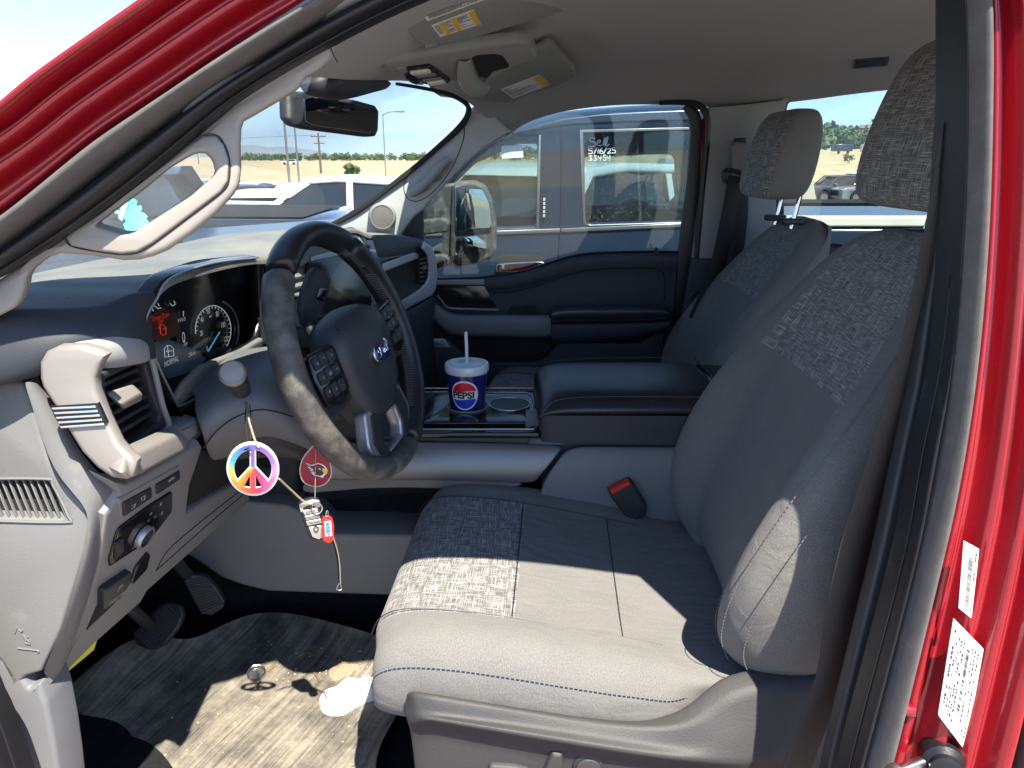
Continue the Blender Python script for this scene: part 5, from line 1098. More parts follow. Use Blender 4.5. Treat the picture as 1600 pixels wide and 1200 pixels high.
# ============================================================ FLOOR: mat, pedals, litter
def mat_mat():
    m = bpy.data.materials.new('rubber_mat'); n = N(m); b = n.b
    c = n.co('Object', (1, 1, 1), (0, 0, R(-66)))
    mp = n.n('ShaderNodeMapping'); mp.inputs['Scale'].default_value = (1.6, 85, 1.6); n.l(c, mp.inputs[0])
    st_ = n.noise(mp.outputs[0], 1.0, 8, .85); bl_ = n.noise(n.co(), 9, 9, .75); fn = n.noise(n.co(), 120, 3, .7)
    f = n.math('ADD', n.math('MULTIPLY', st_, .5), n.math('MULTIPLY', bl_, .5))
    o = n.ramp(f, [(.41, (.030, .029, .028)), (.485, (.13, .116, .095)), (.58, (.31, .275, .215))])
    o = n.mix(n.math('MULTIPLY', fn, .4), o, (.12, .11, .09))
    n.l(o, b.inputs['Base Color']); b.inputs['Roughness'].default_value = .9
    n.bump(f, .7, .004); return m
M['mat'] = mat_mat()
def fl_pt(x, y, z=.812): return QZ(x, y, z)
mat_rows = [[fl_pt(x, y, z) for x, y, z in r] for r in (
 [(40,1240,.80),(70,1110,.815),(120,1060,.84),(180,1010,.87),(235,985,.865),(290,1005,.845),(330,985,.84),(370,965,.84),(420,952,.84),(500,965,.84),(585,990,.84),(660,1015,.84)],
 [(48,1250,.79),(80,1130,.805),(130,1080,.832),(186,1026,.858),(240,1000,.852),(292,1010,.838),(334,992,.832),(376,974,.83),(424,962,.83),(500,976,.83),(585,1002,.83),(660,1026,.83)],
 [(80,1300,.79),(110,1200,.795),(160,1130,.80),(215,1080,.815),(262,1050,.815),(310,1035,.815),(350,1020,.815),(395,1006,.815),(440,1000,.815),(510,1010,.815),(590,1030,.818),(650,1050,.83)],
 [(130,1400,.79),(170,1290,.79),(220,1200,.792),(270,1140,.80),(310,1105,.802),(350,1085,.803),(390,1070,.803),(430,1058,.803),(470,1050,.803),(530,1055,.803),(590,1075,.805),(640,1090,.83)],
 [(220,1500,.79),(260,1380,.79),(310,1290,.792),(350,1220,.80),(390,1180,.80),(420,1155,.80),(450,1140,.80),(480,1130,.80),(510,1125,.80),(550,1130,.80),(590,1140,.81),(612,1135,.83)],
 [(400,1600,.79),(420,1450,.79),(440,1350,.792),(460,1290,.80),(480,1250,.80),(500,1230,.80),(520,1215,.80),(540,1205,.80),(555,1200,.80),(570,1200,.80),(580,1200,.81),(582,1190,.83)],
 [(460,1650,.79),(470,1500,.79),(485,1420,.79),(500,1350,.80),(515,1310,.80),(530,1290,.80),(545,1275,.80),(555,1265,.80),(565,1260,.80),(575,1260,.80),(590,1262,.81),(598,1265,.835)])]
fm = grid('floor_mat', mat_rows, M['mat'], None, sub=3, solid=.004)
tag(fm, 'dusty black rubber floor mat with raised edges in the driver footwell', 'floor mat')
M['oldrub'] = pm('worn_rubber', (.06,.058,.055), .6, grain=.4)
def pedal(nm, o, Xo, label, arm):
    f = mP(*o['pl']); t = thing(nm, label, 'pedal', tuple(f(*o['out'][0], 0)))
    pd_ = plate('pedal_pad', [rnd(o['out'], .25)], f, M['dark'], t, thick=.014, bev=.004, s=.0013)
    a, b, c, d = [V((*q, 0)) for q in o['q']]
    for k in range(o['n']):
        u = (k + .5)/o['n']; p = a.lerp(b, u); q = d.lerp(c, u)
        tube('tread_rib', [f(p.x, p.y, -.001), f(q.x, q.y, -.001)], .0017, M['oldrub'], pd_, seg=6, smooth=1)
    tube('pedal_arm', arm, .010, M['dark'], t, seg=8)
pedal('brake_pedal', dict(pl=(QZ(240,1000,.90), QZ(262,945,.95), QZ(282,975,.925)), out=[(207,988),(226,968),(250,944),(266,940),(282,946),(285,962),(278,980),(256,1008),(234,1017),(212,1008)], q=[(210,990),(262,942),(284,962),(234,1014)], n=15), 0, 'ribbed black brake pedal, the wider of the two pedals', [QZ(235,978,.92), QZ(215,960,.99), QZ(180,930,1.05)])
pedal('accelerator_pedal', dict(pl=(QZ(330,960,.90), QZ(312,905,.97), QZ(352,940,.92)), out=[(286,905),(300,897),(322,900),(338,916),(352,938),(350,950),(330,963),(318,960),(300,935)], q=[(288,906),(316,960),(350,944),(322,900)], n=13), 0, 'ribbed black accelerator pedal hanging in front of the console', [QZ(300,905,.96), QZ(285,890,1.0), QZ(270,870,1.05)])
# what lies on the mat is set down on its real surface
_dg = bpy.context.evaluated_depsgraph_get(); _dg.update(); _bv = BVHTree.FromObject(fm, _dg)
def onmat(x, y, up=.001):
    h = _bv.ray_cast(CO, ray(x, y).normalized())[0]
    return (h if h is not None else QZ(x, y, .80)) + V((0, 0, up))
# bottle cap upside down
cpc = onmat(401, 1055, .0)
cap_ = tag(lathe('bottle_cap', [(.001,.002),(.0125,.002),(.0138,.003),(.0138,.008),(.0160,.009),(.0165,.0005),(.001,.0)], cpc, V((.1,-.25,1)), M['carsilver'], None, seg=28, mats=[M['cargrey'], M['steel']], mi=lambda i: 0 if i < 2 else 1), 'round silver bottle cap lying upside down on the floor mat', 'bottle cap')
# crumpled white napkin and paper scrap
def crumple(nm, outl, z, h, mat, label, cat_, seed, n=9):
    rg = random.Random(seed); P = resample(cat([V((x, y, 0)) for x, y in outl], 4, True), 26, True); P = [p + V((rg.uniform(-2.2, 2.2), rg.uniform(-1.6, 1.6), 0)) for p in P]; cx = sum(p.x for p in P)/26; cy = sum(p.y for p in P)/26
    rows = []
    for k, s in enumerate((1.0, .97, .82, .62, .4, .18, .02)):
        rows.append([onmat(cx + (p.x-cx)*s, cy + (p.y-cy)*s, (-.001 if k == 0 else h*(1-s*.75)*rg.uniform(.1, 1.3))) for p in P])
    return tag(grid(nm, rows, mat, None, sub=1, closed=True, caps=False), label, cat_)
M['paper'] = pm('white_paper', (.62, .62, .61), .9, var=.02); M['kraft'] = pm('brown_paper', (.26, .20, .13), .9, var=.12, vs=60)
crumple('napkin', [(497,1095),(510,1082),(528,1072),(540,1064),(546,1058),(552,1064),(596,1060),(610,1075),(590,1092),(566,1100),(548,1108),(540,1118),(520,1120),(508,1118),(502,1108)], .803, .034, M['paper'], 'crumpled white paper napkin on the floor mat beside the seat', 'napkin', 4)
crumple('paper_scrap', [(514,1056),(519,1036),(530,1031),(533,1026),(537,1032),(563,1038),(552,1052),(535,1060),(522,1064)], .805, .010, M['kraft'], 'torn tan scrap of paper beside the white napkin', 'paper scrap', 8)
M['twig'] = pm('dry_twig', (.16, .10, .055), .9, var=.3, vs=90)
M['pebble'] = pm('pale_pebble', (.42, .36, .26), .9, var=.3, vs=200)
for i, (l, lab) in enumerate((([(475,1020),(484,1021),(492,1024)], 'dry curled twig lying above the paper scrap'), ([(488,1040),(491,1052),(497,1060),(499,1066)], 'dry twig lying left of the torn paper scrap'), ([(407,1053),(418,1049),(428,1042)], 'thin straw stalk beside the round bottle cap'))):
    tag(tube('twig', [onmat(x, y, .001) for x, y in l], [.0012, .0026, .0015] if len(l) == 3 else .0022, M['twig'], None, seg=6), lab, 'twig', 'dry twigs on the floor mat')
crumbs = []; cf = []
rg = random.Random(11)
for k in range(170):
    x, y = rg.uniform(240, 600), rg.uniform(1000, 1190)
    if rg.random() < .6: x, y = rg.gauss(500, 60), rg.gauss(1035, 25)
    if y < 1000 or x > 590 or x < 200: continue
    p = onmat(x, y, .0005); r = rg.choice((.0007, .001, .0013, .002)); b = len(crumbs)
    crumbs += [p + V((r*rg.uniform(.6,1.5),0,0)), p + V((0,r*rg.uniform(.6,1.5),0)), p - V((r,0,0)), p - V((0,r,0)), p + V((0,0,r)), p - V((0,0,r))]
    for a, c in ((0,1),(1,2),(2,3),(3,0)): cf += [[b+a, b+c, b+4], [b+c, b+a, b+5]]
tag(mk('grit', crumbs, cf, M['pebble'], None, smooth=False), 'pale grit and crumbs scattered over the floor mat', 'grit', kind='stuff')

# ============================================================ DRINK CUP
cx, cy = CUPX, CUPY
cupb = V((cx, cy, zd - .048))
cup = thing('soda_cup', 'blue paper soda cup with clear lid and straw in the console cup holder', 'cup', tuple(cupb))
def cupmat():
    m = bpy.data.materials.new('printed_cup'); n = N(m); b = n.b
    n.l(n.ramp(n.noise(n.co(), 9, 2), [(0, (.008, .012, .10)), (1, (.012, .018, .15))]), b.inputs['Base Color']); b.inputs['Roughness'].default_value = .3; b.inputs['Coat Weight'].default_value = .5; return m
M['cup'] = cupmat()
H0, H1, r0, r1 = 0.0, .128, .031, .0415
def cr(h): return r0 + (r1 - r0)*(h/H1)
lathe('cup_body', [(r0-.002,0),(r0,.0),(cr(.06),.06),(r1,H1),(r1-.002,H1)], cupb, (0,0,1), M['cup'], cup, seg=48)
# where the camera sees it: face angle
fa = math.atan2(-cy, -cx) - R(12)
def onc(u, h, o=.0004): a = fa + u/ .036; r = cr(h) + o; return cupb + V((math.cos(a)*r, math.sin(a)*r, h))
def cpatch(nm, polys, mat, o):
    vs = []; fs = []
    for P in polys:
        c = (sum(p[0] for p in P)/len(P), sum(p[1] for p in P)/len(P)); b = len(vs); K = 6
        for s in [k/K for k in range(K+1)]:
            for p in P: vs.append(onc(c[0]+(p[0]-c[0])*s, c[1]+(p[1]-c[1])*s, o))
        m_ = len(P)
        for k in range(K):
            for i in range(m_): fs.append([b+k*m_+i, b+k*m_+(i+1)%m_, b+(k+1)*m_+(i+1)%m_, b+(k+1)*m_+i])
    return mk(nm, vs, fs, mat, cup)
lc = (0.002, .082); LR = .0265
def half(a0, a1, off, r, curve):
    P = [(lc[0] + r*math.cos(R(a)), lc[1] + r*1.15*math.sin(R(a))) for a in range(a0, a1 + 1, 6)]
    return P + [(lc[0] + x, lc[1] + off + curve(x)) for x in ([-r*.93 + 2*r*.93*k/10 for k in range(11)] if a0 < 90 else [r*.93 - 2*r*.93*k/10 for k in range(11)])]
M['cwht'] = pm('print_white', (.8,.8,.8), .35, var=.02); M['cred'] = pm('print_red', (.62,.015,.03), .35, var=.03); M['cblu'] = pm('print_blue', (.01,.06,.55), .35, var=.03)
cpatch('logo_disc', [[(lc[0] + LR*math.cos(R(a)), lc[1] + LR*1.16*math.sin(R(a))) for a in range(0, 360, 8)]], M['cwht'], .0004)
cpatch('logo_red', [half(18, 162, .0085, LR*.90, lambda x: .0012*math.sin(x*130))], M['cred'], .0008)
cpatch('logo_blue', [half(198, 342, -.0085, LR*.90, lambda x: .0012*math.sin(x*130))], M['cblu'], .0008)
vs, fs = text_raw('PEPSI', .0185, 'CENTER', .0008)
mk('logo_lettering', [onc(x*1.02, lc[1] + y, .0013) for x, y, z in vs], fs, M['ink'], cup, smooth=False)
dots = []; df = []
rg = random.Random(5)
for k in range(420):
    u = .022 + abs(rg.gauss(0, .016)); h = rg.uniform(.006, .122)
    u = .0235 + .0030*(k % 9) + .010*math.sin(h*26) + .0015*((k//9) % 2); h = .006 + .0028*(k//9)
    if h > .122: continue
    r = .00055*(1 - (k % 9)/12); b = len(dots)
    for q in range(6): dots.append(onc(u + r*math.cos(q*math.pi/3), h + r*math.sin(q*math.pi/3), .0006))
    df.append([b+q for q in range(6)])
M['cdot'] = pm('print_dots', (.08,.16,.62), .35); tag_ = mk('printed_dots', dots, df, M['cdot'], cup, smooth=False)
M['lid'] = pm('translucent_lid', (.58,.66,.72), .25, var=.03, coat=.3); 
lathe('lid', [(.0425,.122),(.0440,.124),(.0445,.130),(.0440,.136),(.0425,.139),(.0385,.1395),(.0375,.1365),(.033,.1365),(.0315,.1385),(.010,.1385),(.008,.140),(.001,.140)], cupb, (0,0,1), M['lid'], cup, seg=48)
st0 = cupb + V((.0, 0, .138)); tube('straw', [st0, st0 + V((.0, .004, .030)), st0 + V((-.001, .008, .062))], .0034, M['lid'], cup, seg=12, smooth=1)

# ============================================================ THINGS HANGING FROM THE STALK AND COLUMN
HY = .80
M['cord'] = pm('tan_cord', (.30, .25, .17), .85, grain=.8, gs=900)
def ps_mat():
    m = bpy.data.materials.new('tie_dye'); n = N(m); b = n.b
    c = n.n('ShaderNodeTexCoord'); mp = n.n('ShaderNodeMapping'); o_ = Q(395, 733, HY); mp.inputs['Location'].default_value = (-o_.x, -o_.y, -o_.z); n.l(c.outputs['Object'], mp.inputs[0])
    sp_ = n.n('ShaderNodeSeparateXYZ'); n.l(mp.outputs[0], sp_.inputs[0])
    an = n.math('DIVIDE', n.math('ARCTAN2', sp_.outputs[2], sp_.outputs[0]), 6.2832); rad = n.math('SQRT', n.math('ADD', n.math('POWER', sp_.outputs[0], 2.0), n.math('POWER', sp_.outputs[2], 2.0)))
    f = n.math('FRACT', n.math('ADD', n.math('ADD', an, 1.0), n.math('ADD', n.math('MULTIPLY', n.noise(n.co(), 55, 3), .22), n.math('MULTIPLY', rad, 2.0))))
    n.l(n.ramp(f, [(0, (.75,.10,.30)), (.09, (.70,.33,.58)), (.20, (.42,.20,.60)), (.35, (.24,.12,.60)), (.48, (.08,.20,.65)), (.58, (.10,.50,.60)), (.66, (.45,.60,.12)), (.74, (.80,.42,.03)), (.84, (.80,.10,.05)), (.94, (.72,.04,.14)), (1, (.75,.10,.30))]), b.inputs['Base Color']); b.inputs['Roughness'].default_value = .6; return m
pf = thing('air_freshener', 'tie-dye peace sign air freshener on a black string from the indicator stalk', 'air freshener', tuple(Q(395,733,HY)))
pc = (395, 733)
def el(rx, ry, a0=0, a1=360, st=8): return [(pc[0] + rx*math.cos(R(a)) , pc[1] - ry*math.sin(R(a)) + .04*rx*math.cos(R(a))) for a in range(a0, a1, st)]
def seg(a0, a1, r=29, ry=30, ins=6.5):
    P = [(pc[0] + r*math.cos(R(a)), pc[1] - ry*math.sin(R(a))) for a in range(a0, a1 + 1, 6)]
    return P
h1 = [(pc[0]+5,pc[1]-29)] + seg(-34, 78)[::-1][1:] + [(pc[0]+5,pc[1]-4)]
h2 = [(pc[0]-5,pc[1]-29)] + [(2*pc[0]-x, y) for x, y in seg(-34, 78)[::-1][1:]] + [(pc[0]-5,pc[1]-4)]
h3 = [(pc[0]+4.5,pc[1]+10),(pc[0]+4.5,pc[1]+29)] + seg(-80, -58)[1:]
h4 = [(2*pc[0]-x, y) for x, y in h3]
holes = [h1[::-1], h2, h3[::-1], h4]
fP = mP(Q(355,733,HY), Q(436,735,HY+.01), Q(395,690,HY-.003))
plate('card', [el(41.5, 42)] + [[(pc[0]+(x-pc[0])*1, y) for x, y in h] for h in holes], fP, M['paper'], pf, thick=.0022, bev=.0004, s=.00068)
def grow(h, k=1.13):
    c_ = (sum(p[0] for p in h)/len(h), sum(p[1] for p in h)/len(h)); return [(c_[0]+(x-c_[0])*k, c_[1]+(y-c_[1])*k) for x, y in h]
plate('tie_dye_print', [el(37.5, 38)] + [grow(h) for h in holes], lambda x, y, z: fP(x, y, z - .0005), ps_mat(), pf, thick=.0006, bev=0, s=.00068)
tube('string', [Q(386,628,.86), Q(383,660,.82), Q(389,697,HY-.002)], .0007, M['black'], pf, seg=5)
tube('string', [Q(390,626,.87), Q(392,660,.82), Q(389,697,HY-.002), Q(382,702,HY-.003), Q(392,704,HY-.003)], .0006, M['black'], pf, seg=5)
# teardrop air freshener
td = thing('air_freshener', 'dark red teardrop air freshener with a bird head emblem under the steering column', 'air freshener', tuple(Q(493,730,.86)))
fT2 = mP(Q(468,735,.86), Q(519,738,.87), Q(494,692,.86))
drop = cat([(495,691),(503,702),(513,716),(518,730),(518,744),(511,755),(500,760.5),(488,760.5),(475,755),(469,744),(468,730),(474,714),(484,702)], 5, True)
M['dred'] = pm('cardinal_red', (.30,.012,.035), .5, var=.04); M['cream'] = pm('cream_card', (.62,.50,.36), .7, var=.04); M['beak'] = pm('beak_yellow', (.80,.50,.06), .5)
plate('card', [drop], fT2, M['cream'], td, thick=.0024, bev=.0004, s=.00073)
plate('print', [[(493.5+(x-493.5)*.925, 728+(y-728)*.935) for x, y in drop]], lambda x, y, z: fT2(x, y, z - .0005), M['dred'], td, thick=.0006, bev=0, s=.00073)
def em(nm, o, mat, z): return plate(nm, [o], lambda x, y, q: fT2(x, y, q + z), mat, td, thick=.0003, bev=0, s=.00073)
em('emblem_outline', [(477.5,723),(487,726),(497,723),(504,725),(509,729),(512,734),(511,739),(507,742),(505,746),(501,745),(495,743),(490,742),(486,738),(490,738),(484,734),(488,734),(480,729),(485,729)], M['white'], -.0009)
em('emblem_head', [(480,724.5),(488,727.5),(497,724.5),(503,726.5),(507,730),(508,736),(504,741),(500,743),(494,741),(490,740),(493,738),(487,735),(491,733.5),(483,729),(489,729)], M['ink'], -.0013)
em('emblem_feathers', [(483,726),(489,729),(497,726),(502,728),(504,731),(499,732),(495,731),(497,735),(492,731),(494,736),(489,731)], M['dred'], -.0017)
em('emblem_beak', [(504,731),(508,731),(511,734),(510.5,737.5),(508,740),(505,738),(506,736),(503,735)], M['beak'], -.0017)
em('emblem_eye', [(498,730.5),(502,732),(501.5,733),(498,732)], M['white'], -.0020)
tube('string', [Q(492,688,.90), Q(494,692,.862), Q(493,720,.856), Q(492.5,760,.855), Q(492,786,.852)], .0006, M['cord'], td, seg=5)
# key fob, ring, tag, lanyard
ky = thing('key_fob', 'silver and black key fob hanging on a tan cord below the air fresheners', 'key fob', tuple(Q(488,815,.84)))
fF = mP(Q(468,810,.84), Q(508,805,.85), Q(480,840,.845))
fb_ = plate('fob_body', [rnd([(467,791),(474,786),(488,782),(499,784),(503,795),(511,836),(508,842),(497,846),(486,844),(481,836),(470,806)], .2)], fF, M['dark'], ky, thick=.012, bev=.003, s=.00073)
M['fobsil'] = pm('fob_silver', (.55,.53,.49), .35, metal=.5, var=.04)
plate('fob_frame', [rnd([(467,791),(474,786),(489,781),(499,783),(502,790),(499,793),(484,788),(474,793),(473,801),(470,800)], .15)], lambda x, y, z: fF(x, y, z - .001), M['fobsil'], ky, thick=.004, bev=.0008, s=.00073)
yy = 797
for i, lab_ in enumerate(('LOCK', 'UNLOCK', 'TRUNK', '2x')):
    x0 = 473 + 2.6*i; a = [(x0, yy+8.4*i), (x0+22.5, yy+8.4*i-4), (x0+24.6, yy+8.4*i+2.6), (x0+2.2, yy+8.4*i+6.8)]
    if i == 3: a = [(482,823),(502,820),(508,836),(498,842),(488,838)]
    kbp = plate('fob_button', [rnd(a, .12)], lambda x, y, z: fF(x, y, z - .002), M['fobsil'], ky, thick=.003, bev=.0006, s=.00073)
    if i < 3: text('lettering', lab_, .0042, frame(fF(x0+12, yy+8.4*i+1.4, -.0024), (fF(492,790,0)-fF(470,794,0)).normalized(), V((0,0,1))), M['ink'], kbp)
plate('fob_button_ring', [[(493.5+4.2*math.cos(R(15*k)), 825+5*math.sin(R(15*k))) for k in range(24)], [(493.5+3*math.cos(R(15*k)), 825+3.6*math.sin(R(15*k))) for k in range(24)][::-1]], lambda x, y, z: fF(x, y, z - .0032), M['ink'], ky, thick=.001, bev=0, s=.00073)
tube('key_ring', [fF(495 + 8*math.cos(R(a)), 792 + 9*math.sin(R(a)), -.003) for a in range(0, 360, 30)], .0009, M['chrome'], ky, seg=6, closed=True)
tube('cord', [Q(384,628,.86), Q(390,660,.82), Q(400,692,.80), Q(405,700,.797)], .0013, M['cord'], ky, seg=6)
tube('cord', [Q(436,748,.80), Q(455,766,.82), Q(474,783,.835), Q(486,788,.838)], .0013, M['cord'], ky, seg=6)
tube('wrist_strap', [fF(505,806,-.002), fF(516,832,0), fF(524,856,.002), fF(529,880,.003), fF(531,912,.003)], .0035, M['belt'], ky, seg=6, flat=.35)
tube('strap_edge', [fF(507,806,-.005), fF(518,832,-.003), fF(526,856,-.001), fF(530.5,880,0), fF(532,912,0)], .0009, M['cord'], ky, seg=5)
tube('strap_end', [fF(530,912,.001), fF(526,921,0), fF(534,921,0), fF(531,912,.001)], .0010, M['steel'], ky, seg=6, smooth=2)
kt_ = thing('key_tag', 'red plastic key tag with a handwritten paper insert beside the key fob', 'key tag', tuple(Q(512,828,.83)))
fKt = mP(Q(503,828,.835), Q(522,828,.84), Q(512,808,.838))
M['tagred'] = pm('tag_red', (.70,.02,.02), .3, var=.03, coat=.4); M['biro'] = pm('biro_blue', (.02,.14,.50), .5)
plate('tag_body', [rnd([(503,812),(507,807),(514,806),(519,809),(522,820),(522,840),(519,847),(512,849),(505,845),(503,835)], .25), [(510.5+2*math.cos(R(30*k)), 810+1.6*math.sin(R(30*k))) for k in range(12)][::-1]], fKt, M['tagred'], kt_, thick=.003, bev=.0008, s=.00073)
ti = plate('tag_insert', [[(507,815),(517,813.5),(519,837),(508,838)]], lambda x, y, z: fKt(x, y, z - .0004), M['white'], kt_, thick=.001, bev=0, s=.00073)
tubes('handwriting', [[fKt(x, y, -.0012) for x, y in l] for l in ([(509,817),(515,816),(509,820),(516,820)], [(509,823),(516,822),(512,825),(509,826)], [(509,828),(516,827),(510,831),(517,830)], [(510,834),(516,833),(513,835)])], .0007, M['biro'], ti, seg=4, smooth=3)
tube('tag_loop', [fKt(510,811,-.001), fKt(509,803,-.002), fKt(511,797,-.002), fKt(513,803,0), fKt(511,811,.003)], .0008, M['steel'], kt_, seg=5)

# ============================================================ STICKERS ON THE DOOR PILLAR, LATCH
fSt = lambda x, y, z: QD(x, y, -.052) + V((0, 1, 0))*z
s1 = [(1506,845),(1530,858),(1518,966),(1498,950)]; s2 = [(1490,966),(1537,1014),(1508,1173),(1466,1117)]
for nm, s_, lab_, gi in (('barcode_sticker', s1, 'small white barcode sticker on the red door pillar', 0), ('certification_sticker', s2, 'large white data sticker low on the red door pillar', 1)):
    st_ = plate(nm, [rnd(s_, .04)], fSt, M['white'], None, thick=.0008, bev=0, s=.0006); tag(st_, lab_, 'sticker')
    A, B, C_, D = [V((*q, 0)) for q in s_]; rg = random.Random(21 + gi); VS = []; FS = []
    def at(u, v): q = A.lerp(B, u).lerp(D.lerp(C_, u), v); return fSt(q.x, q.y, -.0007)
    def rc(u0, v0, u1, v1):
        b = len(VS); VS.extend([at(u0,v0), at(u1,v0), at(u1,v1), at(u0,v1)]); FS.append([b,b+1,b+2,b+3])
    v = .14
    b0, b1_ = ((.38, .70) if gi == 0 else (.52, .62)); v1 = .90 if gi == 0 else .80
    while v < v1: h = rg.uniform(.004, .014); rc(b0, v, b1_, v + h); v += h + rg.uniform(.005, .010)
    mk('barcode', VS, FS, M['ink'], st_, smooth=False); VS = []; FS = []
    for u in ((.80, .88), ) if gi == 0 else ((.08,.13),(.17,.21),(.25,.28),(.32,.36),(.40,.44),(.68,.71),(.76,.79),(.86,.89)):
        v = .08
        while v < .92:
            h = rg.uniform(.01, .04); 
            if rg.random() < .8: rc(u[0], v, u[1], min(v + h, .93))
            v += h + rg.uniform(.006, .02) + (.08 if rg.random() < .1 else 0)
    mk('small_print', VS, FS, M['ink'], st_, smooth=False)
lt = thing('door_latch_striker', 'steel door latch striker with a black rubber boot on the red pillar', 'latch', tuple(QD(1450,1190,-.06)))
lathe('striker_bolt', [(.006,0),(.006,.030),(.009,.031),(.009,.036),(.001,.037)], QD(1440,1192,-.045), V((-.9,-.35,0)), M['steel'], lt, seg=16)
lathe('rubber_boot', [(.020,-.01),(.019,.006),(.014,.010),(.014,.016),(.010,.018),(.001,.018)], QD(1472,1188,-.045), V((-.3,-.9,.1)), M['rubber'], lt, seg=20)
tube('clip_nub', [QD(1410,1108,-.030), QD(1430,1111,-.034)], .006, M['red'], truck, seg=10, smooth=1)
# green tree-shaped stuff stuck to the windscreen
M['mint'] = pm('mint_plastic', (.12, .62, .55), .4, var=.06, coat=.3); M['mintw'] = pm('mint_pale', (.45, .72, .60), .5)
cl = thing('windscreen_clip', 'turquoise jagged leaf shaped ornament on the windscreen edge seen through the grab handle', 'ornament', tuple(Q(210,335,1.1)))
fW = mP(Q(180,330,1.1), Q(235,340,1.1), Q(205,310,1.12))
plate('leaf', [[(196,330),(202,326),(203,318),(208,320),(212,316),(214,322),(220,320),(222,326),(219,330),(226,333),(231,338),(228,341),(232,346),(230,352),(224,356),(218,360),(210,362),(205,364),(200,362),(195,358),(192,350),(197,346),(193,340)]], fW, M['mint'], cl, thick=.004, bev=.001, s=.001)
plate('tab', [rnd([(184,340),(192,312),(200,316),(190,345)], .2)], fW, M['mintw'], cl, thick=.006, bev=.001, s=.001)
# round token in the storage slot
tk = tag(lathe('tin', [(.030,0),(.031,.002),(.031,.006),(.029,.0075),(.001,.0075)], Q(636,836,1.27), V((0,-.3,1)), M['cargrey'], None, seg=28), 'round patterned tin lid lying in the console side slot', 'tin lid')
tubes('pattern', [[Q(636,836,1.27) + V((.008*k, -.02 + .003*j, .0125)), Q(636,836,1.27) + V((.008*k + .006, -.015 + .003*j, .0125))] for k in range(-3, 3) for j in (0, 2, 4)], .0008, M['white'], tk, seg=4, smooth=1)
# ============================================================ GROUND, HILLS, MOUNTAINS
def gz(x, y):
    d = math.hypot(x, y); z = 0
    if d > 12: z -= .85*min(1, (d-12)/22)**1.3
    if d > 60:
        z += min(1, max(0, (d-60)/300))*(1.4 + 5.5*max(0, min(1, (math.atan2(x, y) + .05)/.45)))
    if d > 380: z += (d-380)*.002
    return z
def gmat():
    m = bpy.data.materials.new('lot_and_desert'); n = N(m); b = n.b; c = n.co()
    f = n.noise(c, .05, 8, .7); g = n.noise(c, 3, 6, .7); s_ = n.noise(c, .35, 5, .7)
    near = n.ramp(g, [(.3, (.17,.16,.15)), (.7, (.27,.25,.225))])
    far = n.mix(n.ramp(s_, [(.52, (0,0,0)), (.62, (1,1,1))]), n.ramp(f, [(.3, (.36,.27,.15)), (.7, (.50,.40,.25))]), (.20,.19,.11))
    l = n.n('ShaderNodeVectorMath', operation='LENGTH'); n.l(c, l.inputs[0])
    k = n.n('ShaderNodeMapRange'); k.inputs[1].default_value = 58; k.inputs[2].default_value = 66; n.l(l.outputs['Value'], k.inputs[0])
    n.l(n.mix(k.outputs[0], near, far), b.inputs['Base Color']); b.inputs['Roughness'].default_value = .95; n.bump(g, .4, .03); return m
M['ground'] = gmat()
gr = []; rads = [.5,2,4,7,10,13,17,22,28,34,42,52,62,80,110,150,200,260,330,400,600,1000,2000,5000,12000,30000]
for r in rads: gr.append([V((r*math.sin(2*math.pi*k/72), r*math.cos(2*math.pi*k/72), gz(r*math.sin(2*math.pi*k/72), r*math.cos(2*math.pi*k/72)) if r < 900 else 3.0 + (r-900)*.0)) for k in range(72)])
g_ = grid('ground', gr, M['ground'], None, sub=0, closed=True, caps=False, flip=False); g_['kind'] = 'structure'
cpg = mk('ground_centre', [], [], M['ground']) if False else None
bm = bmesh.new(); bm.from_mesh(g_.data); bm.verts.ensure_lookup_table(); bm.faces.new([bm.verts[k] for k in range(72)]); bmesh.ops.recalc_face_normals(bm, faces=bm.faces); bm.to_mesh(g_.data); bm.free()
def mtn(name, D, base, prof, col, seed, x0, x1):
    rg = random.Random(seed); m = pm(name + '_rock', col, .95, var=.18, vs=.0012)
    rows = [[], [], [], [], []]; n_ = 90
    for k in range(n_ + 1):
        px = x0 + (x1-x0)*k/n_; d = ray(px, 248); X = d.x/d.y*D; py = prof(px) + 2.0*math.sin(px*.13 + seed) + 1.2*math.sin(px*.37) + rg.uniform(-.6, .6)
        top = Q(px, py, D).z
        for i, (t, off) in enumerate(((0, -.12), (.35, -.07), (.7, -.03), (1, 0), (.0, .12))):
            rows[i].append(V((X*(1+off*.2), D*(1+off) + (rg.uniform(-1, 1)*D*.012 if 0 < i < 3 else 0), base + (top-base)*t*(rg.uniform(.86, 1.1) if 0 < i < 3 else 1))))
    o = grid(name, rows, m, None, sub=1, sharp=0); o['kind'] = 'structure'; return o
def interp(P):
    def f(x):
        for (a, b), (c, d) in zip(P, P[1:]):
            if a <= x <= c: return b + (d-b)*(x-a)/(c-a)
        return P[0][1] if x < P[0][0] else P[-1][1]
    return f
mtn('mountains', 14000, -10, interp([(-300,236),(200,238),(290,238),(330,236),(378,222),(400,221),(440,226),(480,229),(520,238),(560,243),(620,246),(900,248)]), (.24,.23,.21), 3, -400, 950)
mtn('hills', 5000, -5, interp([(-300,246),(350,245),(420,244),(520,246),(700,246),(1250,243),(1330,238),(1500,236),(1800,240)]), (.36,.31,.24), 5, -400, 1900)

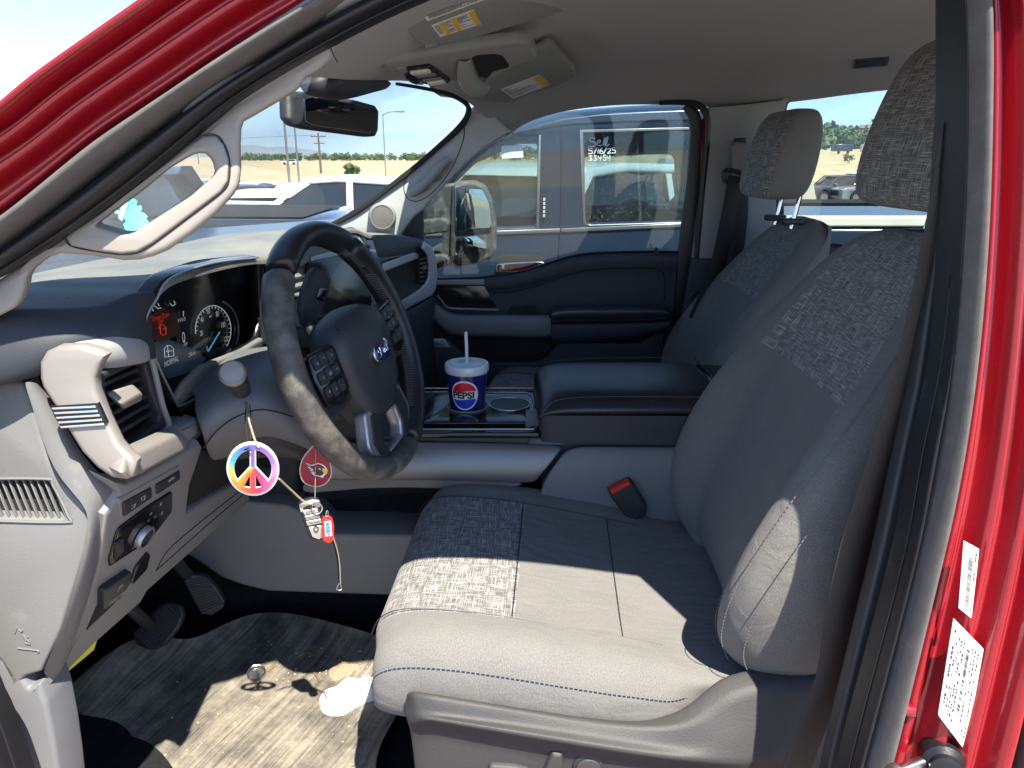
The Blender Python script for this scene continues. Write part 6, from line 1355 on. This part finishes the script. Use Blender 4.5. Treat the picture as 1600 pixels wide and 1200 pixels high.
# ============================================================ FAR TREELINES, HOUSES, POLES
def leafmat(nm, a, b_):
    m = bpy.data.materials.new(nm); n = N(m); n.l(n.ramp(n.noise(n.co(), .5, 5, .7), [(.3, a), (.7, b_)]), n.b.inputs['Base Color']); n.b.inputs['Roughness'].default_value = .8; return m
M['leaf'] = leafmat('cottonwood_leaves', (.045,.085,.022), (.10,.16,.045)); M['leaf2'] = leafmat('dark_leaves', (.03,.055,.018), (.07,.11,.035))
M['bark'] = pm('bark', (.10,.075,.05), .9, var=.3)
def crown_mesh(rg, c, rx, rz, n, VS, FS):
    lobes = [(V((rg.uniform(-.55,.55)*rx, rg.uniform(-.5,.5)*rx, rg.uniform(-.5,.5)*rz)), rg.uniform(.35,.62)) for _ in range(7)]
    for _ in range(n):
        lc_, lr = rg.choice(lobes); d = V((rg.gauss(0,1), rg.gauss(0,1), rg.gauss(0,1))).normalized()*rg.uniform(.6,1.0)
        p = c + lc_ + V((d.x*rx*lr, d.y*rx*lr, d.z*rz*lr)); s = rg.uniform(.10,.24)*rx; a = V((rg.gauss(0,1), rg.gauss(0,1), rg.gauss(0,1))).normalized(); q = a.cross(d if abs(a.dot(d)) < .9 else V((0,0,1))).normalized(); b = len(VS)
        VS += [p - a*s, p + q*s*.8, p + a*s, p - q*s*.8]; FS.append([b, b+1, b+2, b+3])
def treeline(name, label, x0, x1, D, h0, h1, n, mat, seed, leaves=60):
    rg = random.Random(seed); VS = []; FS = []
    for k in range(n):
        px = rg.uniform(x0, x1); d_ = D*rg.uniform(.92, 1.12); X = (px-800)/F/math.cos(PITCH)*d_*.97; h = rg.uniform(h0, h1); z = gz(X, d_)
        crown_mesh(rg, V((X, d_, z + h*.5)), h*rg.uniform(.45,.8), h*.55, leaves, VS, FS)
    return tag(mk(name, VS, FS, mat, None, smooth=False), label, 'trees', kind='stuff')
treeline('treeline', 'green band of far trees beyond the desert seen through the windscreen', 375, 760, 420, 2.4, 4.6, 240, M['leaf'], 2, 90)
treeline('treeline', 'green trees along the low ridge seen through the far rear window', 1215, 1480, 330, 6, 11, 150, M['leaf'], 4, 130)
treeline('treeline', 'trees beyond the lot seen through the dark blue pickup windows', 770, 1110, 330, 4, 6.5, 70, M['leaf2'], 9)
def shrub(px, py_base, D, h, label, mat, n=220, seed=1):
    X = (px-800)/F/math.cos(PITCH)*D*.985; z = gz(X, D); t = thing('desert_shrub', label, 'shrub', (X, D, z)); VS = []; FS = []; rg = random.Random(seed)
    crown_mesh(rg, V((X, D, z + h*.5)), h*.7, h*.5, n, VS, FS); mk('foliage', VS, FS, mat, t, smooth=False)
    tube('stem', [V((X, D, z-.1)), V((X+.05, D, z+h*.5))], [.08, .04], M['bark'], t, seg=6, smooth=1)
shrub(568, 275, 95, 1.9, 'pale green bush standing alone in the desert beyond the white cars', M['leaf'], seed=3)
shrub(1318, 248, 240, 4.5, 'round dark bush in the dry field behind the rear side window', M['leaf2'], seed=4)
shrub(1288, 268, 130, 1.6, 'low dark bush at the edge of the field above the parked row', M['leaf2'], 120, seed=6)
M['stucco'] = pm('tan_stucco', (.42,.31,.22), .9); M['roofb'] = pm('brown_roof', (.20,.12,.09), .9); M['winb'] = pm('window_dark', (.05,.06,.07), .2)
def house(px, D, w_, h, label, z_up=0, roofm='roofb', wall='stucco'):
    X = (px-800)/F/math.cos(PITCH)*D*.985; z = gz(X, D) + z_up; t = thing('house', label, 'house', (X, D, z))
    box('wall', (X, D, z + h*.3 - 3), (w_, w_*.6, h + 6), M[wall], t, bev=.02)
    P = [V((X + sx*w_*.54, D + sy*w_*.34, z + h*.8)) for sx, sy in ((-1,-1),(1,-1),(1,1),(-1,1))]; a, b = V((X - w_*.3, D, z + h*1.25)), V((X + w_*.3, D, z + h*1.25))
    mk('roof', P + [a, b], [[0,1,5,4],[1,2,5],[2,3,4,5],[3,0,4],[0,3,2,1]], M[roofm], t, smooth=False)
    for k in (-.28, .05, .3): box('window', (X + k*w_, D - w_*.3 - .02, z + h*.35), (w_*.12, .06, h*.28), M['winb'], t, bev=.01)
house(1312, 350, 13, 3.6, 'wide tan house on the ridge among the green trees', 6); house(1336, 360, 9, 3.2, 'small tan house with brown roof right on the ridge', 6.5); house(1284, 345, 8, 3, 'small pale house half hidden by trees on the ridge', 4.5)
M['trailerw'] = pm('trailer_white', (.62,.61,.58), .6)
def trailer(px, D, L, h, label, m='trailerw'):
    X = (px-800)/F/math.cos(PITCH)*D*.985; z = gz(X, D); t = thing('trailer', label, 'trailer', (X, D, z))
    box('trailer_body', (X, D, z + .7 + h/2), (L, 2.4, h), M[m], t, bev=.12); box('window', (X - L*.2, D - 1.21, z + .7 + h*.6), (L*.2, .04, h*.3), M['winb'], t)
    for s in (-.25, .25): lathe('wheel', [(.4,-.1),(.42,.0),(.4,.1),(.2,.11),(.001,.11)], V((X + s*L, D - 1.15, z + .42)), (0,-1,0), M['tyre'], t, seg=14)
trailer(1333, 200, 9, 2.2, 'long white trailer parked in the dry field'); trailer(1316, 190, 4, 1.8, 'short white trailer parked in the dry field'); trailer(1275, 205, 5, 1.8, 'dark blue trailer at the left edge of the dry field', 'blue')
def pole(px, D, ytop, r, label, kind='utility', mat='wood'):
    X = (px-800)/F/math.cos(PITCH)*D*.985; z0 = gz(X, D); top = Q(px, ytop, D).z; t = thing(kind + '_pole', label, kind + ' pole', (X, D, z0)); X = Q(px, ytop, D).x
    lathe('pole_shaft', [(r*1.2, -.3), (r, (top-z0)*.5), (r*.75, top-z0), (.001, top-z0)], V((X, D, z0)), (0,0,1), M[mat], t, seg=12)
    if kind == 'utility':
        for dz in (.5, 1.5): box('crossarm', (X, D, top - dz), (2.4 if dz < 1 else 1.7, .14, .14), M['wood'], t, bev=.01)
        for k in (-1.1, -.6, .6, 1.1): lathe('insulator', [(.05,0),(.09,.08),(.04,.22),(.001,.23)], V((X + k, D, top - .43)), (0,0,1), M['pole'], t, seg=8)
    elif kind == 'lamp':
        tube('lamp_arm', [V((X, D, top-.1)), V((X+.6, D, top+.15)), V((X+1.3, D, top+.2))], .05, M[mat], t, seg=6); box('lamp_head', (X+1.6, D, top+.2), (.8, .3, .14), M[mat], t, bev=.04)
    return X, top
p1 = pole(497, 120, 208, .17, 'brown wooden utility pole with crossarms beyond the white cars')
pole(437, 34, 110, .055, 'thick grey steel pole, left one of the close pair in the windscreen', 'light', 'pole'); pole(452, 46, 100, .055, 'thin grey steel pole, right one of the close pair in the windscreen', 'light', 'pole')
pole(598, 70, 178, .06, 'thin grey lamp pole standing right of the rear view mirror', 'lamp', 'pole')
pole(307, 240, 226, .12, 'tiny utility pole on the desert seen through the grab handle opening'); 
tag(tube('power_line', [V((p1[0]-1, 120, p1[1]-.3)), V((p1[0]-60, 128, p1[1]-1.8)), V((p1[0]-140, 150, p1[1]+1))], .02, M['black'], None, seg=4), 'thin black power line running left from the wooden pole', 'power line')

# ============================================================ VEHICLES
def vehicle(name, label, cat_, X, Y, head, paint, kind='suv', L=4.7, H=1.7, W_=1.85, z0=None, group=None, detail=True, hbf=0):
    z0 = gz(X, Y) if z0 is None else z0
    t = thing(name, label, cat_, (X, Y, z0), group); ch, sh = math.cos(head), math.sin(head); hb = hbf*H if hbf else .62*H if kind != 'pickup' else .60*H
    def T(x, y, z):
        if z > hb: y *= 1 - .17*(z-hb)/(H-hb)
        return V((X + x*ch - y*sh, Y + x*sh + y*ch, z0 + z))
    def pl(nm, o, y0, y1, mat, par, bev=.03): return plate(nm, o, lambda x, z, q: T(x, y0 + (y1-y0)*q/abs(y1-y0), z), mat, par, thick=abs(y1-y0), bev=bev, s=1)
    h = L/2; wh = .34 if kind != 'pickup' else .40; wx = h*.60
    def arch(cx_): return [(cx_ + (wh+.05)*math.cos(R(a)), wh + (wh+.05)*math.sin(R(a))) for a in range(170, 9, -20)]
    g0 = .22*H/1.7
    if kind == 'pickup': prof_ = [(-h, .45), (-h, hb*.93), (-h+.15, hb*.98), (-h*.30, hb), (h*.98, hb*.98), (h, .5), (h-.1, .42)]
    elif kind == 'sedan': prof_ = [(-h, .32), (-h, hb*.70), (-h+.18, hb*.86), (-h*.42, hb), (h*.62, hb*1.02), (h*.95, hb*.96), (h, hb*.7), (h, .35), (h-.1, g0)]
    else: prof_ = [(-h, .32), (-h, hb*.80), (-h+.16, hb*.92), (-h*.45, hb), (h*.97, hb*1.02), (h, hb*.75), (h, .35), (h-.1, g0)]
    body = prof_ + [(wx + wh + .05, g0)] + arch(wx)[::-1] + [(wx - wh - .05, g0), (-wx + wh + .05, g0)] + arch(-wx)[::-1] + [(-wx - wh - .05, g0), (-h+.1, g0)]
    bo = pl('body', rnd(body, .12, 2), -W_/2, W_/2, paint, t, .06)
    if kind == 'pickup': top = [(-h*.30, hb), (-h*.12, H*.985), (-h*.02, H), (h*.30, H*.99), (h*.36, hb)]
    elif kind == 'sedan': top = [(-h*.44, hb), (-h*.10, H*.985), (h*.05, H), (h*.34, H*.97), (h*.72, hb*1.01)]
    else: top = [(-h*.47, hb), (-h*.20, H*.975), (0, H), (h*.55, H*.985), (h*.80, H*.95), (h*.95, hb)]
    cx_ = sum(p[0] for p in top)/5
    gl_ = [(cx_ + (x-cx_)*.975, hb - .02 + (z-hb)*.93) for x, z in top]
    pl('window_glass', gl_, -W_*.462, W_*.462, M['carglass'], t, .02)
    tz = [(x, z) for x, z in top if z > hb*1.2]; roof = [(tz[0][0]-.10, tz[0][1]-.07)] + tz + [(tz[-1][0]+.07, tz[-1][1]-.07)] + [(x, z-.08) for x, z in tz[::-1]]
    pl('roof', rnd(roof, .2, 2), -W_*.48, W_*.48, paint, t, .03)
    for sgn in (-1, 1):
        yy_ = sgn*W_*.475
        def pil(a, b, w_): 
            A = T(a[0], yy_, a[1]); B = T(b[0], yy_, b[1]); e = T(1, 0, 0) - T(0, 0, 0); nn_ = (T(0, sgn, hb) - T(0, 0, hb)).normalized()*.012
            return mk('pillar', [A - e*w_, A + e*w_, B + e*w_, B - e*w_, A - e*w_ + nn_, A + e*w_ + nn_, B + e*w_ + nn_, B - e*w_ + nn_], [[0,1,2,3],[7,6,5,4],[0,4,5,1],[1,5,6,2],[2,6,7,3],[3,7,4,0]], paint, t, smooth=False)
        pil(top[0], tz[0], .06); pil(top[-1], tz[-1], .09)
        midx_ = (tz[0][0]+tz[-1][0])/2
        if detail: pil((midx_, hb), (midx_, tz[-1][1]*.99), .045)
        if detail and kind == 'suv': pil((h*.55, hb), (h*.5, tz[-2][1]*.98), .05)
        for wx_ in (-wx, wx):
            c = T(wx_, sgn*(W_/2 - .10), wh); ax = (T(0, sgn, 0) - T(0, 0, 0))
            wl2 = lathe('wheel', [(wh*.7,-.10),(wh*.97,-.10),(wh,-.06),(wh,.06),(wh*.97,.10),(wh*.70,.105),(wh*.68,.08),(.001,.08)], c, ax, M['tyre'], t, seg=20)
            if detail:
                lathe('rim', [(wh*.67,.06),(wh*.66,.10),(wh*.58,.095),(wh*.5,.085),(.07,.10),(.001,.105)], c, ax, M['carsilver'], wl2, seg=20)
        if detail:
            pl('headlight', rnd([(-h-.006, hb*.62), (-h+.02, hb*.84), (-h+.38, hb*.86), (-h+.30, hb*.70)], .2), sgn*W_*.40 - .13*(sgn < 0), sgn*W_*.40 - .13*(sgn < 0) + .16, M['lens'], t, .01)
            pl('tail_lamp', rnd([(h+.006, hb*.62), (h+.004, hb*.86), (h-.28, hb*.88), (h-.22, hb*.70)], .2), sgn*W_*.415 - .12*(sgn < 0), sgn*W_*.415 - .12*(sgn < 0) + .16, M['tail'], t, .01)
            pl('wing_mirror', rnd([(-h*.36, hb*1.02), (-h*.36, hb*1.14), (-h*.30, hb*1.15), (-h*.28, hb*1.03)], .3), sgn*W_*.50 + (0 if sgn > 0 else -.2), sgn*W_*.50 + (.2 if sgn > 0 else 0), paint, t, .02)
            box('door_handle', T(midx_ - .35, sgn*(W_/2 + .012), hb*.86), (.18*abs(ch) + .03, .03 + .18*abs(sh), .03), M['carsilver'], t, bev=.005)
            mk('door_seam', [T(midx_ + s_, sgn*(W_/2 + .0015), zz) for s_, zz in ((-.006, .4), (.006, .4), (.006, hb*.99), (-.006, hb*.99))], [[0,1,2,3]], M['black'], t, smooth=False)
    if detail:
        mk('grille', [T(-h - .012, y, z) for y, z in ((-W_*.3, hb*.45), (W_*.3, hb*.45), (W_*.26, hb*.74), (-W_*.26, hb*.74))], [[0,1,2,3]], M['black'], t, smooth=False)
        mk('number_plate', [T(h + .008, y, z) for y, z in ((-.22, hb*.42), (.22, hb*.42), (.22, hb*.56), (-.22, hb*.56))], [[0,1,2,3]], M['white'], t, smooth=False)
    if kind == 'pickup':
        mk('cargo_bed', [T(x, y, z) for x, y, z in ((h*.40, -W_*.42, hb+.003), (h*.93, -W_*.42, hb-.010), (h*.93, W_*.42, hb-.010), (h*.40, W_*.42, hb+.003))], [[0,1,2,3]], M['black'], t, smooth=False)
    return t
def XA(px, D): return (px - 800)/F/math.cos(PITCH)*D*.985
PI = math.pi
vehicle('parked_suv', 'white SUV parked just beyond the dark blue pickup, seen through its front window', 'SUV', -.95+1.35, 6.9, R(48), M['carwhite'], 'suv', 4.7, 1.66, group='white cars in the lot')
vehicle('parked_car', 'white sedan with red tail lamp parked behind the white SUV', 'car', -2.6, 11.2, R(4), M['carwhite'], 'sedan', 4.7, 1.46, group='white cars in the lot')
vehicle('parked_pickup', 'tan pickup seen through the rear window of the dark blue pickup', 'pickup truck', XA(1010, 8.6) + .6, 8.8, R(0), M['cartan'], 'pickup', 5.4, 1.72)
vehicle('parked_car', 'white sedan at the far left of the windscreen view beside the dark SUV', 'car', XA(330, 10), 10.6, R(72), M['carwhite'], 'sedan', 4.8, 1.46, z0=-.34, group='white cars in the lot')
vehicle('parked_suv', 'white SUV parked behind the steel poles in the windscreen view', 'SUV', XA(455, 13), 13.2, R(100), M['carwhite'], 'suv', 4.8, 1.62, z0=-.45, group='white cars in the lot')
vehicle('parked_car', 'white sedan in front of the lone green bush', 'car', XA(570, 11.5), 12.0, R(64), M['carwhite'], 'sedan', 4.7, 1.44, z0=-.42, group='white cars in the lot')
vehicle('parked_suv', 'dark blue SUV seen through the grab handle opening', 'SUV', -6.4, 9.4, R(80), M['cardark'], 'suv', 4.6, 1.66)
vehicle('parked_car', 'white sedan nearest the windscreen between the dark SUV and the steel poles', 'car', XA(380, 9), 9.6, R(78), M['carwhite'], 'sedan', 4.6, 1.40, z0=-.42, group='white cars in the lot')
vehicle('parked_pickup', 'dark blue pickup parked sideways above the dashboard left of the steering wheel', 'pickup truck', -3.85, 6.5, R(2), M['cardark'], 'pickup', 4.7, 1.64, hbf=.77)
vehicle('parked_suv', 'tiny white SUV crossing the desert edge beyond the wooden pole', 'SUV', XA(478, 230), 230, R(3), M['carwhite'], 'suv', 4.6, 1.6, detail=False)
rg = random.Random(31); paints = ['carsilver', 'cargrey', 'carwhite', 'cardark', 'carsilver', 'cartan', 'carwhite']
row = [(1276,46,'cargrey','suv','grey SUV, leftmost in the parked row behind the rear side window'), (1322,45,'carsilver','suv','silver SUV in the middle of the parked row behind the rear side window'), (1368,44,'cargrey','suv','dark grey SUV, rightmost in the parked row behind the rear side window'), (1300,58,'carwhite','sedan','white sedan in the second row above the silver SUV')]
for px, D, p, k, lab_ in row: vehicle('parked_' + ('suv' if k == 'suv' else 'car'), lab_, 'SUV' if k == 'suv' else 'car', XA(px, D), D, R(12 + rg.uniform(-3, 3)), M[p], k, 4.6, 1.6 if k == 'suv' else 1.45, group='cars parked in rows across the lot')
cols_ = {'carsilver': 'silver', 'cargrey': 'grey', 'carwhite': 'white', 'cardark': 'dark blue', 'cartan': 'tan'}
for i, (px, D) in enumerate(((925,30),(968,31),(1010,30),(1052,32),(940,42),(985,41),(1030,43),(1066,42),(790,40),(830,38))):
    p = paints[i % 7]; vehicle('parked_car', f'{cols_[p]} car in the {"nearer" if D < 36 else "farther"} row, seen through the blue pickup, {["first","second","third","fourth"][i % 4] if i < 8 else ["left","right"][i-8] + " of its pair"}' + (' from the left' if i < 8 else ''), 'car', XA(px, D), D, R(80 + rg.uniform(-6, 6)), M[p], 'sedan' if i % 2 else 'suv', 4.6, 1.5, group='cars parked in rows across the lot', detail=False)
for i, (px, D, p) in enumerate(((300,24,'carwhite'),(352,25,'carsilver'),(405,26,'carwhite'),(520,28,'cargrey'),(640,30,'carsilver'))):
    vehicle('parked_car', ('white car in the far row seen beside the grab handle', 'silver car in the far row left of the poles', 'white car in the far row just left of the steel poles', 'grey car in the far row behind the wooden pole', 'silver car in the far row beside the tweeter pillar')[i], 'car', XA(px, D), D, R(80), M[p], 'suv' if i % 2 else 'sedan', 4.6, 1.5, group='cars parked in rows across the lot', detail=False)

descr = ['white car facing the desert, first from the wooden pole', 'silver car two along from the wooden pole', 'white car standing under the lone bush', 'grey car just right of the lone bush', 'white car nearest the handle opening of the pillar', 'dark blue car in the gap left of the steel poles', 'white car directly behind the steel poles', 'tan car beyond the steel poles']
for i, (px, D, p) in enumerate(((505,19,'carwhite'),(545,21,'carsilver'),(588,20,'carwhite'),(625,22,'cargrey'),(285,17,'carwhite'),(405,19,'cardark'),(450,22,'carwhite'),(478,27,'cartan'))):
    vehicle('parked_car', descr[i], 'car', XA(px, D), D, R(84 + rg.uniform(-8, 8)), M[p], 'suv' if i % 3 == 1 else 'sedan', 4.5, 1.45 if i % 3 != 1 else 1.6, z0=gz(XA(px, D), D) - .15, group='cars parked in rows across the lot')

# ---- white low car bonnet just behind the bed of the blue pickup
vehicle('parked_car', 'white car whose bonnet shows over the blue pickup bed rail', 'car', 5.3, 7.0, R(2), M['carwhite'], 'suv', 4.6, 1.95)

# ============================================================ DARK BLUE PICKUP ALONGSIDE
BY = 3.15
bt = thing('blue_pickup', 'dusty dark blue pickup truck parked alongside beyond the passenger window', 'pickup truck', (.6, BY + .9, 0))
bo_o = [(430,420),(560,352),(660,290),(716,252),(760,225),(800,207),(840,194),(880,184),(940,177),(1010,173),(1100,170),(1186,170),(1196,180),(1198,340),(1198,900),(430,900)]
w1 = rnd([(668,352),(700,296),(758,240),(792,218),(806,215),(841,213),(839,350),(836,354),(676,359)], .12)
w2 = rnd([(913,208),(1150,202),(1152,343),(915,350)], .06)
bside = plate('body', [bo_o, w1[::-1], w2[::-1]], mY(BY), M['blue'], bt, thick=.07, bev=.012, s=.0028)
farw1 = rnd([(650,340),(720,255),(780,226),(840,224),(840,338)], .1); farw2 = rnd([(898,246),(1050,240),(1056,250),(1057,306),(1046,318),(900,322)], .12)
plate('far_side', [[(430,420),(600,330),(716,248),(800,215),(880,206),(1186,200),(1196,260),(1196,700),(430,700)], farw1[::-1], farw2[::-1]], mY(BY + 1.72), M['dark_soft'], bt, thick=.06, bev=.01, s=.004)
rr_ = [Q(x, y, BY + .05) for x, y in ((700,262),(760,227),(840,196),(880,186),(1010,175),(1100,172),(1190,172))]
grid('roof', [rr_, [p + V((.0,.12,.045)) for p in rr_], [p + V((0,.85,.075)) for p in rr_], [p + V((0,1.6,.045)) for p in rr_], [p + V((0,1.72,.0)) for p in rr_]], M['blue'], bt, sub=1, solid=.03)
plate('front_window', [[(664,362),(668,300),(758,230),(810,208),(848,206),(846,360)]], mY(BY + .035), M['glass_blue'], bt, thick=.005, bev=0, s=.0028)
rwin = plate('rear_window', [[(906,202),(1156,196),(1158,352),(908,356)]], mY(BY + .035), M['glass_rear'], bt, thick=.005, bev=0, s=.0028)
fBt = mY(BY)
def bstrip(nm, o, mat, z=-.006, th=.01, bv=.002, par=bt): return plate(nm, [o], lambda x, y, q: fBt(x, y, q + z), mat, par, thick=th, bev=bv, s=.0028)
M['chromed'] = pm('dull_chrome', (.48,.46,.43), .35, metal=.8, dirt=(.3,.28,.25), dsc=30)
bstrip('belt_moulding', [(664,363),(760,361),(875,357),(875,363),(760,367),(664,369)], M['chromed']); bstrip('belt_moulding', [(877,357),(1060,349),(1198,343),(1198,349),(1060,355),(877,363)], M['chromed'])
bstrip('window_moulding', [(906,203),(1152,197),(1152,201),(911,207),(915,350),(911,350)], M['chromed'], -.004); bstrip('window_moulding', [(842,211),(845,211),(842,357),(838,357)], M['chromed'], -.004)
bstrip('drip_moulding', [(800,207),(880,193),(980,187),(1190,183),(1190,186),(980,190),(880,196),(800,210)], M['black'], -.004)
for x0, x1 in ((876.5, 874.5),): tube('door_seam', [Q(x0+1, 196, BY-.001), Q(876.5, 300, BY-.001), Q(875, 357, BY-.001), Q(872, 420, BY-.001), Q(866, 600, BY-.001)], .0035, M['black'], bt, seg=5)
for k, x in enumerate((868,)): tube('pillar_crease', [Q(x, 212, BY-.001), Q(x-2, 352, BY-.001)], .002, M['blue'], bt, seg=5)
kp_ = bstrip('keypad', rnd([(847.5,306),(853.5,306),(852.5,342),(846.5,342)], .3), M['black'], -.006)
for k in range(5): bstrip('keypad_button', [(848.6-.1*k,309+6.4*k),(852-.1*k,309+6.4*k),(851.8-.1*k,313.6+6.4*k),(848.4-.1*k,313.6+6.4*k)], M['mark'], -.009, .004, .0005, kp_)
hs = bstrip('handle_recess', rnd([(774,402),(790,398),(840,398),(851,404),(851,426),(840,431),(790,432),(774,427)], .25), M['black'], -.002, .004)
bstrip('door_handle', rnd([(776,411),(796,409),(838,407),(850,408),(850,418),(838,421),(796,423),(776,424)], .2), M['chrome'], -.035, .022, .004, hs)
for x in (786, 843): bstrip('handle_end', [(x-2,412),(x+2,412),(x+2,418),(x-2,418)], M['carsilver'], -.040, .01, .001, hs)
bstrip('window_paper', [(783,228),(817,226),(818,246),(784,248)], M['white'], .03, .002, 0)
HW = [  # hand-written dealer marks: Sell / 5/16/25 / 33454
 [(930,217),(925,215),(921,218),(923,221),(929,222),(931,226),(926,229),(919,228)], [(933,224),(938,222),(937,219),(934,220),(933,225),(937,228),(941,226)], [(943,227),(946,216),(944,217),(943,225),(945,228)], [(947,227),(950,214),(948,216),(946,225),(948,228),(952,225)],
 [(926,232),(920,232),(920,235),(925,236),(925,240),(919,240)], [(928,241),(933,230)], [(935,232),(934,240)], [(941,231),(937,236),(938,240),(942,239),(941,236),(937,237)], [(943,241),(948,230)], [(949,233),(953,232),(954,235),(949,240),(955,239)], [(961,231),(957,231),(957,234),(961,235),(961,239),(956,239)],
 [(920,244),(925,244),(922,247),(925,250),(920,251)], [(928,244),(932,244),(930,247),(933,250),(928,251)], [(935,243),(935,247),(940,247)], [(939,243),(938,251)], [(947,243),(943,243),(943,246),(947,247),(946,251),(942,250)], [(949,243),(949,247),(954,247)], [(953,242),(952,251)]]
tubes('handwriting', [[Q(x, y, BY + .030) for x, y in l] for l in HW], .0024, M['white'], rwin, seg=5, smooth=3)
# pickup bed behind our rear side window, its rail catching the sun
M['rail'] = pm('bed_rail', (.45,.42,.36), .5)
hexa('cargo_bed', [V((1.04,BY,.55)),V((3.3,BY,.55)),V((3.3,BY+1.75,.55)),V((1.04,BY+1.75,.55)),V((1.04,BY,1.41)),V((3.3,BY,1.41)),V((3.3,BY+1.75,1.41)),V((1.04,BY+1.75,1.41))], M['blue'], bt, bev=.02)
hexa('bed_rail', [V((1.04,BY-.005,1.412)),V((3.3,BY-.005,1.412)),V((3.3,BY+.09,1.412)),V((1.04,BY+.09,1.412)),V((1.04,BY+.01,1.455)),V((3.3,BY+.01,1.455)),V((3.3,BY+.08,1.455)),V((1.04,BY+.08,1.455))], M['rail'], bt, bev=.008)
tube('roll_bar', [V((1.04,BY+.4,1.49)), V((2.4,BY+.4,1.49)), V((3.3,BY+.4,1.49))], .016, M['black'], bt, seg=8)
for x in (-.75, 2.45):
    wq = lathe('wheel', [(.27,-.12),(.40,-.12),(.41,-.08),(.41,.08),(.40,.12),(.28,.125),(.26,.09),(.001,.09)], V((x, BY+.08, .41)), (0,-1,0), M['tyre'], bt, seg=28)
    lathe('rim', [(.26,.09),(.25,.125),(.2,.11),(.06,.12),(.001,.12)], V((x, BY+.08, .41)), (0,-1,0), M['carsilver'], wq, seg=28)
hexa('front_end', [V((-2.6,BY+.05,.45)),V((-.95,BY+.02,.45)),V((-.95,BY+1.75,.45)),V((-2.6,BY+1.7,.45)),V((-2.55,BY+.08,1.22)),V((-.95,BY+.03,1.33)),V((-.95,BY+1.72,1.33)),V((-2.55,BY+1.68,1.22))], M['blue'], bt, bev=.05)
# front seats and steering wheel inside the blue pickup
for yy_ in (BY+.45, BY+1.25):
    ss_ = grid('seat', [[V((x+.0, yy_+y, z)) for y in (-.24,0,.24)] for x, z in ((.52,.95),(.60,1.2),(.68,1.38),(.72,1.42),(.80,1.38))], M['dark_soft'], bt, sub=1, solid=.06)
# ============================================================ HAZE
hz = bpy.data.materials.new('haze_air'); hz.use_nodes = True
_t = hz.node_tree; _t.nodes.clear(); _o = _t.nodes.new('ShaderNodeOutputMaterial'); _v = _t.nodes.new('ShaderNodeVolumePrincipled')
_v.inputs['Color'].default_value = (.55, .74, 1, 1); _v.inputs['Density'].default_value = 5e-5; _v.inputs['Anisotropy'].default_value = .1
_t.links.new(_v.outputs[0], _o.inputs['Volume'])
hb_ = mk('haze', [V((x, y, z)) for z in (-40, 900) for x, y in ((-30500,-30500),(30500,-30500),(30500,30500),(-30500,30500))], [[3,2,1,0],[4,5,6,7],[0,1,5,4],[1,2,6,5],[2,3,7,6],[3,0,4,7]], hz, None, smooth=False)
hb_['kind'] = 'stuff'; hb_['label'] = 'thin pale haze over the far mountains'; hb_['category'] = 'haze'
